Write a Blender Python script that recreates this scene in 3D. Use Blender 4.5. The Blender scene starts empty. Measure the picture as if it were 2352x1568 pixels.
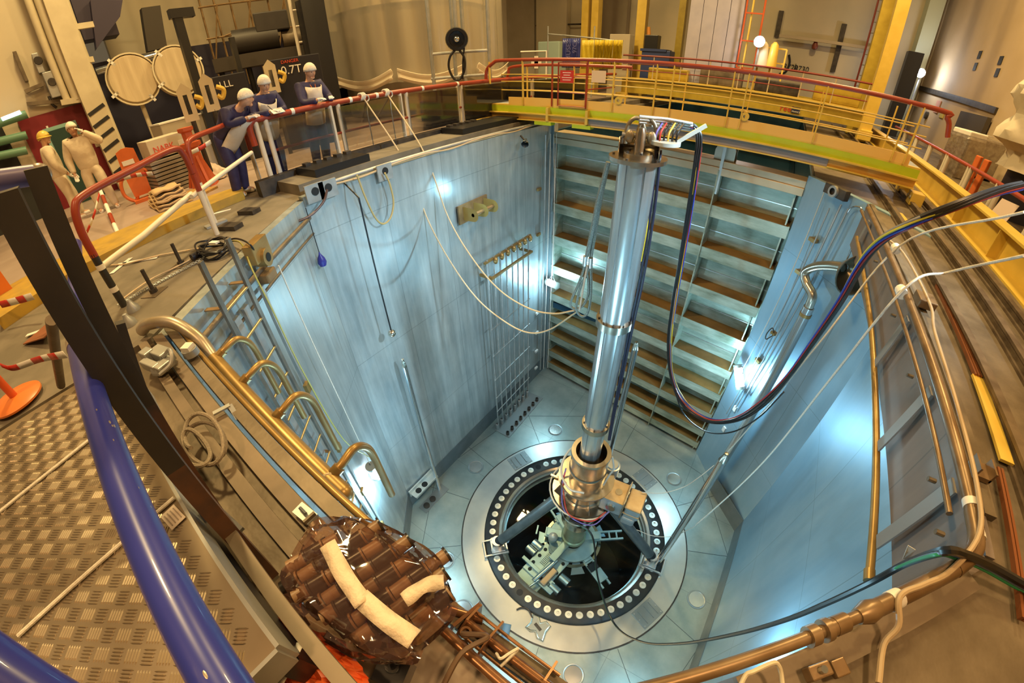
import bpy, bmesh, math, random
from mathutils import Vector, Matrix
random.seed(7)
S = bpy.context.scene
C = S.collection
PI = math.pi
# ---------------------------------------------------------------- camera (real fisheye lens, near-stereographic)
FPX, KS = 892.2418, 0.635584
def euler_m(pitch, roll, yaw):
    c, s = math.cos, math.sin
    Rr = Matrix(((c(roll), -s(roll), 0), (s(roll), c(roll), 0), (0, 0, 1)))
    Rp = Matrix(((1, 0, 0), (0, c(pitch), -s(pitch)), (0, s(pitch), c(pitch))))
    Ry = Matrix(((c(yaw), -s(yaw), 0), (s(yaw), c(yaw), 0), (0, 0, 1)))
    return Ry @ Rp @ Rr
CAMR = euler_m(0.896393497, -0.0296687881, 0.625737702)
EYE = Vector((0, 0, 10))
LENS = (0.0, -7.34648958e-02, 6.37079923e-05, 5.30667844e-05, -9.98742003e-07)
cd = bpy.data.cameras.new('camera')
cam = bpy.data.objects.new('camera', cd); C.objects.link(cam)
cam.matrix_world = Matrix.Translation(EYE) @ CAMR.to_4x4()
cd.type = 'PANO'
cd.clip_start = 0.02; cd.clip_end = 200
cd.sensor_width = 36.0; cd.sensor_fit = 'HORIZONTAL'
for holder in (cd, getattr(cd, 'cycles', None)):
    try:
        holder.panorama_type = 'FISHEYE_LENS_POLYNOMIAL'
        holder.fisheye_fov = math.radians(200)
        for i, v in enumerate(LENS): setattr(holder, 'fisheye_polynomial_k%d' % i, v)
    except Exception: pass
S.camera = cam
# ---------------------------------------------------------------- light, world, exposure
S.view_settings.view_transform = 'Standard'; S.view_settings.look = 'None'
S.view_settings.gamma = 1.0; S.view_settings.use_curve_mapping = False
S.view_settings.exposure = 0.3
w = bpy.data.worlds.new('hall_air'); S.world = w; w.use_nodes = True
bg = w.node_tree.nodes['Background']
bg.inputs[0].default_value = (1.0, .74, .42, 1); bg.inputs[1].default_value = 0.10
def area(name, loc, target, size, power, color, spread=PI):
    l = bpy.data.lights.new(name, 'AREA'); l.shape = 'DISK'; l.size = size; l.energy = power; l.color = color; l.spread = spread
    o = bpy.data.objects.new(name, l); C.objects.link(o); o.location = loc
    o.rotation_euler = (Vector(target) - Vector(loc)).to_track_quat('-Z', 'Y').to_euler(); return o
def point(name, loc, rad, power, color):
    l = bpy.data.lights.new(name, 'POINT'); l.shadow_soft_size = rad; l.energy = power; l.color = color
    o = bpy.data.objects.new(name, l); C.objects.link(o); o.location = loc; return o
WARM = (1, .71, .30); COOL = (.40, .78, .98)
for x, y, pw, cl in [(-9, 2, 880, WARM), (-8, 12, 1050, WARM), (2, 14, 1050, WARM), (3, 2, 470, (1, .60, .26)), (-3, -5, 440, (1, .60, .26))]:
    area('hall_light', (x, y, 19), (x * .7, y * .8 + 1, 8), 1.2, pw, cl)
area('flood_light', (5.8, 5.05, 13.25), (-5.4, 4.2, 5.6), .6, 95, (.60, .86, 1), .8)
for loc, pw in (((-4.85, 8.9, 4.1), 115), ((.50, 7.9, 3.7), 120), ((-4.25, 1.75, 3.2), 105), ((2.1, 2.2, 4.2), 100), ((-1.2, .6, 5.2), 165), ((-4.9, 5.9, 7.6), 10)):
    point('pool_lamp_and_fill', loc, .12, pw, COOL)  # first three sit at the hung lamps; last three are added fill, no fixture
S.cycles.use_denoising = True
S.cycles.max_bounces = 6; S.cycles.diffuse_bounces = 3; S.cycles.glossy_bounces = 3; S.cycles.transmission_bounces = 4; S.cycles.transparent_max_bounces = 10
S.cycles.caustics_reflective = False; S.cycles.caustics_refractive = False
S.cycles.sample_clamp_indirect = 4.0
# ---------------------------------------------------------------- reading places off the photograph onto real planes
def ray(x, y):
    qx, qy = x - 1176, y - 784
    r = math.hypot(qx, qy) + 1e-9
    th = math.atan(r * KS / FPX) / KS
    return CAMR @ Vector((math.sin(th) * qx / r, -math.sin(th) * qy / r, -math.cos(th)))
def az(x, y, z):                       # on the level plane at height z
    d = ray(x, y); return EYE + d * ((z - EYE.z) / d.z)
def ax(x, y, X):                       # on the upright plane x = X
    d = ray(x, y); return EYE + d * (X / d.x)
def ay(x, y, Y):                       # on the upright plane y = Y
    d = ray(x, y); return EYE + d * (Y / d.y)
def ad(x, y, D):                       # at horizontal distance D
    d = ray(x, y); return EYE + d * (D / math.hypot(d.x, d.y))
def aw(x, y, a, b, off=0.0):           # on the upright plane through plan points a, b (off = towards the camera side)
    n = Vector((b[1] - a[1], a[0] - b[0], 0)).normalized()
    o = Vector((a[0], a[1], 0))
    if (EYE - o).dot(n) < 0: n = -n
    o = o + n * off
    d = ray(x, y); return EYE + d * ((o - EYE).dot(n) / d.dot(n))
def al(x, y, D):                       # at straight distance D
    return EYE + ray(x, y) * D
# ---------------------------------------------------------------- materials
MATS = {}
def mat(name, col, rough=.5, metal=0.0, col2=None, scale=4.0, bump=0.0, bscale=None, coat=0.0, stretch=None, thr=(.35, .65), spec=None):
    if name in MATS: return MATS[name]
    m = bpy.data.materials.new(name); m.use_nodes = True; MATS[name] = m
    nt = m.node_tree; b = nt.nodes['Principled BSDF']
    b.inputs['Base Color'].default_value = (*col, 1); b.inputs['Roughness'].default_value = rough; b.inputs['Metallic'].default_value = metal
    if coat: b.inputs['Coat Weight'].default_value = coat
    if spec is not None: b.inputs['Specular IOR Level'].default_value = spec
    tc = nt.nodes.new('ShaderNodeTexCoord'); mp = nt.nodes.new('ShaderNodeMapping')
    nt.links.new(tc.outputs['Object'], mp.inputs['Vector'])
    if stretch: mp.inputs['Scale'].default_value = stretch
    if col2:
        n = nt.nodes.new('ShaderNodeTexNoise'); n.inputs['Scale'].default_value = scale; n.inputs['Detail'].default_value = 5
        r = nt.nodes.new('ShaderNodeValToRGB'); r.color_ramp.elements[0].position, r.color_ramp.elements[1].position = thr
        r.color_ramp.elements[0].color = (*col, 1); r.color_ramp.elements[1].color = (*col2, 1)
        nt.links.new(mp.outputs[0], n.inputs['Vector']); nt.links.new(n.outputs['Fac'], r.inputs[0]); nt.links.new(r.outputs[0], b.inputs['Base Color'])
    if bump:
        n = nt.nodes.new('ShaderNodeTexNoise'); n.inputs['Scale'].default_value = bscale or scale * 3; n.inputs['Detail'].default_value = 3
        bp = nt.nodes.new('ShaderNodeBump'); bp.inputs['Strength'].default_value = bump; bp.inputs['Distance'].default_value = .02
        nt.links.new(mp.outputs[0], n.inputs['Vector']); nt.links.new(n.outputs['Fac'], bp.inputs['Height']); nt.links.new(bp.outputs[0], b.inputs['Normal'])
    return m
def emit(name, col, power):
    if name in MATS: return MATS[name]
    m = bpy.data.materials.new(name); m.use_nodes = True; MATS[name] = m
    b = m.node_tree.nodes['Principled BSDF']; b.inputs['Base Color'].default_value = (*col, 1)
    b.inputs['Emission Color'].default_value = (*col, 1); b.inputs['Emission Strength'].default_value = power
    return m
def clear(name, tint, frac, rough=.05, ior=1.45, body=None, bump=0.0, bscale=10):
    """thin see-through sheet: transparent with a fresnel gloss; body = (colour, share) of diffuse"""
    if name in MATS: return MATS[name]
    m = bpy.data.materials.new(name); m.use_nodes = True; MATS[name] = m
    nt = m.node_tree; nt.nodes.clear()
    out = nt.nodes.new('ShaderNodeOutputMaterial'); tr = nt.nodes.new('ShaderNodeBsdfTransparent'); tr.inputs[0].default_value = (*tint, 1)
    gl = nt.nodes.new('ShaderNodeBsdfGlossy'); gl.inputs['Roughness'].default_value = rough
    fr = nt.nodes.new('ShaderNodeFresnel'); fr.inputs[0].default_value = ior
    ad_ = nt.nodes.new('ShaderNodeMath'); ad_.operation = 'ADD'; ad_.inputs[1].default_value = frac; ad_.use_clamp = True
    mx = nt.nodes.new('ShaderNodeMixShader')
    nt.links.new(fr.outputs[0], ad_.inputs[0]); nt.links.new(ad_.outputs[0], mx.inputs[0]); nt.links.new(gl.outputs[0], mx.inputs[2])
    if bump:
        tc = nt.nodes.new('ShaderNodeTexCoord'); n = nt.nodes.new('ShaderNodeTexNoise'); n.inputs['Scale'].default_value = bscale; n.inputs['Detail'].default_value = 2; n.inputs['Distortion'].default_value = 1.2
        bp = nt.nodes.new('ShaderNodeBump'); bp.inputs['Strength'].default_value = bump; bp.inputs['Distance'].default_value = .03
        nt.links.new(tc.outputs['Object'], n.inputs['Vector']); nt.links.new(n.outputs['Fac'], bp.inputs['Height']); nt.links.new(bp.outputs[0], gl.inputs['Normal']); nt.links.new(bp.outputs[0], fr.inputs['Normal'])
    src = tr
    if body:
        df = nt.nodes.new('ShaderNodeBsdfDiffuse'); df.inputs[0].default_value = (*body[0], 1)
        m2 = nt.nodes.new('ShaderNodeMixShader'); m2.inputs[0].default_value = body[1]
        nt.links.new(tr.outputs[0], m2.inputs[1]); nt.links.new(df.outputs[0], m2.inputs[2]); src = m2
    nt.links.new(src.outputs[0], mx.inputs[1]); nt.links.new(mx.outputs[0], out.inputs[0])
    return m
# ---------------------------------------------------------------- mesh building
def V3(p): return Vector(p)
def frame(d, up=(0, 0, 1)):
    d = V3(d).normalized(); u = V3(up)
    if abs(d.dot(u)) > .97: u = Vector((1, 0, 0)) if abs(d.x) < .9 else Vector((0, 1, 0))
    a = u.cross(d).normalized(); return a, d.cross(a).normalized(), d
class MB:
    def __init__(s): s.v = []; s.f = []; s.sm = []
    def add(s, vs, fs, smooth=False):
        o = len(s.v); s.v += [tuple(q) for q in vs]
        for f in fs: s.f.append([o + i for i in f]); s.sm.append(smooth)
        return s
    def box(s, c, size, rz=0.0, M=None):
        hx, hy, hz = [q / 2 for q in size]; R = M if M else Matrix.Rotation(rz, 3, 'Z'); c = V3(c)
        vs = [c + R @ Vector((x, y, z)) for x in (-hx, hx) for y in (-hy, hy) for z in (-hz, hz)]
        return s.add(vs, [(0, 1, 3, 2), (4, 6, 7, 5), (0, 4, 5, 1), (2, 3, 7, 6), (0, 2, 6, 4), (1, 5, 7, 3)])
    def b(s, x0, x1, y0, y1, z0, z1): return s.box(((x0 + x1) / 2, (y0 + y1) / 2, (z0 + z1) / 2), (abs(x1 - x0), abs(y1 - y0), abs(z1 - z0)))
    def bar(s, p, q, w, h, up=(0, 0, 1)):
        p, q = V3(p), V3(q); a, b_, d = frame(q - p, up); M = Matrix((a, b_, d)).transposed()
        return s.box((p + q) / 2, (w, h, (q - p).length), M=M)
    def cyl(s, p, q, r, r2=None, n=16, cap=True):
        p, q = V3(p), V3(q); r2 = r if r2 is None else r2; a, b_, d = frame(q - p); vs = []
        for P, R in ((p, r), (q, r2)):
            vs += [P + (a * math.cos(2 * PI * i / n) + b_ * math.sin(2 * PI * i / n)) * R for i in range(n)]
        s.add(vs, [(i, (i + 1) % n, n + (i + 1) % n, n + i) for i in range(n)], True)
        if cap:
            s.add(vs[:n], [tuple(reversed(range(n)))]); s.add(vs[n:], [tuple(range(n))])
        return s
    def tube(s, pts, r, n=8, closed=False, radii=None):
        pts = [V3(p) for p in pts]; m = len(pts)
        if m < 2: return s
        vs = []; prev = None
        for i, p in enumerate(pts):
            if closed: d = pts[(i + 1) % m] - pts[i - 1]
            else: d = (pts[min(i + 1, m - 1)] - pts[max(i - 1, 0)])
            if d.length < 1e-9: d = Vector((0, 0, 1))
            d.normalize()
            if prev is None: a, b_, _ = frame(d)
            else:
                a = prev - d * prev.dot(d)
                if a.length < 1e-6: a, b_, _ = frame(d)
                a.normalize(); b_ = d.cross(a)
            prev = a; R = radii[i] if radii else r
            vs += [p + (a * math.cos(2 * PI * k / n) + b_ * math.sin(2 * PI * k / n)) * R for k in range(n)]
        fs = []
        for i in range(m if closed else m - 1):
            j = (i + 1) % m
            fs += [(i * n + k, i * n + (k + 1) % n, j * n + (k + 1) % n, j * n + k) for k in range(n)]
        s.add(vs, fs, True)
        if not closed: s.add(vs[:n], [tuple(reversed(range(n)))]); s.add(vs[-n:], [tuple(range(n))])
        return s
    def lathe(s, prof, c=(0, 0, 0), axis=(0, 0, 1), n=32, smooth=True, a0=0.0, a1=2 * PI):
        a, b_, d = frame(axis); c = V3(c); vs = []; full = abs(a1 - a0 - 2 * PI) < 1e-6; k = n if full else n + 1
        for r, z in prof: vs += [c + d * z + (a * math.cos(a0 + (a1 - a0) * i / n) + b_ * math.sin(a0 + (a1 - a0) * i / n)) * r for i in range(k)]
        fs = [(j * k + i, j * k + (i + 1) % k, (j + 1) * k + (i + 1) % k, (j + 1) * k + i) for j in range(len(prof) - 1) for i in range(n)]
        return s.add(vs, fs, smooth)
    def prism(s, poly, z0, z1):
        n = len(poly); vs = [(x, y, z0) for x, y in poly] + [(x, y, z1) for x, y in poly]
        return s.add(vs, [tuple(reversed(range(n))), tuple(range(n, 2 * n))] + [(i, (i + 1) % n, n + (i + 1) % n, n + i) for i in range(n)])
    def slab(s, pts, th):
        """flat polygon of 3D points given a thickness th along its normal"""
        pts = [V3(p) for p in pts]; n = len(pts); nn = (pts[1] - pts[0]).cross(pts[2] - pts[0]).normalized() * th
        return s.add(pts + [p + nn for p in pts], [tuple(reversed(range(n))), tuple(range(n, 2 * n))] + [(i, (i + 1) % n, n + (i + 1) % n, n + i) for i in range(n)])
    def ball(s, c, r, sz=(1, 1, 1), n=14, m=8, M=None):
        c = V3(c); vs = [];
        for j in range(m + 1):
            t = PI * j / m
            for i in range(n):
                q = Vector((math.sin(t) * math.cos(2 * PI * i / n) * sz[0], math.sin(t) * math.sin(2 * PI * i / n) * sz[1], math.cos(t) * sz[2])) * r
                vs.append(c + (M @ q if M else q))
        return s.add(vs, [(j * n + i, j * n + (i + 1) % n, (j + 1) * n + (i + 1) % n, (j + 1) * n + i) for j in range(m) for i in range(n)], True)
    def strip(s, rows, smooth=True):
        """grid of point rows joined to a sheet"""
        k = len(rows[0]); return s.add([p for r in rows for p in r], [(j * k + i, j * k + i + 1, (j + 1) * k + i + 1, (j + 1) * k + i) for j in range(len(rows) - 1) for i in range(k - 1)], smooth)
    def done(s, name, m, parent=None, bevel=0.0, solid=0.0, sub=0):
        return obj(name, s, m, parent, bevel, solid, sub)
def obj(name, mb, m, parent=None, bevel=0.0, solid=0.0, sub=0):
    me = bpy.data.meshes.new(name)
    off = Vector((0, 0, 0)); q = parent
    while q is not None: off += q.location; q = q.parent
    if parent is None and mb.v:
        xs, ys, zs = zip(*mb.v); off = Vector(((min(xs) + max(xs)) / 2, (min(ys) + max(ys)) / 2, min(zs)))
    me.from_pydata([tuple(V3(p) - off) for p in mb.v], [], mb.f); me.update()
    for p_, sm in zip(me.polygons, mb.sm): p_.use_smooth = sm
    bm = bmesh.new(); bm.from_mesh(me); bmesh.ops.remove_doubles(bm, verts=bm.verts, dist=1e-5); bmesh.ops.recalc_face_normals(bm, faces=bm.faces); bm.to_mesh(me); bm.free()
    if any(mb.sm): me.set_sharp_from_angle(angle=.7)
    me.materials.append(m)
    o = bpy.data.objects.new(name, me); C.objects.link(o)
    if parent is not None: o.parent = parent
    else: o.location = off
    if solid: md = o.modifiers.new('solid', 'SOLIDIFY'); md.thickness = solid; md.offset = 0
    if sub: md = o.modifiers.new('sub', 'SUBSURF'); md.levels = sub; md.render_levels = sub
    if bevel: md = o.modifiers.new('bevel', 'BEVEL'); md.width = bevel; md.segments = 2; md.limit_method = 'ANGLE'
    return o
def thing(name, label, cat, loc=(0, 0, 0), group=None):
    o = bpy.data.objects.new(name, None); C.objects.link(o); o.location = loc; o.empty_display_size = .1
    o['label'] = label; o['category'] = cat
    if group: o['group'] = group
    return o
def tag(o, label, cat, group=None, kind=None):
    o['label'] = label; o['category'] = cat
    if group: o['group'] = group
    if kind: o['kind'] = kind
    return o
def struct(o): o['kind'] = 'structure'; return o
def dup(root, loc, rz=0.0, label=None):
    r = root.copy(); C.objects.link(r); r.location = loc; r.rotation_euler = (0, 0, rz)
    if label: r['label'] = label
    for ch in list(root.children):
        c = ch.copy(); C.objects.link(c); c.parent = r
        for g in ch.children: d = g.copy(); C.objects.link(d); d.parent = c
    return r
def smooth(pts, n=8):
    """Catmull-Rom through the points"""
    P = [V3(p) for p in pts]; P = [P[0] * 2 - P[1]] + P + [P[-1] * 2 - P[-2]]; out = []
    for i in range(1, len(P) - 2):
        for k in range(n):
            t = k / n; a, b_, c, d = P[i - 1], P[i], P[i + 1], P[i + 2]
            out.append(.5 * (2 * b_ + (c - a) * t + (2 * a - 5 * b_ + 4 * c - d) * t * t + (3 * b_ - a - 3 * c + d) * t ** 3))
    out.append(P[-2]); return out
def text(name, s, loc, rot, size, m, parent=None, depth=.004):
    cu = bpy.data.curves.new(name, 'FONT'); cu.body = s; cu.size = size; cu.extrude = depth; cu.align_x = 'CENTER'; cu.align_y = 'CENTER'
    t = bpy.data.objects.new(name, cu); C.objects.link(t)
    bpy.context.view_layer.update()
    me = bpy.data.meshes.new_from_object(t); bpy.data.objects.remove(t)
    R = rot.to_4x4() if isinstance(rot, Matrix) else rot
    me.transform(Matrix.Translation(V3(loc)) @ R); mb = MB(); mb.add([v.co.copy() for v in me.vertices], [tuple(p.vertices) for p in me.polygons])
    return obj(name, mb, m, parent)
def face(d, up=(0, 0, 1)):
    """rotation whose local z looks along d and local y is up: for lettering and signs"""
    z = V3(d).normalized(); x = V3(up).cross(z).normalized(); y = z.cross(x); return Matrix((x, y, z)).transposed()
# ---------------------------------------------------------------- steel liner with weld seams, streaks and plate-to-plate tone
def liner(name, c1, c2, sx, sz, rough=.34, metal=.55, streak=.5, seam=.35, mottle=None, wear=(6, 6, .5)):
    if name in MATS: return MATS[name]
    m = bpy.data.materials.new(name); m.use_nodes = True; MATS[name] = m
    nt = m.node_tree; N = nt.nodes.new; L = nt.links.new; b = nt.nodes['Principled BSDF']
    tc = N('ShaderNodeTexCoord'); mp = N('ShaderNodeMapping'); mp.inputs['Scale'].default_value = wear; L(tc.outputs['Object'], mp.inputs[0])
    n1 = N('ShaderNodeTexNoise'); n1.inputs['Scale'].default_value = 1.0; n1.inputs['Detail'].default_value = 6; n1.inputs['Roughness'].default_value = .65; L(mp.outputs[0], n1.inputs['Vector'])
    n2 = N('ShaderNodeTexNoise'); n2.inputs['Scale'].default_value = 1.1; n2.inputs['Detail'].default_value = 4; L(tc.outputs['Object'], n2.inputs['Vector'])
    mm = N('ShaderNodeMath'); mm.operation = 'MULTIPLY_ADD'; mm.inputs[1].default_value = streak; L(n1.outputs['Fac'], mm.inputs[0])
    m3 = N('ShaderNodeMath'); m3.operation = 'MULTIPLY'; m3.inputs[1].default_value = 1 - streak; L(n2.outputs['Fac'], m3.inputs[0]); L(m3.outputs[0], mm.inputs[2])
    r = N('ShaderNodeValToRGB'); r.color_ramp.elements[0].position = .33; r.color_ramp.elements[1].position = .67
    r.color_ramp.elements[0].color = (*c1, 1); r.color_ramp.elements[1].color = (*c2, 1); L(mm.outputs[0], r.inputs[0])
    sp = N('ShaderNodeSeparateXYZ'); L(tc.outputs['Object'], sp.inputs[0])
    def line(src, per, wdt):
        p = N('ShaderNodeMath'); p.operation = 'PINGPONG'; p.inputs[1].default_value = per / 2; L(src, p.inputs[0])
        q = N('ShaderNodeMath'); q.operation = 'LESS_THAN'; q.inputs[1].default_value = wdt; L(p.outputs[0], q.inputs[0]); return q.outputs[0]
    mxx = N('ShaderNodeMath'); mxx.operation = 'MAXIMUM'; L(line(sp.outputs['X'], sx, .007), mxx.inputs[0]); L(line(sp.outputs['Z' if sz > 0 else 'Y'], abs(sz), .006), mxx.inputs[1])
    sm = N('ShaderNodeMath'); sm.operation = 'MULTIPLY'; sm.inputs[1].default_value = seam; L(mxx.outputs[0], sm.inputs[0])
    mx = N('ShaderNodeMix'); mx.data_type = 'RGBA'; L(sm.outputs[0], mx.inputs['Factor']); L(r.outputs[0], mx.inputs['A']); mx.inputs['B'].default_value = (.05, .07, .08, 1)
    L(mx.outputs['Result'], b.inputs['Base Color'])
    rr = N('ShaderNodeMapRange'); rr.inputs['To Min'].default_value = rough - .08; rr.inputs['To Max'].default_value = rough + .12; L(n1.outputs['Fac'], rr.inputs['Value']); L(rr.outputs[0], b.inputs['Roughness'])
    b.inputs['Metallic'].default_value = metal
    bp = N('ShaderNodeBump'); bp.inputs['Strength'].default_value = .12; bp.inputs['Distance'].default_value = .02; L(n2.outputs['Fac'], bp.inputs['Height']); L(bp.outputs[0], b.inputs['Normal'])
    return m
LIN = liner('pool_liner', (.30, .36, .38), (.60, .66, .66), 1.42, 2.63, streak=.62)
LINF = liner('floor_liner', (.30, .38, .36), (.54, .60, .54), 2.1, -2.3, rough=.3, wear=(1.5, 1.5, 1.5), streak=.6)
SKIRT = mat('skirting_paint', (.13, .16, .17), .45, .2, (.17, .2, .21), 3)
RIM = mat('rim_steel', (.13, .10, .065), .5, .35, (.22, .175, .12), 3, .25, 9)
STEEL = mat('brushed_steel', (.62, .63, .62), .28, .85, (.72, .72, .7), 5)
DARK = mat('dark_iron', (.035, .03, .028), .5, .3, (.08, .065, .05), 5, .1)
CONC = mat('deck_grey', (.15, .13, .095), .6, 0, (.21, .18, .135), 3, .1)
DECKP = mat('deck_pink', (.34, .255, .21), .45, 0, (.42, .33, .28), 1.4, .05)
HALL = mat('hall_plaster', (.60, .54, .40), .8, 0, (.70, .60, .42), .5, .05, 3)
HALLG = mat('hall_grey', (.40, .34, .24), .8, 0, (.46, .40, .30), .8, .05, 3)
YEL = mat('yellow_paint', (.74, .52, .10), .38, 0, (.66, .45, .07), 3)
YELK = mat('kerb_yellow', (.50, .32, .04), .55, 0, (.38, .25, .05), 5)
def wall(name, p0, p1, z0, z1, m, th=.12, kind=True, flip=1):
    """p0 -> p1 along the inner face; thickness goes to the left of that direction (flip -1: right)"""
    p0 = Vector((*p0, 0)); p1 = Vector((*p1, 0)); L_ = (p1 - p0).length
    mb = MB(); mb.b(0, L_, 0, th * flip, z0, z1)
    me = bpy.data.meshes.new(name); me.from_pydata(mb.v, [], mb.f); me.update(); me.materials.append(m)
    o = bpy.data.objects.new(name, me); C.objects.link(o); o.location = p0; o.rotation_euler = (0, 0, math.atan2((p1 - p0).y, (p1 - p0).x))
    bm = bmesh.new(); bm.from_mesh(me); bmesh.ops.recalc_face_normals(bm, faces=bm.faces); bm.to_mesh(me); bm.free()
    return struct(o) if kind else o
V1, V2 = (-5.31, 9.5), (.67, 8.76); V7 = (-5.48, 2.58); RC = (2.42, 6.69); LD = (-3.5, .12)
DZ = 8.45
wall('wall_left', V7, (-5.40, 9.62), 0, 8.5, LIN)
wall('wall_ladder', LD, V7, 0, 8.45, LIN)
wall('wall_near', (1.9, .10), LD, 0, 8.3, LIN)
wall('wall_near_right', (2.42, .62), (1.9, .10), 0, 8.3, LIN)
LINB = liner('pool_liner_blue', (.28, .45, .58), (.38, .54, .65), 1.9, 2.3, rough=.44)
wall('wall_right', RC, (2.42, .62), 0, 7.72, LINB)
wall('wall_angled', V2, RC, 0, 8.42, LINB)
wall('wall_gate_pier', (V1[0] - .12, 9.56), V1, 0, 8.5, LIN)
# dark skirting band along the foot of the walls
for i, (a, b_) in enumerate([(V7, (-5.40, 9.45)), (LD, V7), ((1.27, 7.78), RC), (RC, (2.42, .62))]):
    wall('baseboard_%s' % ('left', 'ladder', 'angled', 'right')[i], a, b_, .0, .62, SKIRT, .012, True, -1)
# pool floor around the reactor vessel
RCX, RCY = -1.39, 4.49
mb = MB(); n = 96
for k in range(n):
    a0, a1 = 2 * PI * k / n, 2 * PI * (k + 1) / n
    mb.add([(RCX + r * math.cos(a), RCY + r * math.sin(a), 0) for r, a in ((2.3, a0), (7.2, a0), (7.2, a1), (2.3, a1))], [(0, 1, 2, 3)])
fl = struct(obj('floor', mb, LINF))
# upper ledge on the right that overhangs the pool, its brown steel apron and the liner rim
APR = liner('apron_steel', (.20, .165, .15), (.28, .23, .20), 2.6, 3.0, rough=.45, metal=.4, streak=.7)
wall('wall_right_apron', (1.60, 7.62), (1.60, 1.5), 7.69, 8.42, APR, .05)
wall('wall_near_right_apron', (1.58, 1.5), (.55, .52), 7.9, 8.42, APR, .05)
# decks (prisms with the pool left open)
lp = [(-18, -6), (-3.62, -6), (-3.62, .0), (-5.6, 2.55), (-5.56, 9.6), (-5.56, 30), (-18, 30)]
struct(obj('floor_left_deck', MB().prism(lp, 8.2, DZ), CONC))
struct(obj('floor_hall_left', MB().prism([(-20, -6), (-7.15, -6), (-7.15, 30), (-20, 30)], DZ - .02, DZ + .02), DECKP))
rp = [(-3.62, -6), (7, -6), (7, 30), (.80, 30), (.80, 8.78), (1.66, 7.72), (1.66, 1.52), (.50, .42), (.1, .06), (-3.62, .0)]
struct(obj('floor_right_deck', MB().prism(rp, 8.15, 8.40), RIM))
# transfer pool beyond the gate, with dark water
LIND = mat('transfer_liner_shade', (.015, .05, .085), .3, .3, (.03, .08, .12), 2)  # liner darkened so its colour carries the shade of the open pool
WAT = mat('deep_water', (.004, .02, .035), .06, 0, spec=.5)
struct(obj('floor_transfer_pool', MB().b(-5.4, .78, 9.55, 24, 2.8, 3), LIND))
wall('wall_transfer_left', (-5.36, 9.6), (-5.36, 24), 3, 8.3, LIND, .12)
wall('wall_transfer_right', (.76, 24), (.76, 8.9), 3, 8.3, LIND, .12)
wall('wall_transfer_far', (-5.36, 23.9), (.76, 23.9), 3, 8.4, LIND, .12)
ws = obj('pool_water', MB().b(-5.34, .74, 10.0, 23.8, 6.9, 7.0), WAT); tag(ws, 'dark blue still water in the pool beyond the stacked gate', 'water', kind='stuff')
# hall walls
wall('wall_hall_far', (-18, 26), (6.4, 26), 8, 22, HALL, .3)
wall('wall_hall_right', (5.9, 26), (6.9, 8), 8, 22, mat('hall_brown', (.50, .37, .22), .8, 0, (.57, .43, .27), .6, .05, 3), .3)
wall('wall_hall_right_near', (6.9, 8), (6.9, -6), 8, 22, MATS['hall_brown'], .3)
wall('wall_hall_back', (-18, 3), (-18, 26), 8, 22, HALL, .3)
wall('wall_hall_left', (-13.2, -6), (-13.2, 1.62), 8, 22, HALL, .3)
# ---------------------------------------------------------------- reactor vessel flange, seal plate, water
BRS = mat('machined_steel', (.46, .41, .33), .24, 1.0, (.58, .52, .43), 6)
BLK = mat('flange_black', (.018, .018, .02), .42, .3, (.05, .045, .035), 2.5)
PLUG = mat('plug_metal', (.66, .67, .58), .38, .55, (.76, .76, .68), 12)
def pol(r, deg, z=0): return Vector((RCX + r * math.cos(math.radians(deg)), RCY + r * math.sin(math.radians(deg)), z))
ves = thing('reactor_vessel', 'open reactor vessel sunk in the pool floor with a black flange ringed by round plugs', 'reactor vessel', (RCX, RCY, 0))
MB().lathe([(1.99, -.3), (1.99, .07), (2.34, .07), (2.375, .045), (2.375, -.1)], (RCX, RCY, 0), n=96).done('flange_ring', BLK, ves)
MB().lathe([(1.99, .05), (1.93, .02), (1.90, -.05), (1.87, -.07), (1.87, -.22), (1.83, -.24)], (RCX, RCY, 0), n=96).done('inner_lip', mat('lip_steel', (.5, .47, .4), .25, .8), ves)['label'] = 'bright steel inner lip'
MB().lathe([(1.83, -.24), (1.83, -3.4), (0, -3.4)], (RCX, RCY, 0), n=64).done('vessel_shell', mat('vessel_black', (.006, .006, .008), .35, 0), ves)
plug0 = None
for k in range(54):
    a = 360 * k / 54 + 2
    if k in (22, 39): continue
    c = pol(2.16, a, .07)
    if plug0 is None:
        mb = MB(); mb.lathe([(0, .02), (.014, .02), (.016, .008), (.03, .008), (.032, .024), (.082, .022), (.086, 0)], (0, 0, 0), n=20)
        me_o = obj('stud_plug', mb, PLUG); me_o.parent = ves; me_o.location = c - Vector(ves.location); plug0 = me_o; me_o['label'] = 'pale metal stud hole plug'
    else:
        d = plug0.copy(); C.objects.link(d); d.location = c - Vector(ves.location)
for a in (360 * 22 / 54 + 2, 360 * 39 / 54 + 2):
    MB().cyl(pol(2.16, a, .066), pol(2.16, a, .074), .08, n=20).done('empty_stud_hole', mat('hole_black', (.004, .004, .004), .6), ves)
wt = obj('vessel_water', MB().lathe([(0, -.2), (1.86, -.2)], (RCX, RCY, 0), n=64), clear('vessel_water_surface', (.75, .9, .95), .0, .02, 1.33))
tag(wt, 'clear water filling the dark reactor vessel', 'water', kind='stuff')
sp = thing('seal_plate', 'wide bright annular steel plate set into the pool floor around the black flange', 'seal plate', (RCX, RCY, 0))
MB().lathe([(2.38, .0), (2.38, .018), (2.95, .018), (2.955, .004)], (RCX, RCY, 0), n=96).done('ring', mat('seal_steel', (.60, .60, .55), .3, .7, (.70, .69, .62), 2), sp)
MB().lathe([(2.955, .004), (2.955, .012), (2.985, .012), (2.985, .004)], (RCX, RCY, 0), n=96).done('groove', DARK, sp)
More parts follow.
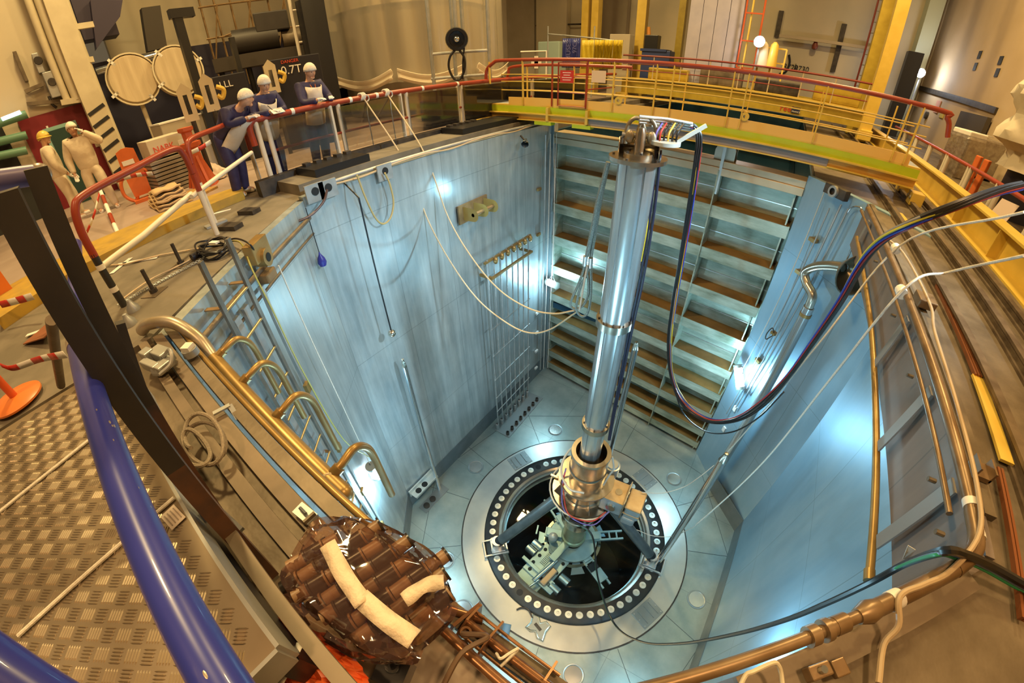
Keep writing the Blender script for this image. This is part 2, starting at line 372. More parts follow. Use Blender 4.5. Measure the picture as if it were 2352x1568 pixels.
for a in (157, -21, 68):
    R = Matrix.Rotation(math.radians(a), 3, 'Z'); c = pol(2.66, a, .024)
    h = MB().box(c, (.46, .62, .02), M=R).done('hatch', mat('hatch_steel', (.34, .37, .36), .35, .6), sp, .004)
    for t in (-.15, .05, .2): MB().box(c + R @ Vector((0, t, .02)), (.34, .035, .03), M=R).done('rib', MATS['hatch_steel'], h)
    for sx in (-.18, 0, .18):
        for sy in (-.26, .27): MB().cyl(c + R @ Vector((sx, sy, .008)), c + R @ Vector((sx, sy, .022)), .016, n=8).done('bolt', STEEL, h)
COVER = mat('cover_steel', (.58, .60, .58), .22, .85, (.68, .69, .66), 3)
names = ['by the left corner of the gate', 'left of the seal plate near the slim left rod', 'in front of the ladder wall, lower left', 'half hidden behind the copper pipes', 'at the bottom edge of the view', 'right of the seal plate by the blue wall', 'on the floor by the right angled wall']
for a, nm in zip((129, 178, -132, -110, -61, -1, 59), names):
    c = pol(3.42, a); cv = thing('floor_cover', 'round brushed steel floor cover ' + nm, 'cover', c, 'round covers in the pool floor')
    MB().lathe([(0, .016), (.012, .016), (.19, .014), (.195, .0)], c, n=32).done('lid', COVER, cv)
    MB().lathe([(.195, .003), (.205, .009), (.235, .009), (.24, 0)], c, n=32).done('rim', mat('cover_rim', (.4, .45, .45), .3, .7), cv)
# floor weld seams: radial lines and the straight cuts towards the wall corners (thin raised beads)
mb = MB()
for a in (20, 45, 90, 112, 140, 172, 196, 222, 252, 284, 318, 345):
    mb.bar(pol(3.0, a, .002), pol(4.3, a, .002), .012, .006)
for a in range(0, 360, 45): mb.bar(pol(4.3, a + 10, .002), pol(4.3, a + 55, .002), .012, .006)
struct(mb.done('trim_1', mat('seam', (.12, .15, .15), .5, .3)))
# ---------------------------------------------------------------- stacked-girder gate at the end of the pool
GU = (Vector((*V2, 0)) - Vector((*V1, 0))).normalized(); GV = Vector((-GU.y, GU.x, 0)); GO = Vector((*V1, 0)); GL = (Vector((*V2, 0)) - GO).length
GREEN = liner('gate_steel', (.17, .20, .13), (.60, .66, .55), 9.0, 9.0, rough=.36, metal=.4, streak=.55, seam=.0, wear=(1.3, 2, 6))
DEP_WARM = mat('shelf_deposit_warm_light', (.15, .085, .02), .55, .1, (.24, .14, .04), 2, .1)  # brown holds both dirt and the warm hall light falling on the shelves
GM = Matrix((GU, GV, (0, 0, 1))).transposed()
gt = thing('pool_gate', 'tall steel gate of stacked horizontal girders closing the far end of the pool', 'gate', GO)
def bolt_parts(pts, r, h, m, par, n=8):
    for p in pts: MB().cyl(p, V3(p) + Vector((0, 0, h)), r, n=n).done('bolt', m, par)
def gbox(u0, u1, v0, v1, z0, z1, mb=None):
    return (mb or MB()).box(GO + GU * ((u0 + u1) / 2) + GV * ((v0 + v1) / 2) + Vector((0, 0, (z0 + z1) / 2)), (u1 - u0, v1 - v0, z1 - z0), M=GM)
gbox(.02, GL - .02, .40, .46, .02, 8.2).done('gate_plate', GREEN, gt)
for z in (7.35, 6.36, 5.37, 4.38, 3.38, 2.52, 1.72, .98, .40):
    mb = MB(); gbox(.03, GL - .03, .0, .04, z - .27, z, mb); gbox(.03, GL - .03, .03, .40, z - .04, z - .012, mb)
    g = mb.done('girder', GREEN, gt)
    gbox(.06, GL - .06, -.003, .395, z - .008, z + .004).done('deposit_warm_light', DEP_WARM, g)['label'] = 'shelf top brown with stain and painted warm light'
    mb = MB(); gbox(.03, GL - .03, .385, .402, z + .28, z + .30, mb); mb.done('weld', STEEL, g)
mb = MB(); gbox(0, GL, .0, .46, 8.16, 8.30, mb); gbox(0, GL, -.03, .03, 8.0, 8.16, mb); mb.done('top_girder', mat('gate_top', (.55, .44, .28), .4, .4, (.62, .5, .34), 3), gt, .01)
gbox(4.30, 4.325, -.05, .40, .02, 8.1).done('stiffener', GREEN, gt)
gbox(.10, .13, .02, .40, .02, 8.1).done('stiffener', GREEN, gt)
gbox(GL - .14, GL - .11, .02, .40, .02, 8.1).done('stiffener', GREEN, gt)
lug = MB(); lug.slab([GO + GU * u + GV * .12 + Vector((0, 0, z)) for u, z in ((4.12, 8.30), (4.55, 8.30), (4.55, 8.52), (4.47, 8.72), (4.22, 8.72), (4.12, 8.5))], .03)
lug.slab([GO + GU * u + GV * .30 + Vector((0, 0, z)) for u, z in ((4.12, 8.30), (4.55, 8.30), (4.55, 8.52), (4.47, 8.72), (4.22, 8.72), (4.12, 8.5))], .03)
lg = lug.done('lifting_lug', mat('lug_steel', (.6, .55, .45), .3, .7), gt)
gbox(4.31, 4.37, -.03, .10, 7.6, 8.6).done('locking_bar', STEEL, gt)
# ---------------------------------------------------------------- telescopic mast
MX, MY = -1.41, 4.47
mast = thing('telescopic_mast', 'tall bright steel telescopic mast with a bronze-lit flange at its top', 'mast', (MX, MY, 3.0))
MT = mat('mast_steel', (.50, .53, .54), .27, .85, (.66, .68, .67), 4, stretch=(3, 3, .4))
CU = (Vector((0, 0, 0)) - Vector((MX, MY, 0))).normalized(); CS = Vector((-CU.y, CU.x, 0))      # towards viewer, and its left-right
mc = Vector((MX, MY, 0))
def mz(z): return mc + Vector((0, 0, z))
def ring(r0, r1, z0, z1, n=48): return MB().lathe([(r0, z0), (r1, z0), (r1, z1), (r0, z1)], (MX, MY, 0), n=n)
for r, z0, z1, nm in ((.205, 3.0, 4.45, 'lower_tube'), (.215, 4.45, 6.74, 'middle_tube'), (.220, 6.74, 9.0, 'upper_tube')):
    t = MB().cyl(mz(z0), mz(z1), r, n=40).done(nm, MT, mast)
    for a in (-.62, .55, 2.2):
        p = mc + (CU * math.cos(a) + CS * math.sin(a)) * (r + .004); d = (CU * math.cos(a) + CS * math.sin(a))
        MB().bar(p + Vector((0, 0, z0)), p + Vector((0, 0, z1)), .05, .02, up=d).done('guide_rail', MT, t)
for z, r in ((6.70, .262), (4.40, .252)):
    cl = ring(.2, r, z, z + .12).done('collar', BRS, mast)
    bolt_parts([mc + Vector((math.cos(k * .628), math.sin(k * .628), 0)) * (r - .03) + Vector((0, 0, z + .12)) for k in range(10)], .013, .02, DARK, cl, 6)
ring(0, .33, 9.0, 9.045).done('head_flange', BRS, mast)
ring(0, .17, 9.045, 9.09).done('hub', BRS, mast)
bolt_parts([mc + Vector((math.cos(k * .628 + .2), math.sin(k * .628 + .2), 0)) * (.28 if k % 2 else .14) + Vector((0, 0, 9.045 if k % 2 else 9.09)) for k in range(10)], .015, .016, DARK, mast, 6)
a0 = math.atan2(-CU.y, -CU.x)
rows = [[mc + Vector((math.cos(a0 + t), math.sin(a0 + t), 0)) * .225 + Vector((0, 0, z)) for t in [(-1.65 + 3.3 * i / 20) for i in range(21)]] for z in (9.045, 9.24)]
MB().strip(rows).done('half_shield', BRS, mast, solid=.012)
MB().lathe([(.062, 9.06), (.06, 9.30), (.04, 9.36), (0, 9.365)], tuple(mc + CU * .03), n=24).done('centre_post', BRS, mast)
SH = mat('shackle_iron', (.30, .25, .18), .4, .6, (.38, .32, .22), 8)
for s, k in ((-1, 1), (1, 1)):
    c = mc - CU * .03 + CS * s * .12 + Vector((0, 0, 9.27)); pts = []
    for i in range(17):
        t = PI * i / 16; pts.append(c + CS * (.055 + .10 * math.cos(t)) * -s + Vector((0, 0, .17 * math.sin(t))) - CU * .1)
    sh = MB().tube([pts[0] - Vector((0, 0, .12))] + pts + [pts[-1] - Vector((0, 0, .12))], .024, 10).done('shackle', SH, mast)
    MB().cyl(c - CU * .1 + CS * s * .09 + Vector((0, 0, -.02)), c - CU * .1 - CS * s * .2 + Vector((0, 0, -.02)), .03).done('pin', SH, sh)
    MB().ball(c + CU * .01 + Vector((0, 0, -.02)), .055, (1, .6, 1.35)).done('lifting_eye', SH, mast)
MB().box(mc + CU * .30 + Vector((0, 0, 9.0)), (.04, .14, .05), M=Matrix((CU, CS, (0, 0, 1))).transposed()).done('clamp_bracket', BRS, mast)
# connector plate to the right of the head
cp = mc + CS * .42 - CU * .18; cpz = Vector((0, 0, 9.15))
if (EYE + Vector((0, 0, 0))).length: pass
# ---------------------------------------------------------------- drive head: barrel, discs, legs, gearbox
hd = thing('drive_head', 'bronze-lit machine head on two grey tubular legs standing over the reactor vessel', 'machine', (RCX, RCY, .1))
RX = Vector((RCX, RCY, 0))
def rl(prof, n=48, c=None): return MB().lathe(prof, c or (RCX, RCY, 0), n=n)
rl([(.31, 3.2), (.31, 3.62), (.395, 3.62), (.40, 3.56), (.385, 3.5), (.385, 2.72), (.31, 2.72)]).done('barrel', BRS, hd)
rl([(.39, 3.1), (.40, 3.08), (.40, 3.02), (.39, 3.0)]).done('barrel_band', BRS, hd)
rl([(0, 2.72), (.60, 2.72), (.60, 2.68), (0, 2.68)]).done('upper_disc', BRS, hd)
rl([(.46, 2.68), (.46, 2.2), (.50, 2.18)]).done('drum', BRS, hd)
rl([(0, 2.18), (.70, 2.18), (.70, 2.10), (.4, 2.08)]).done('lower_disc', BRS, hd)
for k in range(12):
    a = 30 * k + 8; d = Vector((math.cos(math.radians(a)), math.sin(math.radians(a)), 0)); t = Vector((0, 0, 1)).cross(d)
    p = RX + Vector((0, 0, 2.18))
    MB().slab([p + d * .46, p + d * .67, p + d * .48 + Vector((0, 0, .38)), p + d * .46 + Vector((0, 0, .38))], .014).done('gusset', BRS, hd)
    if k % 3 == 0: MB().bar(p + d * .62 + Vector((0, 0, .05)), p + d * .8 + Vector((0, 0, .05)), .05, .02).done('ring_bracket', BRS, hd)
pts = [pol(.76, a, 2.2) for a in range(0, 360, 12)]
MB().tube(pts, .020, 8, closed=True).done('hose_ring', mat('hose_grey', (.62, .58, .50), .35, .2), hd)
pts = smooth([pol(.42, 130, 3.5), pol(.5, 180, 3.2), pol(.56, 215, 2.95), pol(.56, 255, 2.85), pol(.5, 290, 2.85)], 8)
MB().tube(pts, .024, 8).done('barrel_hose', MATS['hose_grey'], hd)
MB().tube(smooth([pol(.42, 20, 3.55), pol(.5, 10, 3.3), pol(.46, 0, 3.1), pol(.42, -8, 2.8)], 8), .02, 8).done('barrel_hose', MATS['hose_grey'], hd)
rl([(.42, 2.08), (.42, 1.2), (.44, 1.18), (.44, 1.08), (.42, 1.06), (.40, .75), (.36, .72)]).done('lower_body', BRS, hd)
rl([(.29, .72), (.29, -.2), (.33, -.22), (.33, -.34), (.2, -.36)]).done('column', mat('column_olive', (.34, .33, .18), .35, .5, (.42, .4, .24), 5), hd)
GB = mat('gearbox_paint', (.34, .40, .42), .35, .45, (.42, .47, .48), 5); GBT = mat('gearbox_top_warm_light', (.42, .28, .13), .4, .4, (.5, .36, .19), 5)  # top colour has the warm light from above painted in
gx = Vector((math.cos(.1), math.sin(.1), 0)); gy = Vector((-gx.y, gx.x, 0)); GBM = Matrix((gx, gy, (0, 0, 1))).transposed()
gc = RX + gx * .70 - gy * .05 + Vector((0, 0, 2.45))
gb = MB().box(gc, (.50, .52, .46), M=GBM).done('gearbox', GB, hd, .02)
MB().box(gc + Vector((0, 0, .238)), (.50, .52, .02), M=GBM).done('cover', GBT, gb, .01)
MB().cyl(gc - gy * .26, gc - gy * .30, .10, n=24).done('bearing_cap', BRS, gb)
MB().cyl(gc + Vector((.05, 0, .245)), gc + Vector((.05, 0, .26)), .075, n=20).done('bearing_cap', BRS, gb)
MB().box(gc + gx * .24 + Vector((0, 0, .05)), (.03, .58, .62), M=GBM).done('end_flange', BRS, gb, .008)
g2 = MB().box(gc + gx * .45 - gy * .02, (.34, .5, .42), M=GBM).done('motor_casing', GB, hd, .06)
MB().box(gc + gx * .44 - gy * .02 + Vector((0, 0, .205)), (.36, .52, .05), M=GBM).done('lid', GBT, g2, .05)
MB().box(gc + gx * .44 - gy * .02 + Vector((0, 0, -.02)), (.36, .52, .03), M=GBM).done('seam', GBT, g2, .02)
g3 = MB().box(gc + gx * .42 - gy * .14 + Vector((0, 0, -.3)), (.30, .3, .26), M=GBM).done('lower_casing', GB, hd, .05)
mc2 = RX + gx * .42 + gy * .45 + Vector((0, 0, 2.5)); mb = MB(); prof = []
for i in range(9): prof += [(.16, i * .036), (.17, i * .036 + .008), (.17, i * .036 + .018), (.14, i * .036 + .024)]
mb.lathe([(0, -.02)] + prof + [(.12, .34), (0, .34)], mc2, n=24); mb.done('finned_motor', mat('motor_grey', (.5, .52, .5), .3, .6), hd)
LEG = mat('leg_steel', (.15, .19, .21), .3, .6, (.22, .26, .27), 4)
for a, lbl in ((-133, 'left'), (6, 'right'), (115, 'rear')):
    p0, p1 = pol(.62, a, 2.02), pol(1.98, a, .42)
    lgo = MB().cyl(p0, p1, .125, n=24).done('leg', LEG, hd)
    d = (p1 - p0).normalized(); MB().cyl(p1 - d * .06, p1 + d * .1, .128, n=24).done('boot', mat('boot_black', (.03, .035, .04), .45), lgo)
    MB().bar(p0 + (p1 - p0) * .55 + Vector((0, 0, .15)), p0 + (p1 - p0) * .62 + Vector((0, 0, .15)), .05, .03).done('clip', STEEL, lgo)
    R = Matrix.Rotation(math.radians(a), 3, 'Z'); q = pol(2.06, a, 0)
    ft = MB().cyl(q + Vector((0, 0, .14)), q + Vector((0, 0, .46)), .13, n=24).done('foot', STEEL, hd)
    MB().box(q + Vector((0, 0, .125)), (.34, .34, .05), M=R).done('foot_plate', STEEL, ft, .01)
    mb = MB()
    for s in (-.2, .2): mb.box(q + R @ Vector((0.06, s, .09)), (.62, .04, .09), M=R)
    for s in (-.22, .34): mb.box(q + R @ Vector((s, 0, .09)), (.04, .40, .08), M=R)
    mb.done('clamp_frame', STEEL, ft, .006)
# small wires clipped to the head
WR = mat('wire_red', (.55, .05, .03), .4); WB = mat('wire_violet', (.18, .14, .45), .4); WG = mat('wire_green', (.03, .32, .12), .4); WK = mat('wire_black', (.015, .015, .018), .4)
MB().tube(smooth([pol(.47, 215, 2.95), pol(.55, 235, 2.75), pol(.68, 262, 2.3), pol(.78, 280, 2.25), pol(.8, 310, 2.2), pol(.75, 335, 2.3)], 6), .014, 6).done('wire', WR, hd)
MB().tube(smooth([pol(.46, 212, 3.0), pol(.56, 232, 2.7), pol(.70, 258, 2.25), pol(.80, 284, 2.2), pol(.85, 312, 2.12), pol(.78, 340, 2.3)], 6), .014, 6).done('wire', WB, hd)
tb = pol(.78, 285, 2.1); MB().box(tb, (.26, .09, .07), rz=.1).done('terminal_block', WK, hd, .008)
# ---------------------------------------------------------------- inspection tool under water
tl = thing('underwater_tool', 'pale perforated steel tool with plates, arms and cylinders under the vessel water', 'machine', (RCX, RCY, -1.2))
TS = mat('tool_steel', (.55, .60, .55), .4, .4, (.64, .68, .62), 6)
TD = mat('tool_dark', (.12, .15, .16), .4, .5)
a = math.radians(-100); tx = Vector((math.cos(a), math.sin(a), 0)); ty = Vector((-tx.y, tx.x, 0)); TM = Matrix((tx, ty, (0, 0, 1))).transposed()
def tp(u, v, z): return RX + tx * u + ty * v + Vector((0, 0, z))
def tb_(u, v, z, sz, nm, m=TS, bev=.01): return MB().box(tp(u, v, z), sz, M=TM).done(nm, m, tl, bev)
tp0 = tb_(1.02, -.06, -.62, (.95, .82, .05), 'main_plate')
for u, v in ((.72, -.36), (.95, -.36), (1.2, -.36), (.7, .25), (1.4, -.3), (1.4, .1), (1.0, .28)): MB().cyl(tp(u, v, -.6), tp(u, v, -.585), .05, n=14).done('hole', MATS['hole_black'] if 'hole_black' in MATS else mat('hole_black', (.004, .004, .004), .6), tp0)
mb = MB()
for i in range(7):
    for j in range(9): mb.cyl(tp(.72 + j * .045, -.22 + i * .035, -.6), tp(.72 + j * .045, -.22 + i * .035, -.588), .012, n=6)
mb.done('perforation', mat('hole_black', (.004, .004, .004), .6), tp0)['kind'] = 'stuff'
tb_(1.52, -.12, -.68, (.42, .70, .05), 'end_plate'); tb_(1.30, -.1, -.56, (.10, 1.1, .1), 'cross_beam'); tb_(1.50, .3, -.56, (.12, .5, .1), 'cross_beam')
tb_(.45, 0, -.35, (.9, .2, .06), 'spine', mat('tool_grey', (.36, .42, .44), .3, .6)); tb_(1.1, .02, -.5, (.7, .12, .1), 'slide', MATS['tool_grey'])
for u, v in ((1.0, .55), (1.35, .52), (1.0, -.62), (.78, -.6)): MB().cyl(tp(u, v - .14, -.6), tp(u, v + .14, -.6), .11, n=20).done('cylinder', STEEL, tl)
MB().cyl(tp(.8, .1, -.42), tp(1.62, .02, -.42), .06, n=16).done('piston', STEEL, tl); MB().cyl(tp(1.5, .1, -.42), tp(1.95, .0, -.5), .03, n=12).done('rod', STEEL, tl)
tb_(1.25, .22, -.5, (.55, .18, .12), 'copper_block', mat('copper', (.6, .36, .25), .3, .8), .03)
rl([(.30, -.5), (.66, -.5), (.66, -.6), (.62, -.66), (.3, -.66)]).done('hub_ring', TS, tl); rl([(.7, -.62), (.78, -.62), (.78, -.7), (.7, -.7)]).done('outer_ring', BRS, tl)
for ang, L_ in ((152, 1.2), (35, 1.2), (-25, 1.35), (200, .6)):
    a = math.radians(ang); d = Vector((math.cos(a), math.sin(a), 0)); s_ = Vector((-d.y, d.x, 0)); M_ = Matrix((d, s_, (0, 0, 1))).transposed()
    p = RX + Vector((0, 0, -.45 if ang != -25 else -.62))
    ar = MB().box(p + d * .5, (.45, .22, .16), M=M_).done('arm_block', TS, tl, .01)
    mb = MB()
    for s in (-.11, .11): mb.box(p + d * (.72 + L_ / 2 - .35) + s_ * s, (L_ - .4, .05, .07), M=M_)
    for t in (.75, 1.0, L_): mb.box(p + d * t, (.04, .26, .06), M=M_)
    mb.done('arm_rails', TS, ar)
    if ang == -25:
        MB().box(p + d * 1.2 + Vector((0, 0, .05)), (.34, .3, .05), M=M_).done('arm_plate', TS, ar, .01)
        MB().box(p + d * .92 + Vector((0, 0, .05)), (.2, .26, .05), M=M_).done('window', WK, ar)
MB().ball(RX + Vector((-.42, -.38, -.25)), .17, (.8, .8, 1.1)).done('camera_dome', TS, tl)
[MB().slab([RX + Vector((math.cos(t) * .3, math.sin(t) * .3, -.68)), RX + Vector((math.cos(t - .2) * .95, math.sin(t - .2) * .95, -.74)), RX + Vector((math.cos(t + .2) * .95, math.sin(t + .2) * .95, -.74))], .04).done('base_fin', MATS['tool_grey'], tl) for t in (-.9, .9, 2.4, 3.6)]
# ---------------------------------------------------------------- slim guide rods standing on the floor
CHR = mat('chrome_tube', (.55, .60, .64), .16, .95)
def guide_rod(foot, z0, z1, r, label):
    f = Vector((foot[0], foot[1], z0)); t = thing('guide_rod', label, 'rod', f, 'slim guide rods in the pool')
    up = Vector((0, 0, 1))
    MB().cyl(f, f + up * (z1 - z0 - .22), r, n=20).done('tube', CHR, t)
    MB().lathe([(r, 0), (r * .55, .14), (r * .45, .15), (r * .45, .2), (0, .205)], f + up * (z1 - z0 - .22), n=20).done('tip', BRS, t)
    return t
L1 = (-5.22, 3.43)
r1 = guide_rod(L1, .0, 4.98, .055, 'slim chrome rod standing against the left pool wall in a holed bracket')
bk = MB(); c = Vector((*L1, .62)); bk.slab([c + Vector((-.15, .45, 0)), c + Vector((-.15, -.12, 0)), c + Vector((.12, -.12, 0)), c + Vector((.12, .35, 0))], .03)
guide_rod((-1.62, 7.10), .0, 0, .055, '') if 0 else None
def rod_top(px, py, xy):                       # height at which the sight line passes the upright through xy
    d = ray(px, py); t = (xy[0] * d.x + xy[1] * d.y) / (d.x ** 2 + d.y ** 2); return EYE.z + d.z * t
R2 = ray(1432, 915); R2 = R2 / math.hypot(R2.x, R2.y) * 7.05; R2 = (R2.x, R2.y)
guide_rod(R2, .02, rod_top(1463, 783, R2), .075, 'slim chrome rod standing right behind the mast')
R3 = (.82, 4.74)
guide_rod(R3, .1, rod_top(1650, 1028, R3), .075, 'slim chrome rod rising beside the right foot of the machine head')
# holed bracket on the left wall that steadies the rod
br = thing('wall_bracket', 'pale bracket with two round holes steadying the slim rod at the left wall', 'bracket', (-5.42, 3.3, .62))
c = Vector((-5.30, 3.05, .62))
mb = MB(); mb.box(c, (.26, .85, .03)); mb.box(c + Vector((.12, 0, .03)), (.02, .85, .06)); mb.done('plate', mat('pale_steel', (.66, .70, .66), .4, .4), br)
for dy in (-.22, .02): MB().cyl(c + Vector((0, dy, .014)), c + Vector((0, dy, .022)), .085, n=20).done('hole', MATS['hole_black'], br)
MB().b(-5.44, -5.40, 2.6, 3.5, .5, .75).done('back_plate', MATS['pale_steel'], br)
fp = thing('floor_socket_plate', 'small floor plate with round sockets at the foot of the left wall rod', 'plate', (-5.1, 3.1, 0))
MB().box((-5.12, 3.1, .012), (.3, .95, .02)).done('plate', MATS['hatch_steel'], fp)
for dy in (-.3, -.05): MB().cyl((-5.12, 3.1 + dy, .02), (-5.12, 3.1 + dy, .06), .09, n=20).done('socket', DARK, fp)
bf = thing('butterfly_frame', 'butterfly shaped steel frame lying on the seal plate with a bit of cable', 'frame', (-.91, 1.93, .02))
c = Vector((-.91, 1.93, .03)); mb = MB()
q = [c + Vector((x, y, 0)) for x, y in ((-.24, .17), (-.10, .19), (0, .1), (.10, .2), (.22, .17), (.20, 0), (.25, -.2), (.12, -.2), (0, -.1), (-.1, -.16), (-.22, -.15), (-.18, 0))]
mb.tube(q, .03, 8, closed=True); mb.done('rim', BRS, bf); MB().slab(q, -.02).done('web', MATS['hatch_steel'], bf)
MB().box(c + Vector((0, 0, .02)), (.2, .07, .02), rz=-.3).done('slot', DARK, bf)
MB().tube(smooth([c + Vector((-.2, .1, .02)), c + Vector((-.4, .2, .03)), c + Vector((-.55, .15, .03)), c + Vector((-.62, .05, .02))]), .018, 6).done('cable_end', DARK, bf)
# ---------------------------------------------------------------- things on the pool walls
BRONZE = mat('bronze_paint', (.32, .20, .065), .36, .5, (.42, .28, .10), 5)
RUST = mat('brown_iron', (.20, .12, .05), .5, .3, (.28, .18, .08), 6)
GALV = mat('galvanised', (.36, .38, .38), .4, .5, (.46, .47, .46), 5)
ROPE = mat('beige_rope', (.72, .58, .38), .8, 0, (.60, .47, .30), 60, .2)
ROPEW = mat('white_rope', (.80, .76, .66), .8, 0, (.66, .62, .54), 60, .2)
WHITE = mat('white_tape', (.86, .83, .76), .6, 0, (.78, .75, .68), 8)
BLACKC = mat('black_cable', (.012, .012, .014), .35)
UP = Vector((0, 0, 1))
LDN = Vector((V7[1] - LD[1], LD[0] - V7[0], 0)).normalized()
if (Vector((RCX, RCY, 0)) - Vector((*LD, 0))).dot(LDN) < 0: LDN = -LDN            # from the ladder wall into the pool
LDU = (Vector((*V7, 0)) - Vector((*LD, 0))).normalized()
LW = lambda x, y, off: aw(x, y, LD, V7, off)
# ladder with round rungs
la = Vector((-3.66, .645, 0)); lb = Vector((-3.955, 1.01, 0))
lad = thing('wall_ladder', 'long steel ladder with round rungs hanging down the angled wall at the left', 'ladder', (-3.8, .83, .3))
for p in (la, lb): MB().bar(p + UP * .3, p + UP * 8.82, .055, .03, up=LDN).done('stile', mat('ladder_steel', (.16, .15, .13), .4, .5, (.24, .23, .2), 5), lad)
k = 0; z = 8.30
while z > .5:
    MB().cyl(la + UP * z, lb + UP * z, .016, n=10).done('rung', mat('rung_bronze', (.5, .38, .2), .3, .7), lad); z -= .381
for zz in (8.35, 5.6, 2.9):
    for p in (la, lb): MB().bar(p + UP * zz, p - LDN * .19 + UP * zz, .05, .012).done('wall_clip', RUST, lad)
# second pair of guide rails to the right of the ladder, with small stubs
gr = thing('guide_track', 'pair of tall steel guide rails with small brown lugs right of the ladder', 'rail', (-4.35, 1.5, .3))
for u in (.72, .92, 1.32): 
    p = Vector((*LD, 0)) + LDU * u + LDN * .10; MB().bar(p + UP * .3, p + UP * 8.1, .10 if u < 1 else .05, .04, up=LDN).done('rail', GALV, gr)
for z in (6.6, 5.3, 4.0, 2.7):
    p = Vector((*LD, 0)) + LDU * 1.27 + LDN * .14; MB().box(p + UP * z, (.1, .05, .14), rz=math.atan2(LDU.y, LDU.x)).done('lug', BRONZE, gr)
# pipes that run level just under the rim of the ladder wall
for zz, r, off, lb_ in ((8.22, .03, .07, 'upper level pipe under the rim above the ladder'), (7.98, .018, .06, 'thin lower level pipe under the rim above the ladder')):
    p0 = Vector((*LD, zz)) + LDU * .15 + LDN * off; p1 = Vector((*V7, zz)) - LDU * .1 + LDN * off
    tag(MB().cyl(p0, p1, r).done('rim_pipe', RIM), lb_, 'pipe')
# winch-like fitting above the track
fit = thing('rim_fitting', 'brown bracket with a round hole hung under the rim right of the ladder', 'bracket', LW(600, 600, .1))
c = LW(598, 592, .12); Rz = math.atan2(LDU.y, LDU.x)
MB().box(c + UP * .1, (.35, .12, .22), rz=Rz).done('plate', BRONZE, fit, .01)
MB().cyl(c - LDN * .02, c + LDN * .10, .10, n=20).done('bush', BRONZE, fit); MB().cyl(c + LDN * .09, c + LDN * .105, .05).done('hole', MATS['hole_black'], fit)
MB().box(c - UP * .22, (.22, .14, .12), rz=Rz).done('foot', RUST, fit, .02)
# bronze spray header: thick pipe with four drop nozzles along the near rim
sh = thing('spray_header', 'thick bronze pipe with hooked outlets lying over the near left rim', 'pipe', (-2.3, .3, 8.1))
HB = Vector((-1.39, .3, 8.12)); HA = Vector((-3.05, .3, 8.30))
pts = smooth([Vector((-3.72, -.02, 8.50)), Vector((-3.62, .05, 8.56)), Vector((-3.42, .2, 8.56)), Vector((-3.2, .29, 8.44)), HA], 6)
MB().tube(pts, .050, 14).done('bend', mat('worn_pipe', (.52, .46, .38), .35, .6, (.4, .33, .22), 6), sh)
MB().cyl(HA, HB, .054, n=20).done('header', BRONZE, sh); MB().ball(HB, .054, n=16).done('end_cap', BRONZE, sh)
for t, q in ((.02, 0), (.27, 0), (.55, 0), (.92, 0)):
    b0 = HA.lerp(HB, t); d = Vector((.12, .42, 0))
    pts = smooth([b0, b0 + Vector((.02, .10, .05)), b0 + Vector((.0, .22, .06)), b0 + Vector((-.02, .30, -.06)), b0 + Vector((-.02, .31, -.3)), b0 + Vector((-.02, .31, -.62))], 6)
    nz = MB().tube(pts, .026, 10).done('outlet', BRONZE, sh); MB().cyl(pts[2], pts[5], .036).done('collar', BRONZE, nz)
# clamp block and rope at the tip of the header
rp = MB(); c = HB + Vector((-.13, 0, 0))
rp.tube([c + Vector((.02 * math.sin(t * 2), math.cos(t) * .062, math.sin(t) * .062)) for t in [i * .5 for i in range(26)]], .011, 6)
rp.tube(smooth([c + Vector((0, 0, -.06)), c + Vector((.02, -.05, .0)), c + Vector((.0, -.10, .08)), c + Vector((.08, -.06, .1)), c + Vector((.03, -.13, .16)), c + Vector((-.05, -.1, .2)), c + Vector((.1, -.12, .22)), c + Vector((0, -.14, .26)), c + Vector((.12, -.14, .3)), c + Vector((.2, -.15, .33)), c + Vector((.36, -.13, .33))], 6), .012, 6)
tag(rp.done('rope_knot', ROPE), 'beige rope knotted round the tip of the thick bronze pipe', 'rope')
# left wall: brown triple-lug bracket
wb = thing('lug_bracket', 'brown bracket of three rounded lugs fixed high on the left wall', 'bracket', ax(1085, 480, -5.4))
c = ax(1085, 480, -5.4); MB().box(c + Vector((.02, 0, .0)), (.04, .95, .40)).done('back_plate', RUST, wb)
for dy in (-.34, 0, .34):
    mb = MB(); n_ = 12; pr = [c + Vector((0.02, dy, .16)), c + Vector((.28, dy, .16))] + [c + Vector((.30 + .14 * math.sin(t), dy, .02 + .14 * math.cos(t))) for t in [PI * i / 10 for i in range(11)]] + [c + Vector((.02, dy, -.14))]
    mb.slab(pr, .07); mb.done('lug', mat('ochre_lug', (.46, .33, .10), .45, .3), wb)
for dy in (-.17, .17): MB().cyl(c + Vector((.30, dy - .17, .02)), c + Vector((.30, dy + .17, .02)), .04).done('pin', RUST, wb)
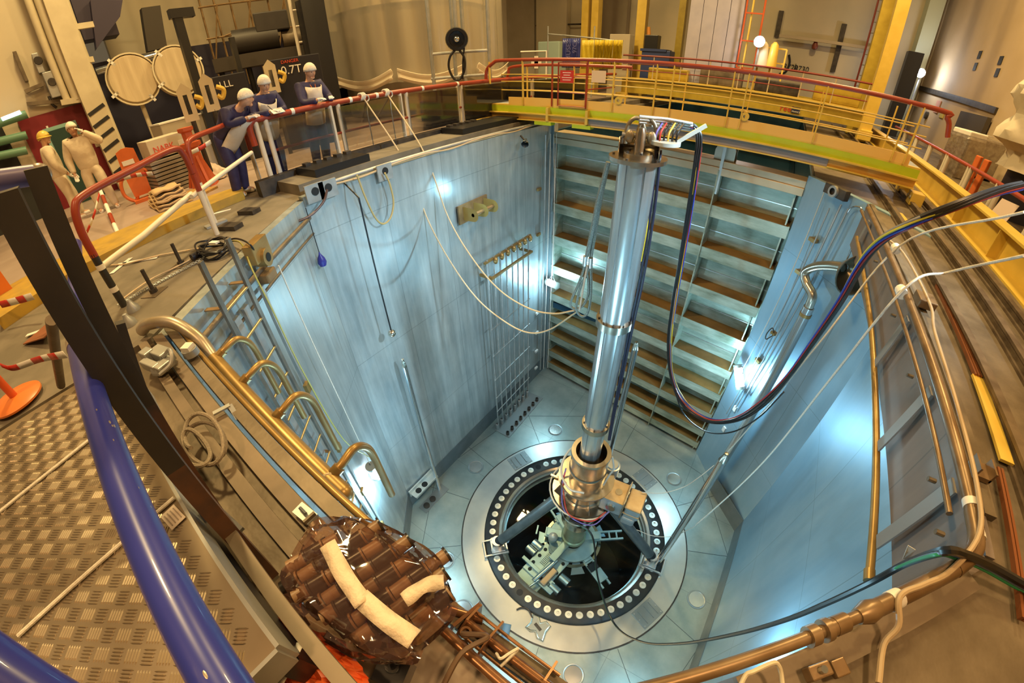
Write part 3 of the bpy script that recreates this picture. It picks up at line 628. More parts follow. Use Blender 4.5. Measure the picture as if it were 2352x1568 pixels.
# left wall: rack of drive rods over a stub plate
rk = thing('rod_rack', 'rack of slender vertical rods tied to the left wall near the gate', 'rack', (-5.0, 7.5, 0))
ys = [6.20 + i * (7.95 - 6.20) / 7 for i in range(8)]
for y in ys: MB().cyl((-5.12, y, .25), (-5.12, y, 5.98), .022, n=8).done('rod', GALV, rk)
MB().bar((-5.12, 6.1, 5.93), (-5.12, 8.05, 5.93), .05, .05).done('top_bar', BRONZE, rk)
for y in ys[1:]:
    MB().ball((-5.06, y, 5.88), .06, (1, 1, 1.5), 8, 6).done('hook', BRONZE, rk)
MB().bar((-5.04, 6.2, 5.5), (-5.04, 8.0, 5.5), .06, .05).done('catch_bar', BRONZE, rk)
for y in (6.25, 7.96): MB().bar((-5.4, y, 5.5), (-5.02, y, 5.5), .06, .06).done('bracket', BRONZE, rk)
for z in (4.0, 3.1, 2.2, 1.45, .85): MB().bar((-5.10, 6.16, z), (-5.10, 8.0, z), .02, .02).done('cross_rod', STEEL, rk)
st = thing('stub_plate', 'floor plate with two rows of short stubs under the rod rack', 'plate', (-4.95, 7.08, 0))
MB().box((-4.95, 7.08, .012), (.70, 2.05, .02)).done('plate', MATS['hatch_steel'], st, .004)
for i, y in enumerate(ys):
    for x in (-5.12, -4.72): MB().lathe([(.055, 0), (.055, .11 if x > -4.8 else .24), (.035, .115 if x > -4.8 else .25), (.035, .05)], (x, y - .05, .02), n=14).done('stub', DARK if x > -4.8 else GALV, st)
# vertical rods and cables left of the gate
for i, (x, y, r, z0, lb_) in enumerate([(-5.24, 8.95, .02, .4, 'thin steel conduit up the left wall beside the gate'), (-5.22, 9.15, .012, .3, 'thin white cord dropping down beside the gate corner'), (-5.12, 9.28, .012, .3, 'second white cord dropping closest to the gate corner')]):
    tag(MB().cyl((x, y, z0), (x, y, 8.3), r, n=8).done('conduit' if i == 0 else 'cord', GALV if i == 0 else ROPEW), lb_, 'conduit' if i == 0 else 'cord')
mb = thing('conduit_clips', 'row of small clips on the left wall beside the gate corner', 'clips', (-5.35, 8.8, .5))
for z in (6.9, 5.6, 2.9, 2.1, 1.3, .5): MB().box((-5.36, 8.85, z), (.06, .16, .07)).done('clip', BRONZE if z > 5 else WHITE, mb)
# pool lamps: sealed tube lamps hung on cords
LAMP = emit('lamp_glow', (.80, .90, 1.0), 14); LCAP = mat('lamp_cap', (.35, .33, .28), .35, .7)
def tube_lamp(c, d, L_, r, label, cord_to, lit=True):
    c = V3(c); d = V3(d).normalized(); t = thing('pool_lamp', label, 'lamp', c, 'sealed tube lamps hung in the pool')
    MB().cyl(c - d * L_ / 2, c + d * L_ / 2, r, n=20).done('tube', LAMP, t)
    for s in (-1, 1): MB().cyl(c + d * s * L_ / 2, c + d * s * (L_ / 2 + .07), r * 1.12, n=20).done('end_cap', LCAP, t)
    mb = MB(); a, b_, _ = frame(d)
    mb.tube(smooth([c - d * L_ * .45 + UP * r, c + UP * (r + .18), c + d * L_ * .45 + UP * r], 6), .008, 6); mb.done('handle', DARK, t)
    MB().tube(smooth([c + UP * (r + .18), (c + V3(cord_to)) / 2 + Vector((.03, .02, 0)), V3(cord_to)], 6), .009, 6).done('cord', ROPEW, t)
tube_lamp((-5.0, 9.1, 3.98), (1, -.35, .15), .34, .10, 'glowing tube lamp hung in the left corner beside the gate', (-5.1, 9.1, 8.3))
tube_lamp((.80, 8.25, 3.72), (.45, -.45, -.75), .46, .10, 'glowing tube lamp hung on the bright angled wall right of the gate', (.98, 8.3, 8.3))
p3 = LW(858, 1082, .16); tube_lamp(p3, (.15, -.1, .9), .36, .09, 'glowing tube lamp hung low beside the ladder', LW(640, 610, .16))
mb = MB(); a, b_, d = frame((.15, -.1, .9))
for i in range(12):
    q = p3 + d * (-.17 + .03 * i); mb.lathe([(.095, -.006), (.10, 0), (.095, .006)], q, d, 14)
# hanging ball on a rod and the blue pear
bl = thing('hanging_ball', 'small metal ball hanging on a long thin rod before the left wall', 'weight', ax(900, 765, -5.15))
b0 = ax(900, 765, -5.15); MB().ball(b0, .075, n=16, m=10).done('ball', BRS, bl)
MB().tube([b0 + UP * .07, Vector((b0.x, b0.y, 8.3)), Vector((-5.5, b0.y, 8.52))], .014, 8).done('rod', BLACKC, bl)
pr = thing('blue_pear', 'dark blue pear shaped weight hanging on a thin cord before the left wall', 'weight', ax(739, 598, -5.3))
b0 = ax(739, 598, -5.3); MB().lathe([(0, -.10), (.05, -.085), (.07, -.03), (.055, .04), (.02, .1), (.008, .14)], b0, n=16).done('bob', mat('bob_blue', (.03, .03, .25), .4), pr)
MB().tube([b0 + UP * .13, Vector((b0.x, b0.y, 8.4))], .007, 6).done('cord', BLACKC, pr)
# hoses on the left wall
tag(MB().tube(smooth([ax(x, y, -5.3) for x, y in ((820, 402), (840, 455), (862, 500), (880, 514), (897, 500), (904, 465), (896, 425), (884, 397))], 6), .016, 8).done('hose_loop', mat('ochre_hose', (.48, .36, .14), .5)), 'ochre hose hanging in a loop below the left rim', 'hose')
tag(MB().tube(smooth([ax(x, y, -5.3) for x, y in ((752, 435), (744, 462), (722, 488), (700, 502), (672, 512))], 6), .018, 8).done('brown_hose', mat('brown_rubber', (.10, .045, .03), .45)), 'dark brown hose curving from a hole under the left rim', 'hose')
for q, lb_ in (((882, 395), 'behind the ochre hose loop'), ((752, 433), 'above the brown hose'), ((722, 442), 'nearest the corner')):
    c = ax(*q, -5.41); h = thing('wall_port', 'square plate with a round hole under the left rim ' + lb_, 'port', c)
    MB().box(c + Vector((.02, 0, 0)), (.03, .3, .26)).done('plate', GALV, h); MB().cyl(c + Vector((.03, 0, .02)), c + Vector((.045, 0, .02)), .06).done('hole', MATS['hole_black'], h)
# white cone-shaped spotlight high in the left corner
c = ax(1207, 325, -5.2); t = thing('corner_lamp', 'small chrome lamp bracket high on the left wall near the gate', 'lamp', c)
MB().lathe([(.03, -.1), (.05, .0), (.09, .12), (.085, .13)], c, (.4, -.8, -.3), n=16).done('shade', CHR, t); MB().bar(c, c + Vector((-.2, .1, .1)), .03, .03).done('arm', DARK, t)
# angled wall right of the gate: funnel pipe, conduits, hoop
AN = Vector((V2[1] - RC[1], RC[0] - V2[0], 0)).normalized()
if (Vector((RCX, RCY, 0)) - Vector((*V2, 0))).dot(AN) < 0: AN = -AN
AW = lambda x, y, off: aw(x, y, V2, RC, off)
fp = thing('funnel_pipe', 'bright steel pipe up the angled wall, bent over into a wide dark funnel', 'pipe', AW(1645, 1085, .2))
pts = [AW(1645, 1085, .25)] + [AW(1858, 705, .25)]
MB().cyl(pts[0], pts[1], .105, n=20).done('riser', mat('riser_steel', (.52, .56, .58), .25, .75), fp)
cr = smooth([AW(1858, 705, .25), AW(1866, 678, .25), AW(1852, 650, .25), AW(1850, 625, .25), AW(1875, 612, .27), AW(1910, 610, .3), AW(1938, 614, .32)], 6)
MB().tube(cr, .085, 18).done('swan_neck', mat('swan_neck', (.55, .48, .38), .22, .85), fp)
f0 = AW(1938, 614, .32); fd = (AW(1985, 648, .45) - f0).normalized()
MB().lathe([(.085, 0), (.20, .12), (.33, .30), (.35, .34), (.33, .34), (.18, .14), (.07, .02)], f0, fd, 28).done('funnel', mat('funnel_steel', (.30, .24, .16), .3, .7), fp)
MB().lathe([(.088, -.03), (.115, -.03), (.115, .03), (.088, .03)], AW(1850, 722, .25), (0, 0, 1), 20).done('collar', BRONZE, fp)
for i, (x0, y0, x1, y1, r) in enumerate([(1932, 470, 1690, 935, .018), (1905, 478, 1668, 950, .014), (1948, 480, 1715, 905, .014)]):
    tag(MB().cyl(AW(x0, y0, .1), AW(x1, y1, .1), r, n=8).done('wall_conduit', GALV), ['middle thin conduit on the angled wall left of the funnel pipe', 'leftmost thin conduit on the angled wall nearest the gate', 'thin conduit on the angled wall nearest the funnel pipe'][i], 'conduit')
for q in ((1868, 551), (1836, 625), (1806, 690), (1742, 828)): 
    pass
hp = smooth([AW(x, y, .08) for x, y in ((1940, 610), (1960, 560), (1978, 515), (1985, 492), (1975, 476), (1958, 476), (1945, 490))], 6)
tag(MB().tube(hp, .014, 8).done('hoop_conduit', CHR), 'bright thin conduit bent in a hoop above the funnel pipe', 'conduit')
cb = thing('wall_hook', 'small wire hook fixing on the angled wall left of the funnel pipe', 'hook', AW(1778, 765, .1))
c = AW(1778, 765, .1); MB().box(c, (.12, .12, .05), rz=-.8).done('plate', BRONZE, cb); MB().tube(smooth([c, c + AN * .12 + UP * .15, c + AN * .2, c + AN * .15 - UP * .15, c - UP * .05], 5), .012, 6).done('hook', DARK, cb)
for i, q in enumerate(((1868, 551), (1836, 625), (1742, 828))):
    c = AW(*q, .06); tag(MB().box(c, (.16, .10, .07), rz=math.atan2(RC[1] - V2[1], RC[0] - V2[0])).done('conduit_clamp', BRONZE), ['highest', 'middle', 'lowest'][i] + ' of three brown clamps on the angled wall conduits', 'clamp', 'clamps on the angled wall')
for i, q in enumerate(((1688, 938), (1663, 985))):
    c = AW(*q, .02); tag(MB().box(c, (.05, .10, .16), rz=.75).done('white_tag', WHITE), ('upper' if i == 0 else 'lower') + ' white tag on the foot of the bright angled wall', 'tag')
lg_ = thing('wall_lug', 'dark lifting lug box at the top of the angled wall next to the gate', 'lug', AW(1925, 440, .12))
c = AW(1922, 440, .12); MB().box(c, (.5, .12, .18), rz=math.atan2(RC[1] - V2[1], RC[0] - V2[0])).done('plate', DARK, lg_, .01); MB().lathe([(.06, -.03), (.10, -.03), (.10, .03), (.06, .03)], c + AN * .08, AN, 16).done('eye', GALV, lg_)
# right wall: bronze pipe hung on straps from the apron, rim pipe with fittings
BX = 1.52
pb = thing('hung_pipe', 'long brown pipe hung on straps below the right ledge', 'pipe', (BX, 4.5, 7.5))
P_ = [ax(x, y, BX) for x, y in ((1968, 545), (2000, 740), (2010, 900), (2012, 1100), (1997, 1325))]
zc = sum(p.z for p in P_) / 5
MB().tube([Vector((BX, P_[0].y, P_[0].z)), Vector((BX, P_[1].y, P_[1].z)), Vector((BX, P_[2].y, P_[2].z)), Vector((BX, P_[3].y, P_[3].z)), Vector((BX, P_[4].y, P_[4].z))], .030, 12).done('pipe', BRONZE, pb)
MB().cyl(P_[4] + Vector((0, -.03, 0)), P_[4] + Vector((0, .05, 0)), .038).done('end_cap', BRONZE, pb)
for (x0, y0), (x1, y1) in (((2010, 835), (2085, 735)), ((2018, 1025), (2130, 920)), ((2015, 1245), (2160, 1135)), ((1968, 560), (2000, 480))):
    a = ax(x0, y0, BX); b_ = ax(x1, y1, BX); MB().bar(a, Vector((BX + .03, a.y, 8.36)), .11, .014, up=(1, 0, 0)).done('strap', mat('strap_steel', (.34, .32, .30), .4, .5), pb)
rpp = thing('rim_service_pipe', 'thick brown pipe with a bend and valve fittings along the right and near rim', 'pipe', (1.5, 3, 8.5))
RP = mat('service_pipe', (.19, .115, .055), .36, .45, (.27, .18, .10), 7)
ZP = 8.53
side = [az(x, y, ZP) for x, y in ((2015, 485), (2040, 560), (2092, 700), (2133, 850), (2152, 950), (2190, 1060), (2213, 1160))]
side = [Vector((1.46, p.y, ZP)) for p in side]
MB().tube(side + [Vector((1.46, 1.62, ZP))], .034, 14).done('side_run', RP, rpp)
bend = smooth([Vector((1.46, 1.62, ZP)), Vector((1.455, 1.48, ZP)), Vector((1.42, 1.38, ZP)), az(2190, 1308, ZP)], 6)
MB().tube(bend, .038, 14).done('elbow', RP, rpp)
n0, n1 = az(2190, 1308, ZP), az(1560, 1562, ZP)
def np_(t): return n0.lerp(n1, t)
MB().cyl(n0, np_(.36), .036, n=16).done('near_run', RP, rpp)
MB().tube([np_(.36), np_(.40), np_(.44)], .036, 16, radii=[.036, .046, .030]).done('reducer', RP, rpp)
MB().cyl(np_(.43), np_(1.12), .024, n=16).done('small_run', RP, rpp)
for t, r, l in ((.50, .036, .03), (.535, .034, .02), (.555, .042, .014), (.60, .038, .02)): MB().cyl(np_(t - l / 2), np_(t + l), r, n=16).done('coupling', RP, rpp)
for q in ((2210, 1150), (2235, 1225)):
    c = Vector((1.46, az(*q, ZP).y, ZP)); MB().cyl(c - Vector((0, .02, 0)), c + Vector((0, .025, 0)), .0365, n=16).done('tape', WHITE, rpp)
MB().cyl(np_(.27), np_(.31), .039, n=16).done('tape', WHITE, rpp)
# thin pipe under the rim at the right
tag(MB().tube([Vector((1.50, y, 8.34)) for y in (7.4, 5, 3, 1.75)], .018, 10).done('thin_rim_pipe', RP), 'thin brown pipe just below the thick pipe on the right rim', 'pipe')
for i, q in enumerate(((2060, 600), (2095, 720), (2115, 850), (2150, 1080), (2165, 1200))):
    c = Vector((1.55, az(*q, 8.3).y, 8.22)); tag(MB().cyl(c, c + Vector((-.05, 0, 0)), .016, n=8).done('rim_bolt', RIM), 'small bolt sticking out below the right rim', 'bolt', 'bolts below the right rim')
# beige hose taped along the thick pipe, dropping over the near right deck
hb = smooth([Vector((1.50, az(2063, 565, ZP).y, 8.57)), Vector((1.62, 5.0, 8.56)), Vector((1.66, 3.9, 8.54)), Vector((1.56, 3.3, 8.56)), Vector((1.52, 2.4, 8.56)), Vector((1.47, 1.75, 8.585)), Vector((1.42, 1.45, 8.585)), np_(.06) + UP * .05, np_(.2) + UP * .055, np_(.30) + UP * .05, np_(.33) + Vector((.06, -.06, .0)), az(2030, 1480, 8.48), az(2018, 1568, 8.46)], 6)
tag(MB().tube(hb, .0125, 8).done('taped_hose', mat('tan_hose', (.45, .33, .20), .5)), 'tan hose taped along the thick rim pipe and down the near right deck', 'hose')
# ---------------------------------------------------------------- ropes, slings and cable bundles
def cable(name, pts, r, m, label, cat, n=7, per=8):
    return tag(MB().tube(smooth(pts, per), r, n).done(name, m), label, cat)
SLX = mc - CS * .0
# wire sling from the mast head: plane facing the viewer just left of the mast
s0 = ad(1397, 372, 4.75); s1 = ad(1347, 588, 4.85)
WIRE = mat('wire_sling', (.36, .40, .36), .4, .6, (.2, .22, .2), 80, .3)
slg = thing('wire_sling', 'grey braided wire sling with looped eyes hanging beside the mast', 'sling', s1)
MB().tube(smooth([s0, ad(1375, 455, 4.78), ad(1362, 520, 4.8), ad(1348, 588, 4.85)], 6), .030, 8).done('rope', WIRE, slg)
MB().tube(smooth([s0, ad(1380, 455, 4.80), ad(1369, 520, 4.83), ad(1357, 592, 4.88)], 6), .026, 8).done('rope', WIRE, slg)
for a, b_ in (((1345, 588), (1343, 610)), ((1357, 592), (1356, 614))): MB().cyl(ad(*a, 4.86), ad(*b_, 4.86), .032).done('ferrule', STEEL, slg)
def loop(px): return smooth([ad(x, y, 4.86) for x, y in px], 6)
MB().tube(loop([(1343, 612), (1330, 650), (1314, 685), (1311, 702), (1322, 709), (1338, 702), (1350, 680), (1352, 650), (1346, 612)]), .020, 8).done('eye', WIRE, slg)
MB().tube(loop([(1354, 614), (1335, 655), (1326, 690), (1324, 712), (1336, 726), (1349, 720), (1356, 690), (1358, 650), (1357, 614)]), .020, 8).done('eye', WIRE, slg)
MB().tube([ad(1349, 610, 4.84), ad(1340, 660, 4.84), ad(1331, 712, 4.84)], .014, 6).done('tie', ROPEW, slg)
# two beige ropes from the left handrail to the sling
def sag(a, b_, px, m, r, nm, lb_):
    return cable(nm, [a] + [ad(x, y, D) for x, y, D in px] + [b_], r, m, lb_, 'rope', 6)
cable('long_rope', [ax(833, 222, -6.68), ad(930, 372, 7.6), ad(985, 510, 7.2), ad(1040, 610, 6.8), ad(1100, 690, 6.4), ad(1165, 742, 6.0), ad(1215, 764, 5.6), ad(1262, 757, 5.3), ad(1325, 716, 4.86)], .014, ROPE, 'beige rope from the left handrail to the sling, the lower sagging one', 'rope', 6)
cable('long_rope', [ax(888, 214, -6.68), ad(975, 352, 7.7), ad(1030, 500, 7.2), ad(1090, 600, 6.7), ad(1150, 668, 6.2), ad(1215, 708, 5.7), ad(1270, 720, 5.3), ad(1320, 713, 4.86)], .014, ROPE, 'beige rope from the left handrail to the sling, the upper tighter one', 'rope', 6)
for i, q in enumerate(((831, 222), (886, 213))):
    c = ax(*q, -6.69); mb = MB()
    for k in range(3): mb.tube([c + Vector((math.cos(t) * .062, (k - 1) * .035 + .01 * math.sin(2 * t), math.sin(t) * .062)) for t in [j * .45 for j in range(14)]], .014, 6, closed=True)
    mb.tube(smooth([c, c + Vector((.08, .06, .02)), c + Vector((.04, .12, -.06)), c + Vector((.07, .02, -.2)), c + Vector((.05, .04, -.9))], 6), .012, 6)
    tag(mb.done('rope_hitch', ROPEW), ('left' if i == 0 else 'right') + ' of the two white rope hitches wound round the left red handrail', 'rope')
# connector platform right of the mast head with conduit bundle to the bridge
pl = thing('connector_plate', 'round plate with plugged cables beside the mast head', 'connector plate', ad(1530, 330, 4.9))
c = ad(1528, 328, 4.75); MB().lathe([(0, -.02), (.17, -.02), (.17, .02), (0, .02)], c, n=28).done('plate', mat('pale_steel', (.66, .70, .66), .4, .4), pl)
for i, m_ in enumerate((WB, WR, BLACKC, YEL, BLACKC, BLACKC)):
    q = c + CS * (-.11 + .045 * i); MB().tube(smooth([q, q + UP * .10, q + UP * .16 - CU * .06 + CS * .03, q + UP * .2 - CU * .16 + CS * .06], 5), .012, 6).done('plug_lead', m_, pl)
MB().bar(c + CS * .1, c + CS * .42 - CU * .1 + UP * .22, .02, .045).done('stay', mat('pale_steel', (.66, .7, .66), .4, .4), pl)
for i in range(4):
    a = ad(1468, 267 + i * 7, 4.75 + .02 * i); b_ = ad(1590, 284 + i * 5, 5.0 + .03 * i)
    tag(MB().tube([a, a.lerp(b_, .5) + UP * .01, b_], .017, 8).done('flex_conduit', mat('alu_conduit', (.68, .68, .64), .3, .75)), 'silver flexible conduit beside the mast head', 'conduit', 'parallel silver conduits at the mast head')
# the two dark cables that follow the mast down
for i, dx in enumerate((0, 9)):
    pts = [ad(1508 + dx, 345, 4.75), ad(1494 + dx, 480, 4.72), ad(1470 + dx * .8, 640, 4.7), ad(1445 + dx * .7, 760, 4.68), ad(1422 + dx * .5, 880, 4.66), ad(1406 + dx * .4, 960, 4.65), ad(1398 + dx * .3, 1010, 4.62)]
    cable('mast_cable', pts, .020, mat('navy_cable', (.02, .022, .05), .35), ('left' if i == 0 else 'right') + ' of the two dark cables running down along the mast', 'cable')
cable('thin_lead', [ad(1500, 372, 4.70), ad(1490, 450, 4.68), ad(1486, 520, 4.67), ad(1472, 600, 4.66)], .010, mat('cable_yellow', (.72, .55, .03), .4), 'thin yellow lead close to the right side of the mast', 'cable')
# the large bundle: from the bridge down, round the bottom and up to the right handrail
D0 = 5.1
bpx = [(1562, 288, 5.0), (1592, 292, 5.05), (1605, 320, 5.05), (1600, 380, 5.05), (1585, 480, 5.1), (1565, 600, 5.1), (1548, 700, 5.15), (1538, 790, 5.2), (1545, 870, 5.25), (1575, 930, 5.3), (1630, 965, 5.2), (1690, 962, 5.1), (1745, 930, 4.9), (1805, 870, 4.7), (1870, 780, 4.5), (1930, 690, 4.2), (1975, 610, 3.9), (2020, 555, 3.6), (2090, 515, 3.4), (2200, 472, 3.5), (2290, 440, 3.75), (2345, 428, 3.95)]
base = [ad(x, y, D) for x, y, D in bpx]
cols = [('black', BLACKC), ('black', BLACKC), ('black', BLACKC), ('grey', mat('cable_grey', (.30, .28, .26), .4)), ('yellow', MATS['cable_yellow']), ('blue', mat('cable_blue', (.02, .05, .40), .4)), ('red', mat('cable_red', (.42, .03, .02), .4)), ('black', BLACKC)]
for i, (cn, m_) in enumerate(cols):
    pts = []
    for j, p in enumerate(base):
        a = i * .9 + j * .35; w_ = .030 + (.03 if 8 < j < 13 else 0)
        pts.append(p + CS * math.cos(a) * w_ + UP * math.sin(a) * w_ * .8)
    cable('bundle_cable', pts, .017 if cn == 'black' else .010, m_, cn + ' cable in the big bundle looping from the bridge to the right handrail', 'cable', 6)
    if cn == 'black': C.objects[-1]['group'] = 'black cables in the big bundle'
bl_ = smooth([ad(1545, 880, 5.3), ad(1570, 950, 5.4), ad(1620, 990, 5.3), ad(1680, 992, 5.1), ad(1740, 960, 4.9), ad(1800, 900, 4.75)], 8)
tag(MB().tube(bl_, .013, 7).done('stray_cable', BLACKC), 'single dark cable hanging a little below the big bundle', 'cable')
# white ropes from the right over the rim pipe and down to the floor
cable('white_rope', [Vector((4.3, 4.35, 9.2)) if 0 else ad(2352, 487, 4.3), az(2066, 565, 8.6), ad(1880, 790, 4.9), ad(1740, 960, 5.6), ad(1645, 1066, 6.0)], .012, ROPEW, 'white rope crossing the right rim to the far side of the pool floor', 'rope', 6)
cable('white_rope', [ad(2352, 587, 3.8), az(2180, 625, 8.75), az(2075, 665, 8.6), ad(1900, 880, 4.2), ad(1740, 1075, 4.7), ad(1598, 1205, 4.85)], .012, ROPEW, 'white rope crossing the right rim down to the machine foot', 'rope', 6)
for i, (x, y) in enumerate(((2062, 568), (2076, 667))):
    c = az(x, y, 8.56); mb = MB(); mb.cyl(c + Vector((-.01, -.05, -.02)), c + Vector((-.01, .06, -.02)), .05, n=12); tag(mb.done('tape_wrap', WHITE), ('farther' if i == 0 else 'nearer') + ' white wrap holding a rope to the right rim pipe', 'tape')
cable('thin_line', [az(1474, 1134, 1.2) if 0 else ad(1474, 1130, 4.75), ad(1520, 1132, 4.9), ad(1570, 1118, 5.1), ad(1606, 1095, 5.3), ad(1640, 1068, 5.5)], .008, ROPEW, 'thin white line from the gearbox towards the right guide rod', 'rope', 5)
cable('thin_line', [ad(1462, 1216, 4.6), ad(1500, 1230, 4.7), ad(1545, 1230, 4.8), ad(1600, 1205, 4.9), ad(1650, 1160, 5.0)], .008, ROPEW, 'thin white line tied to the right machine leg', 'rope', 5)
# dark cable from the machine over the pool to the near right corner
kp = [pol(.8, 285, 2.1), ad(1360, 1230, 3.75), ad(1372, 1320, 3.35), ad(1395, 1400, 2.95), ad(1425, 1448, 2.7), ad(1480, 1475, 2.5), ad(1560, 1478, 2.35), ad(1680, 1458, 2.2), ad(1800, 1425, 2.1), ad(1900, 1385, 2.05), ad(2000, 1338, 2.03), ad(2080, 1295, 2.05), az(2165, 1266, 8.62), az(2215, 1272, 8.60), az(2280, 1300, 8.52), az(2352, 1340, 8.50), az(2420, 1372, 8.50)]
for i, (cn, m_, r) in enumerate((('black', BLACKC, .020), ('blue grey', mat('cable_bluegrey', (.12, .16, .26), .35), .011), ('green', WG, .008))):
    pts = [p + Vector((-.004 * i, 0, -.022 * i)) for p in kp]
    cable('floor_cable', pts, r, m_, cn + ' cable swung from the machine head to the near right corner', 'cable', 7)
tg = MB(); c = ad(2078, 1270, 2.05); tg.slab([c, c + Vector((.03, .01, -.06)), c + Vector((.06, .02, -.055)), c + Vector((.02, .0, .06)), c + Vector((-.03, 0, .07))], .003); tag(tg.done('tape_flag', WHITE), 'white tape flag on the dark cable at the near right corner', 'tape')
# cable laid along the left rim with small clips
cable('rim_cable', [Vector((-5.42, y, 8.54 + .03 * math.sin(y * 3))) for y in (2.9, 3.6, 4.3, 5.0, 5.7, 6.4, 7.1, 7.8, 8.5, 9.2)], .016, mat('tan_hose', (.45, .33, .2), .5), 'tan cable lying along the left rim of the pool', 'cable')
tag(MB().cyl((-5.5, 2.8, 8.56), (-5.46, 9.3, 8.56), .03, n=10).done('rim_tube', GALV), 'grey tube lying along the left rim of the pool', 'pipe')
# ---------------------------------------------------------------- yellow footbridge across the pool
RED = mat('rail_red', (.34, .045, .016), .35, 0, (.30, .045, .02), 6)
WEB = mat('web_green', (.46, .58, .02), .45, 0, (.42, .53, .02), 3)
YB = 8.6
bg_ = thing('footbridge', 'yellow footbridge with red handrail spanning the pool in front of the gate', 'bridge', (-2.2, YB, 8.5))
x0, x1 = -6.95, 2.42
MB().b(x0, x1, YB, YB + .1, 9.0, 9.03).done('top_flange', YEL, bg_); MB().b(x0, x1, YB - .01, YB + .02, 8.85, 9.0).done('web', WEB, bg_)['label'] = 'yellow-green web of the beam'
MB().b(x0, x1, YB - .12, YB + .16, 8.83, 8.855).done('bottom_flange', YEL, bg_)
for xa, xb in ((x0, -3.95), (.9, x1)): MB().b(xa, xb, YB - .02, YB + .02, 8.70, 8.83).done('lower_plate', mat('toe_yellow', (.80, .50, .12), .4), bg_); MB().b(xa, xb, YB - .10, YB + .1, 8.68, 8.70).done('lower_flange', YEL, bg_)
MB().b(-6.1, 2.2, YB, YB + .02, 9.03, 9.20).done('toe_board', mat('toe_yellow', (.80, .50, .12), .4), bg_)
MB().b(x0, x1, YB + .9, YB + 1.0, 8.72, 9.0).done('rear_beam', YEL, bg_); MB().b(x0 + .2, x1, YB + .1, YB + .9, 9.0, 9.03).done('walkway', GALV, bg_)
MB().b(-4.0, .9, YB - .05, YB - .02, 8.68, 8.83).done('board', mat('grey_board', (.30, .27, .26), .5), bg_); MB().b(-4.0, 1.6, YB - .08, YB - .06, 8.655, 8.68).done('edge_strip', YEL, bg_)
for x in (-4.95, -3.95): MB().b(x - .03, x + .03, YB - .12, YB + .02, 8.70, 9.0).done('stiffener', YEL, bg_)
for x in (-5.2, -4.2): MB().b(x - .1, x + .35, YB - .1, YB + .1, 8.60, 8.68).done('green_bracket', WEB, bg_)
def rail(pts, r, nm, m, par): return MB().tube(pts, r, 10).done(nm, m, par)
near = smooth([Vector((-6.78, YB, 9.55)), Vector((-6.72, YB, 9.85)), Vector((-6.45, YB, 10.03))], 5) + smooth([Vector((-6.3, YB, 10.04)), Vector((-2, YB, 10.04)), Vector((2.1, YB, 10.0)), Vector((2.5, YB, 9.9)), Vector((2.62, YB, 9.62))], 6)
rail(near, .042, 'handrail', RED, bg_)
far = smooth([Vector((-6.85, YB + 1, 9.3)), Vector((-6.8, YB + 1, 9.7)), Vector((-6.4, YB + 1, 9.90)), Vector((-3.4, YB + 1, 9.92))], 6); rail(far, .038, 'rear_handrail', RED, bg_)
for i, px in enumerate((1128, 1202, 1268, 1346, 1406, 1500, 1537, 1668, 1702, 1868, 2050, 2080)):
    yb = {1128: 231, 1202: 233, 1268: 238, 1346: 240, 1406: 237, 1500: 246, 1537: 252, 1668: 275, 1702: 268, 1868: 320, 2050: 355, 2080: 360}[px]
    X = ay(px, yb, YB).x; fr = i in (2, 3)
    MB().bar((X, YB - .01, 9.03), (X, YB - .01, 10.02), .05, .022, up=(1, 0, 0)).done('post', RED if fr else YEL, bg_)
for i in range(7):
    X = -6.2 + i * 1.35; MB().bar((X, YB + 1, 9.0), (X, YB + 1, 9.9), .05, .02, up=(1, 0, 0)).done('rear_post', YEL, bg_)
for z in (9.72, 9.56, 9.36):
    MB().cyl((-6.3, YB, z), (2.3, YB, z - .02), .013, n=6).done('mid_rail', YEL, bg_)
for z in (9.62, 9.3): MB().cyl((-6.3, YB + 1, z), (2.3, YB + 1, z), .013, n=6).done('rear_mid_rail', YEL, bg_)
ga, gb_ = ay(1283, 236, YB).x, ay(1346, 240, YB).x
gg = MB().tube([Vector((ga, YB - .04, 9.06)), Vector((gb_, YB - .04, 9.06)), Vector((gb_, YB - .04, 9.98)), Vector((ga, YB - .04, 9.98))], .02, 8, closed=True).done('swing_gate', RED, bg_)
for z in (9.35, 9.68): MB().cyl((ga, YB - .04, z), (gb_, YB - .04, z), .014, n=6).done('gate_bar', RED, gg)
for X in (ay(1420, 240, YB).x, ay(1710, 272, YB).x):
    MB().lathe([(.03, -.015), (.08, -.015), (.08, .015), (.03, .015)], (X, YB - .01, 9.26), (0, 1, 0), 16).done('lifting_eye', YEL, bg_)
for X, Y_, nm in ((2.52, YB - .05, 'r'), (2.52, YB + .95, 'r'), (-6.9, YB + .1, 'l')):
    e = MB().box((X, Y_, 8.54), (.22, .30, .22)).done('wheel_box', YEL, bg_, .015)
    for a in (-.08, .08): MB().cyl((X - .115, Y_ + a, 8.56), (X - .13, Y_ + a, 8.56), .03, n=10).done('bolt', GALV, e)
MB().b(-7.15, -6.2, YB - .35, YB - .15, 8.5, 8.66).done('end_carriage', YEL, bg_, .01)
sg = thing('warning_sign', 'small red sign with white writing hung on the bridge gate', 'sign', ay(1302, 176, YB - .06))
c = ay(1302, 176, YB - .07); MB().box(c, (.33, .012, .26)).done('panel', mat('sign_red', (.55, .04, .03), .4), sg)
for i, w_ in enumerate((.2, .16, .24, .2)): MB().box(c + Vector((0, -.008, .08 - .05 * i)), (w_, .004, .018)).done('writing', mat('sign_pink', (.85, .55, .5), .5), sg)
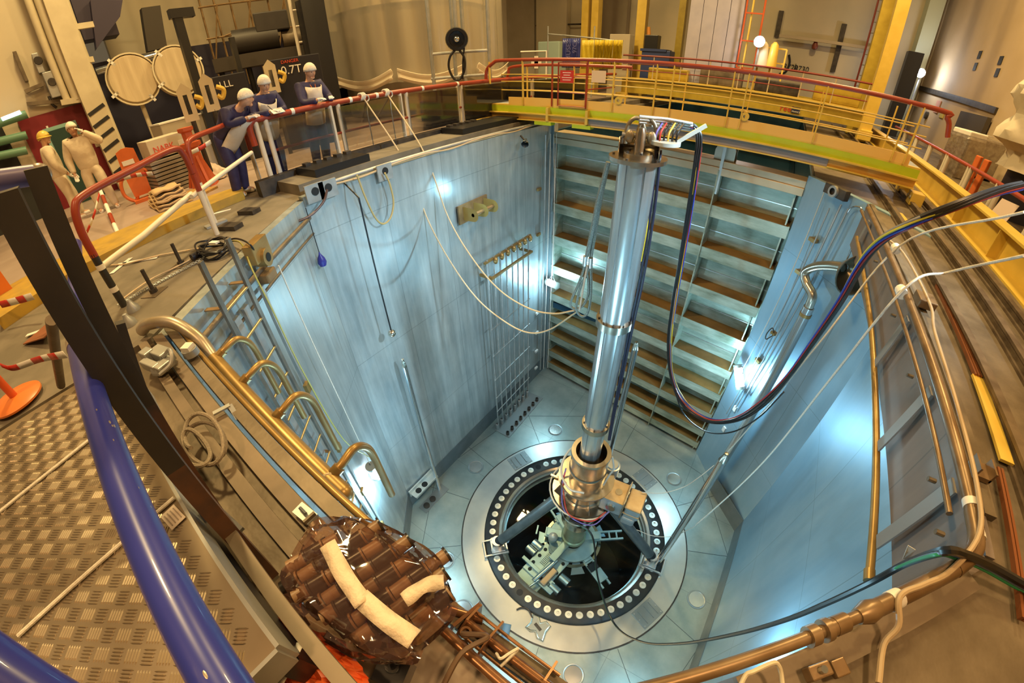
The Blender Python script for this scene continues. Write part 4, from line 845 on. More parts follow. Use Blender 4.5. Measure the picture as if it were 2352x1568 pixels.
sg = MB().box(ay(1375, 176, YB - .07), (.32, .012, .24)).done('notice_sign', mat('sign_beige', (.75, .55, .36), .5)); tag(sg, 'small beige notice hung on the bridge rail right of the red sign', 'sign')
# crane rails either side
for X, nm in ((1.98, 'inner'), (2.46, 'middle'), (2.80, 'outer')):
    mb = MB(); mb.b(X - .06, X + .06, -1, 22, 8.40, 8.425); mb.b(X - .012, X + .012, -1, 22, 8.42, 8.48); mb.b(X - .035, X + .035, -1, 22, 8.475, 8.50)
    tag(mb.done('crane_rail', mat('rail_iron', (.10, .07, .045), .45, .4, (.20, .15, .10), 5)), nm + ' of the three dark crane rails along the right deck', 'rail')
mb = MB(); mb.b(-6.12, -5.86, 3.0, 9.9, 8.45, 8.66); mb.b(-6.2, -5.8, 9.9, 24, 8.45, 8.6)
struct(obj('trim_2', MB().b(-6.45, -5.75, 2.7, 24, 8.45, 8.62), CONC))
tag(MB().b(-6.62, -6.45, 2.4, 24, 8.45, 8.70).done('kerb_beam', DARK), 'long dark steel kerb along the foot of the left clear screens', 'kerb')
for i, (y0, y1) in enumerate(((3.05, 4.1), (6.5, 8.6))):
    t = thing('rail_stop', ('near' if i == 0 else 'far') + ' black rubber topped block on the left kerb', 'block', (-6.15, (y0 + y1) / 2, 8.62))
    MB().b(-6.42, -5.8, y0, y1, 8.62, 8.74).done('body', BLACKC, t)
    for k in range(5): MB().box((-6.3, y0 + .15 + k * .2, 8.76), (.12, .1, .05)).done('pad', DARK, t)
# yellow I-beam along the right deck
ib = thing('yellow_beam', 'long yellow steel beam lying along the right deck outside the crane rails', 'beam', (3.2, 9, 8.4))
MB().b(3.12, 3.36, -2, 20, 8.83, 8.86).done('top_flange', YEL, ib); MB().b(3.28, 3.31, -2, 20, 8.42, 8.83).done('web', YEL, ib); MB().b(3.08, 3.36, -2, 20, 8.40, 8.425).done('bottom_flange', YEL, ib)
for y in (2.2, 3.6, 5, 6.6, 8.3): MB().b(3.14, 3.28, y, y + .02, 8.425, 8.83).done('stiffener', YEL, ib)
# ---------------------------------------------------------------- far machine, columns and hall furniture
def ubox(nm, x0, x1, yt, yb, Y, dep, m, par=None, bev=0.0):
    """upright box at depth Y: left/right read at its foot (x0, x1 at yb), height from yt"""
    a, b_ = ay(x0, yb, Y), ay(x1, yb, Y); zt = ay((x0 + x1) / 2, yt, Y).z
    return MB().b(a.x, b_.x, Y, Y + dep, 8.46 if par is None and yb - yt > 20 else (a.z + b_.z) / 2, zt).done(nm, m, par, bev)
YM = 17.5
fm = thing('refuelling_bridge', 'large yellow machine bridge with dark red rails spanning the far pool', 'machine', (-2, YM, 8.5))
MB().b(-6.6, 2.85, YM, YM + .25, 8.85, 9.42).done('girder', mat('amber_paint', (.50, .36, .045), .4, 0, (.4, .28, .03), 3), fm); MB().b(-6.6, 2.85, YM - .12, YM + .4, 9.42, 9.46).done('deck_edge', YEL, fm)
MB().b(-6.6, 2.85, YM + 2.2, YM + 2.4, 8.85, 9.46).done('rear_girder', MATS['amber_paint'], fm)
DRED = mat('dark_red', (.22, .03, .02), .4)
for z, r in ((10.32, .035), (10.0, .022), (9.75, .022)): MB().cyl((-6.6, YM - .05, z), (2.5, YM - .05, z), r, n=8).done('rail', DRED, fm)
for i in range(9): MB().cyl((-6.4 + i * 1.1, YM - .05, 9.46), (-6.4 + i * 1.1, YM - .05, 10.32), .022, n=8).done('rail_post', mat('pale_post', (.5, .4, .25), .5), fm)
for i in range(4):
    mb = MB(); x = -5.6 + i * 2.1
    mb.b(x, x + 1.6, YM + .3, YM + .9, 9.46, 9.9 + .1 * (i % 2)); mb.done('machinery_box', [MATS['amber_paint'], RIM, DARK, MATS['amber_paint']][i], fm, .03)
for X in (-6.5, 2.72): MB().b(X - .2, X + .2, YM - .4, YM + 2.6, 8.5, 8.86).done('end_truck', YEL, fm, .03)
t_ = text('maker_lettering', 'reel', ay(1807, 249, YM - .01), face((0, -1, 0)), .30, mat('logo_red', (.55, .04, .03), .5), fm)
lp_ = MB().b(ay(1818, 252, YM).x, ay(1838, 252, YM).x, YM - .03, YM, ay(1828, 260, YM).z, ay(1828, 246, YM).z).done('maker_plate', mat('plate_navy', (.02, .025, .07), .4), fm)
text('lettering', 'FRANCE', ay(1828, 257, YM - .04), face((0, -1, 0)), .08, WHITE, fm)
# far columns
def col(px, yb, zt, Y, w_, d, m, lb_, nm='column'):
    p = ay(px, yb, Y); return tag(MB().b(p.x - w_ / 2, p.x + w_ / 2, Y, Y + d, 8.45, zt).done(nm, m), lb_, 'column')
col(2010, 230, 17, 17.2, .40, .4, YEL, 'bright yellow steel column near the far right end of the machine bridge')
col(1975, 250, 17, 19.5, .5, .4, MATS['amber_paint'], 'darker yellow column just left of the bright right column')
for px, lb_ in ((1340, 'left half of the broad yellow column pair behind the tarps'), (1362, 'right half of the broad yellow column pair behind the tarps')): col(px, 120, 17, 21, .36, .5, YEL, lb_)
col(1462, 160, 17, 20, .42, .4, YEL, 'yellow column left of the blue machine'); col(1553, 140, 17, 21, .3, .4, MATS['amber_paint'], 'thin dark yellow column right of the blue machine')
p = ay(1632, 140, 18.2); LIL = mat('lilac_grey', (.36, .34, .42), .55, 0, (.42, .39, .46), 2)
t = thing('mast_housing', 'tall lilac grey panelled housing standing on the far machine bridge', 'housing', (p.x, 18.2, 9.46)); a, b_ = ay(1570, 140, 18.2).x, ay(1690, 140, 18.2).x
for i in range(4): MB().b(a + (b_ - a) * i / 4 + .01, a + (b_ - a) * (i + 1) / 4 - .01, 18.2, 19.4, 9.46, 16.5).done('panel', LIL, t)
cg = thing('caged_ladder', 'red framed cage with yellow ladder beside the lilac housing', 'ladder', (ay(1710, 140, 18).x, 18, 10.2)); a, b_ = ay(1695, 135, 18).x, ay(1735, 135, 18).x
for X in (a, b_): MB().cyl((X, 17.95, 10.2), (X, 17.95, 16), .035, n=8).done('frame', mat('cage_red', (.5, .09, .02), .4), cg)
for k in range(5): MB().bar((a, 17.95, 10.2 + k * .95), (b_, 17.95, 10.2 + k * .95), .05, .05).done('hoop', MATS['cage_red'], cg)
MB().bar(((a + b_) / 2 - .1, 18.1, 10), ((a + b_) / 2 - .1, 18.1, 16), .22, .05).done('ladder_back', YEL, cg)
def flood(c, d, lb_, pw):
    t = thing('flood_lamp', lb_, 'lamp', c); d = V3(d).normalized()
    MB().lathe([(0, 0), (.17, 0), (.17, .03), (0, .03)], V3(c) + d * .06, d, 20).done('lens', emit('flood_glow', (.85, .9, 1), 30), t)
    MB().lathe([(.06, -.16), (.19, .05), (.2, .1), (.17, .1)], c, d, 20).done('shade', GALV, t)
    MB().cyl(V3(c) - UP * .1 - d * .1, Vector((c[0] - d[0] * .1, c[1] - d[1] * .1, 8.42)), .04, n=8).done('pole', GALV, t)
    point('flood_lamp_light', V3(c) + d * .35, .12, pw, (.85, .9, 1))
flood(ay(1745, 95, 17.6), (0, -1, -.15), 'white floodlamp glowing beside the red ladder cage', 25)
flood(ay(2115, 168, 24), (-.3, -1, 0), 'white floodlamp glowing in the far right corner of the hall', 90)
# platform, coats and gear by the lamp
pf = thing('lamp_platform', 'small yellow railed platform beside the floodlamp on the machine bridge', 'platform', (ay(1760, 150, 18).x, 18, 9.5)); a, b_ = ay(1740, 150, 18).x, ay(1800, 150, 18).x
for X in (a, (a + b_) / 2, b_): MB().bar((X, 18, 9.46), (X, 18, 11.0), .06, .06).done('post', YEL, pf)
for z in (10.5, 11.0): MB().bar((a, 18, z), (b_, 18, z), .05, .05).done('rail', YEL, pf)
mb = MB(); c = ay(1752, 132, 17.9); mb.lathe([(.03, .55), (.12, .45), (.18, .1), (.26, -.35), (.2, -.36)], c, n=10); tag(mb.done('hung_coat', mat('coat_beige', (.6, .5, .35), .8)), 'beige coat hanging under the floodlamp', 'coat')
mb = MB(); c = ay(1775, 130, 17.9); mb.lathe([(.05, .5), (.14, .4), (.17, 0), (.2, -.4), (.1, -.42)], c, n=9); tag(mb.done('hung_oilskin', YEL), 'yellow oilskin hanging on the platform rail', 'coat')
# lettering and marks on the far wall
YW = 25.95; INK = mat('ink', (.02, .02, .02), .6)
for s, px, sz in (('R720', (1816, 154), .36), ('R730', (1841, 158), .36)):
    o = text('wall_lettering', s, ay(px[0], px[1], YW), face((0, -1, 0)), sz, INK); tag(o, 'black stencilled letters ' + s + ' on the far hall wall', 'lettering')
mb = MB(); c = ay(1804, 148, YW); mb.tube(smooth([c + Vector((-.2, 0, -.5)), c + Vector((.1, 0, -.35)), c + Vector((.2, 0, .1)), c + Vector((.08, 0, .5))], 5), .06, 6); tag(mb.done('wall_mark', INK), 'curved black painted mark left of the wall letters', 'mark')
tag(MB().bar(ay(1829, 146, YW), ay(1827, 160, YW), .08, .02).done('wall_mark', INK), 'short black upright mark between the wall letters', 'mark')
for (xa, ya), (xb, yb), lb_ in (((1796, 25), (1784, 85), 'dark upright channel on the far wall, left of the two'), ((1940, 55), (1912, 165), 'dark upright channel on the far wall, right of the two')):
    a, b_ = ay(xa, ya, YW), ay(xb, yb, YW); tag(MB().b(b_.x - .12, b_.x + .12, YW - .1, YW, b_.z, a.z).done('wall_channel', DARK), lb_, 'channel')
a, b_ = ay(1790, 82, 25.5), ay(2020, 115, 25.5); tag(MB().bar(a, b_, .2, .14).done('cable_tray', mat('tray', (.5, .42, .3), .4, .3)), 'level cable tray crossing the far wall', 'tray')
tag(MB().lathe([(0, -.2), (.13, -.15), (.15, 0), (.08, .2), (.03, .3), (0, .32)], ay(1872, 105, 25.6), n=12).done('wall_bell', mat('bell_red', (.22, .05, .03), .4)), 'dark red drop-shaped bell under the cable tray', 'bell')
fl_ = thing('tall_ladder', 'tall reddish ladder climbing the far wall left of the yellow columns', 'ladder', (ay(1975, 200, 22).x, 22, 8.6)); a, b_ = ay(1963, 200, 22).x, ay(1985, 200, 22).x
for X in (a, b_): MB().cyl((X, 22, 8.6), (X, 22, 16.5), .04, n=8).done('stile', DRED, fl_)
for k in range(16): MB().cyl((a, 22, 9.4 + k * .42), (b_, 22, 9.4 + k * .42), .022, n=6).done('rung', GALV, fl_)
# blue machine, panels and tarps on the left of the machine bridge
bm_ = thing('blue_machine', 'dark blue machine with a small tower and orange tip behind the far rail', 'machine', (ay(1500, 180, 19).x, 19, 9.4)); BLU = mat('machine_blue', (.03, .05, .16), .45)
ubox('base', 1468, 1532, 115, 182, 19, .8, BLU, bm_, .02); ubox('tower', 1478, 1508, 80, 118, 19.1, .5, BLACKC, bm_, .02); ubox('frame', 1470, 1530, 112, 118, 18.95, .9, BLU, bm_)
MB().cyl(ay(1490, 80, 19.3), ay(1490, 62, 19.3), .09, .07).done('tip', mat('tip_orange', (.5, .2, .03), .5), bm_)
bp_ = thing('blue_sheet', 'dark blue plastic sheet with faint letters hung left of the yellow tarps', 'sheet', (ay(1312, 155, 16.5).x, 16.5, 9))
def curtain(x0, x1, yt, yb, Y, m, nm, par, amp=.06, k=9):
    a, b_ = ay(x0, yb, Y), ay(x1, yb, Y); zt = ay((x0 + x1) / 2, yt, Y).z; rows = []
    for j in range(6): rows.append([Vector((a.x + (b_.x - a.x) * i / 24, Y + amp * math.sin(i * k / 4 + j * .4), a.z + (zt - a.z) * j / 5)) for i in range(25)])
    return MB().strip(rows).done(nm, m, par, solid=.01)
curtain(1290, 1332, 88, 155, 16.5, mat('sheet_blue', (.03, .04, .20), .35), 'sheet', bp_, .03)
text('lettering', 'MUSET', ay(1306, 115, 16.4), face((0, -1, 0)) @ Matrix.Rotation(PI / 2, 3, 'Z'), .28, mat('faint_blue', (.12, .12, .32), .5), bp_)
text('lettering', '97C', ay(1320, 110, 16.4), face((0, -1, 0)) @ Matrix.Rotation(PI / 2, 3, 'Z'), .24, MATS['faint_blue'], bp_)
TARP = mat('tarp_yellow', (.62, .48, .04), .4, 0, (.5, .38, .03), 4)
for i, (x0, x1) in enumerate(((1334, 1362), (1364, 1384), (1386, 1404), (1406, 1426))):
    t = thing('yellow_tarp', ['leftmost flat', 'second', 'third', 'rightmost'][i] + ' of the yellow tarps hung in a row behind the bridge', 'tarp', (ay(x0, 158, 16.6).x, 16.6, 9)); curtain(x0, x1, 92, 158, 16.6, TARP, 'cloth', t, .02 if i == 0 else .10, 14)
tr = thing('tarp_frame', 'grey pipe frame from which the tarps hang', 'frame', (ay(1360, 150, 16.8).x, 16.8, 8.6))
for px in (1258, 1362): p = ay(px, 140, 16.8); MB().cyl((p.x, 16.8, 8.6), (p.x, 16.8, ay(px, 60, 16.8).z), .03, n=8).done('upright', GALV, tr)
MB().cyl(ay(1258, 78, 16.8), ay(1425, 95, 16.8), .03, n=8).done('top_tube', GALV, tr)
tag(ubox('grey_cabinet', 1395, 1440, 78, 170, 19, .6, HALLG, None, .02), 'grey cabinet standing behind the yellow tarps', 'cabinet')
fs = thing('first_aid_screen', 'clear framed panel with a white cross behind the bridge handrail', 'panel', (ay(1230, 160, 13.5).x, 13.5, 8.6)); a, b_ = ay(1198, 190, 13.5), ay(1255, 190, 13.5); zt = ay(1226, 118, 13.5).z
MB().b(a.x, b_.x, 13.5, 13.51, 8.46, zt).done('sheet', clear('plastic_sheet', (.85, .85, .82), .04, .15, 1.4, ((.8, .75, .65), .15)), fs)
MB().tube([Vector((a.x, 13.48, zt)), Vector((b_.x, 13.48, zt)), Vector((b_.x, 13.48, a.z))], .03, 6).done('frame', WHITE, fs)
c = ay(1232, 143, 13.45); MB().box(c, (.42, .02, .16)).done('cross', WHITE, fs); MB().box(c, (.16, .02, .42)).done('cross', WHITE, fs)
tag(ubox('teal_cabinet', 1235, 1284, 95, 140, 20, .8, mat('teal_panel', (.45, .60, .55), .5), None, .05), 'pale teal cabinet with a dark top behind the cross panel', 'cabinet')
tag(MB().cyl(ay(1180, 62, 25.6), ay(1440, 55, 25.6), .05, n=8).done('wall_pipe', DARK), 'thin dark pipe along the far wall above the cabinets', 'pipe')
tag(ubox('wall_socket', 1238, 1250, 70, 86, 25.6, .3, DARK, None, .02), 'small dark box on the far wall under the thin pipe', 'box')
for i, (px, tone) in enumerate(((1195, HALLG), (1265, HALL), (1395, HALLG))):
    p = ay(px, 100, 25.4); struct(MB().b(p.x - 1.1, p.x + 1.1, 25.4, 25.9, 8.4, 22).done('wall_pier_%d' % i, tone))
# hall right: four square holes, mouldings, covered load, doorway, crates
XR = lambda x, y: aw(x, y, (5.9, 26), (6.9, 8), .01)
for i, q in enumerate(((2250, 126), (2298, 139), (2240, 153), (2290, 167))):
    c = XR(*q); tag(MB().box(c, (.03, .27, .27), rz=.05).done('wall_niche', INK), ['upper left', 'upper right', 'lower left', 'lower right'][i] + ' of the four small dark squares on the brown wall', 'niche', 'dark squares on the brown wall')
a, b_ = XR(2100, 198), XR(2290, 255); tag(MB().bar(a, b_, .14, .2).done('wall_conduit', DARK), 'dark level conduit along the brown right wall', 'conduit')
tag(MB().bar(XR(2095, 155), XR(2122, 160), .5, .25).done('junction_box', GALV), 'pale junction box by the floodlamp in the far right corner', 'box')
tag(MB().box(XR(2153, 245), (.03, .6, .5)).done('notice', mat('notice_red', (.6, .3, .22), .6)), 'pinkish notice on the right wall', 'notice'); tag(MB().box(XR(2164, 262), (.03, .5, .3)).done('notice', mat('notice_yellow', (.65, .5, .1), .6)), 'small yellow notice below the pinkish one', 'notice')
tag(MB().lathe([(.1, -.12), (.16, -.1), (.16, .1), (0, .12)], XR(2130, 265), (-1, 0, 0), 14).done('wall_lamp', DARK), 'dark round fitting on the right wall', 'fitting')
tag(ubox('dark_cabinet', 2048, 2085, 112, 240, 23, .5, mat('cabinet_navy', (.025, .03, .05), .4), None, .02), 'tall dark navy cabinet behind the bright right column', 'cabinet')
struct(MB().b(ay(2075, 200, 25).x, ay(2110, 200, 25).x, 25, 25.9, 8.4, 22).done('wall_corner_strip', mat('pale_green', (.52, .56, .42), .7)))
cv = thing('covered_load', 'tall load wrapped in crumpled cream sheeting at the right edge', 'load', ad(2400, 260, 11)); c = ad(2425, 225, 11.5); mb = MB(); rows = []
for j in range(15):
    z = 9.3 + 2.3 * j / 14; r = .9 * (1 - .12 * math.sin(j * 1.3)) * (.8 if j < 3 else 1)
    rows.append([Vector((c.x + .3 + (r + .07 * math.sin(i * 2.1 + j * 1.7)) * math.cos(2 * PI * i / 28), c.y + (r + .07 * math.sin(i * 1.7 + j)) * math.sin(2 * PI * i / 28), z)) for i in range(29)])
mb.strip(rows).done('sheeting', mat('cream_sheet', (.66, .58, .44), .7, 0, (.56, .48, .35), 2, .4, 5), cv); MB().cyl((c.x + .3, c.y, 8.3), (c.x + .3, c.y, 9.6), .5, n=20).done('base', mat('base_black', (.01, .01, .02), .5), cv)
# behind the right handrail
rr = thing('right_handrail', 'red handrail on white posts along the right deck outside the yellow beam', 'railing', (4.15, 9, 8.1)); XH = 4.15
hp_ = [ax(x, y, XH) for x, y in ((2080, 300), (2170, 345), (2240, 392), (2300, 430), (2352, 470))]; zh = sum(p.z for p in hp_[1:4]) / 3
MB().cyl((XH, 20, zh), (XH, 2, zh), .045, n=12).done('top_rail', RED, rr); MB().cyl((XH, 20, zh - .5), (XH, 2, zh - .5), .025, n=8).done('mid_rail', RED, rr)
for i in range(9):
    y = 18 - i * 1.7
    for d in (0, .16): MB().cyl((XH, y + d, 8.2), (XH, y + d, zh), .05, n=10).done('post', mat('post_white', (.72, .66, .54), .45), rr)
t = thing('foil_machine', 'silver foil covered machine standing behind the right handrail', 'machine', ax(2215, 345, 5.0)); c = ax(2212, 345, 5.0)
MB().box((c.x, c.y, 8.95), (.6, .9, 1.2), rz=.3).done('body', mat('foil', (.5, .46, .4), .3, .7, (.35, .3, .26), 8, .5, 14), t, .08); MB().box((c.x, c.y, 9.6), (.55, .8, .14), rz=.3).done('top', WHITE, t, .03)
t = thing('foil_crate', 'foil wrapped crate with paper on top in the doorway at the right wall', 'crate', ad(2250, 280, 9)); c = ax(2262, 310, 5.9)
MB().box((c.x, c.y, 9.0), (1.0, 1.1, 1.1), rz=.25).done('body', MATS['foil'], t, .06); MB().box((c.x, c.y, 9.62), (.4, .3, .03), rz=.5).done('paper', WHITE, t)
a, b_ = XR(2210, 255), XR(2280, 280); struct(MB().b(a.x - .05, a.x + .1, min(a.y, b_.y), max(a.y, b_.y), 8.4, a.z).done('door_1', mat('doorway_dark', (.06, .045, .03), .7)))
t = thing('plastic_barrier', 'pair of orange plastic barrier panels leaning behind the right handrail', 'barrier', ax(2245, 395, 4.5)); OR = mat('orange_plastic', (.72, .17, .04), .4, 0, (.62, .14, .03), 4)
for dx in (0, .28): c = ax(2232 + dx * 80, 400, 4.6); MB().box((c.x, c.y, 8.75), (.08, .22, 1.0), rz=.2).done('panel', OR, t, .02)
tag(MB().box((5.6, 7.6, 8.7), (1.0, 1.6, .8), rz=.2).done('white_crate', mat('crate_cream', (.62, .52, .4), .6), None, .03), 'cream crate at the right edge below the wrapped load', 'crate')
c = ax(2300, 490, 4.0); t = thing('card_notice', 'printed card leaning against the right handrail post', 'notice', c); M_ = face((-.75, -.5, .35)); MB().box(c, (.34, .46, .012), M=M_).done('card', mat('card', (.62, .5, .42), .6), t)
for i in range(5): MB().box(c + M_ @ Vector((-.12 + .06 * i, -.16, .008)), (.035, .05, .004), M=M_).done('mark', INK, t)
# ---------------------------------------------------------------- left handrail with clear screens
PW = mat('post_white', (.72, .66, .54), .45)
lr = thing('left_handrail', 'red handrail on paired white posts along the left side of the pool', 'railing', (-6.7, 8, 8.45)); XL, ZL = -6.7, 9.57
MB().tube(smooth([Vector((XL, 2.62, 9.2)), Vector((XL, 2.62, 9.48)), Vector((XL, 2.72, ZL)), Vector((XL, 2.9, ZL)), Vector((XL, 8, ZL)), Vector((XL, 12.5, ZL)), Vector((XL, 17, ZL))], 6), .05, 12).done('top_rail', RED, lr)
MB().cyl((XL, 2.9, 9.05), (XL, 17, 9.05), .024, n=8).done('mid_rail', RED, lr)
for px, py in ((600, 330), (766, 290), (924, 265), (1050, 240), (1215, 215)):
    y = ax(px, py, XL).y
    for d in (0, .17): MB().cyl((XL, y + d, 8.45), (XL, y + d, ZL), .042, n=12).done('post', PW, lr)
for i, y in enumerate((3.35, 4.5, 5.1, 5.35, 6.3, 7.4)): MB().cyl((XL, y, ZL), (XL, y + .06, ZL), .053, n=12).done('tape_band', WHITE, lr)
PX = clear('perspex', (.80, .78, .74), .07, .06, 1.45, ((.5, .42, .35), .04))
ends = [2.75, ax(766, 290, XL).y - .05, ax(924, 265, XL).y - .05, ax(1050, 240, XL).y - .05, ax(1215, 215, XL).y - .05, 14]
for i in range(5): tag(MB().b(-6.62, -6.61, ends[i] + .2, ends[i + 1], 8.72, 9.50).done('clear_screen', PX), ['nearest', 'second', 'third', 'fourth', 'farthest'][i] + ' clear plastic screen fixed under the left red handrail, counting from the workers', 'screen')
# near left barriers: red hoops on white legs, one black banded leg, white raking tube
def b3(x, y, z): return az(x, y, z)
nb = thing('hoop_barrier', 'red topped tube barrier with white legs in front of the leaning workers', 'barrier', b3(520, 480, 8.45))
q0, q1 = b3(552, 272, 9.62), b3(432, 322, 9.58); g1 = Vector((q1.x, q1.y, 8.45)); g0 = Vector((q0.x, q0.y, 8.45))
dq = (q1 - q0).normalized()
top = [q0 - dq * .02 - UP * .3, q0 - dq * .02 - UP * .1, q0 + dq * .08, q0.lerp(q1, .5), q1 - dq * .08, q1 + dq * .06 - UP * .08, q1 + dq * .1 - UP * .28]
MB().tube(smooth(top, 6), .036, 10).done('hoop', RED, nb)
for g, tp_ in ((g1 + dq * .1, q1.z - .28), (g0 - dq * .02, q0.z - .3)):
    MB().cyl(g + UP * (tp_ - 8.45), g + UP * (tp_ - 8.45 - .25), .036, n=12).done('red_sleeve', RED, nb); MB().cyl(g, g + UP * (tp_ - 8.70), .034, n=12).done('leg', PW, nb); MB().box(g + UP * .02, (.14, .3, .03)).done('foot', GALV, nb)
nb2 = thing('hoop_barrier', 'long red tube barrier at the left, ending in a black leg with white bands', 'barrier', b3(210, 640, 8.45))
p0, p1 = b3(402, 340, 9.58), b3(185, 452, 9.50); d2 = (p1 - p0).normalized()
MB().tube(smooth([p0 - d2 * .12 - UP * .34, p0 - d2 * .09 - UP * .1, p0 + d2 * .05, p0.lerp(p1, .5), p1 - d2 * .05, p1 + d2 * .10 - UP * .06, p1 + d2 * .16 - UP * .25, p1 + d2 * .17 - UP * .5], 6), .037, 10).done('hoop', RED, nb2)
e = p1 + d2 * .17; MB().cyl((e.x, e.y, 8.45), (e.x, e.y, p1.z - .48), .036, n=12).done('black_leg', mat('leg_black', (.03, .028, .025), .35), nb2)
for z in (8.62, 8.86): MB().cyl((e.x, e.y, z), (e.x, e.y, z + .05), .039, n=12).done('white_band', WHITE, nb2)
g = p0 - d2 * .12; MB().cyl((g.x, g.y, p0.z - .34), (g.x, g.y, p0.z - .55), .036, n=12).done('red_sleeve', RED, nb2); MB().cyl((g.x, g.y, 8.45), (g.x, g.y, p0.z - .55), .034, n=12).done('leg', PW, nb2)
tag(MB().cyl(b3(578, 350, 9.15), b3(440, 452, 9.0), .030, n=10).done('raking_tube', PW), 'short white tube clamped between the barriers, with a dark open end', 'tube')
tag(MB().tube([b3(440, 445, 9.0), b3(330, 540, 8.9), b3(235, 612, 8.86)], .034, 10).done('raking_tube', PW), 'long white tube sloping down to the black banded leg', 'tube')
# striped tape
def tape(px, zs, w_, lb_):
    P = [az(x, y, z) for (x, y), z in zip(px, zs)]; P = smooth(P, 8); t = thing('striped_tape', lb_, 'tape', P[0])
    L_ = 0; seg = []; k = 0
    for a, b_ in zip(P[:-1], P[1:]):
        seg.append(a); L_ += (b_ - a).length
        if L_ > .11:
            seg.append(b_); MB().strip([[q - UP * w_ / 2 for q in seg], [q + UP * w_ / 2 for q in seg]]).done('stripe', [mat('tape_red', (.6, .05, .03), .4), WHITE][k % 2], t, solid=.002); seg = []; L_ = 0; k += 1
tape([(232, 428), (300, 405), (350, 398)], [9.35, 9.4, 9.42], .045, 'red and white tape strung below the red barrier rail')
tape([(228, 445), (215, 495), (190, 555)], [9.2, 9.0, 8.7], .04, 'red and white tape trailing from the barrier leg to the floor')
tape([(428, 355), (460, 340), (492, 320)], [9.35, 9.4, 9.45], .06, 'red and white tape tied across the hoop barrier legs')
tape([(0, 838), (30, 845), (90, 825), (160, 812)], [9.15, 9.1, 9.15, 9.3], .035, 'red and white tape from the orange post to the black frame')
tape([(0, 700), (40, 690), (75, 680)], [8.7, 8.7, 8.72], .08, 'red and white tape lying on the yellow kerb at the left edge')
sp_ = thing('striped_post', 'leaning red and white striped post behind the long red barrier', 'post', az(272, 540, 8.45)); a, b_ = az(272, 540, 8.47), az(228, 432, 9.0)
for i in range(5): MB().cyl(a.lerp(b_, i / 5), a.lerp(b_, (i + 1) / 5), .035, n=10).done('band', WHITE if i % 2 == 0 else RED, sp_)
# yellow kerb step and floor joint
def slabpx(px, z, th, nm, m): return MB().slab([az(x, y, z) for x, y in px], th).done(nm, m)
k0 = [az(x, y, 8.52) for x, y in ((0, 745), (200, 615), (400, 515), (560, 448))]; k1 = [az(x, y, 8.52) for x, y in ((560, 432), (400, 487), (200, 570), (0, 680))]
mb = MB(); mb.prism([(p.x, p.y) for p in k0 + k1], 8.45, 8.58); struct(mb.done('trim_3', YELK))
# white cross of tape, cord, chain, bolts, black cable coil on the deck
t = thing('tape_cross', 'white tape cross stuck on the grey deck', 'tape', az(290, 608, 8.455))
for a, b_ in (((255, 628), (300, 592)), ((268, 608), (362, 590))): p, q = az(*a, 8.458), az(*b_, 8.458); MB().bar(p, q, .07, .004, up=(0, 0, 1)).done('strip', WHITE, t)
tag(MB().tube([az(240, 610, 8.47), az(290, 606, 8.47), az(366, 586, 8.47), az(470, 568, 8.47)], .010, 6).done('tan_cord', ROPE), 'tan cord stretched across the grey deck to the black cable coil', 'cord')
t = thing('cable_coil', 'coil of black cable with a plug lying on the left pool edge', 'coil', az(495, 575, 8.46)); c = az(495, 575, 8.48); random.seed(3)
for i in range(7):
    mb = MB(); r = .20 + .03 * math.sin(i * 2.3); mb.tube([c + Vector((r * 1.25 * math.cos(a) + .02 * math.sin(i), r * math.sin(a) * .8, .012 * i + .03 * math.sin(2 * a + i))) for a in [2 * PI * k / 26 for k in range(26)]], .011, 6, closed=True); mb.done('turn', BLACKC, t)
MB().cyl(az(458, 582, 8.5), az(440, 592, 8.5), .04, n=12).done('plug', mat('plug_black', (.02, .02, .03), .4), t); MB().box(c + Vector((0, .02, .09)), (.12, .06, .02), rz=.4).done('tag', WHITE, t)
tag(MB().tube(smooth([az(520, 552, 8.5), az(545, 548, 8.6), az(575, 562, 8.6), LW(590, 590, .1)], 6), .010, 6).done('cable_tail', BLACKC), 'black cable tail from the coil over the rim to the brown bracket', 'cable')
tag(MB().tube(smooth([az(525, 553, 8.5), az(555, 560, 8.55), LW(580, 620, .15), LW(630, 720, .18), LW(700, 860, .18), LW(790, 1010, .18), LW(850, 1050, .16)], 6), .009, 6).done('power_cord', mat('cord_yellowgreen', (.5, .45, .10), .5)), 'yellowish cord running from the coil down past the ladder to the low lamp', 'cord')
t = thing('deck_chain', 'steel chain lying along the left deck edge', 'chain', az(350, 660, 8.46)); A_, B_ = az(270, 700, 8.47), az(470, 592, 8.47)
for i in range(46):
    p = A_.lerp(B_, i / 46); q = A_.lerp(B_, (i + 1.25) / 46); s_ = (B_ - A_).normalized().cross(UP) * .012; s_ = s_ if i % 2 == 0 else UP * .012
    MB().tube([p - s_, q - s_, q + s_, p + s_], .0045, 5, closed=True).done('link', GALV, t)
tag(MB().tube(smooth([az(270, 695, 8.47), az(340, 645, 8.47), az(400, 615, 8.47), az(450, 590, 8.47)], 6), .008, 6).done('deck_wire', ROPE), 'thin tan wire lying beside the chain', 'wire')
for i, (x, y) in enumerate(((418, 608), (355, 672))):
    p = az(x, y, 8.45); t = thing('stud_bolt', ('farther' if i == 0 else 'nearer') + ' tall stud bolt standing by the chain on the left deck', 'bolt', p)
    MB().cyl(p, p + UP * .05, .04, n=6).done('nut', DARK, t); MB().cyl(p + UP * .05, p + UP * .26, .02, n=10).done('shank', DARK, t); MB().box(p + UP * .004, (.2, .2, .008), rz=.6).done('plate', RIM, t)
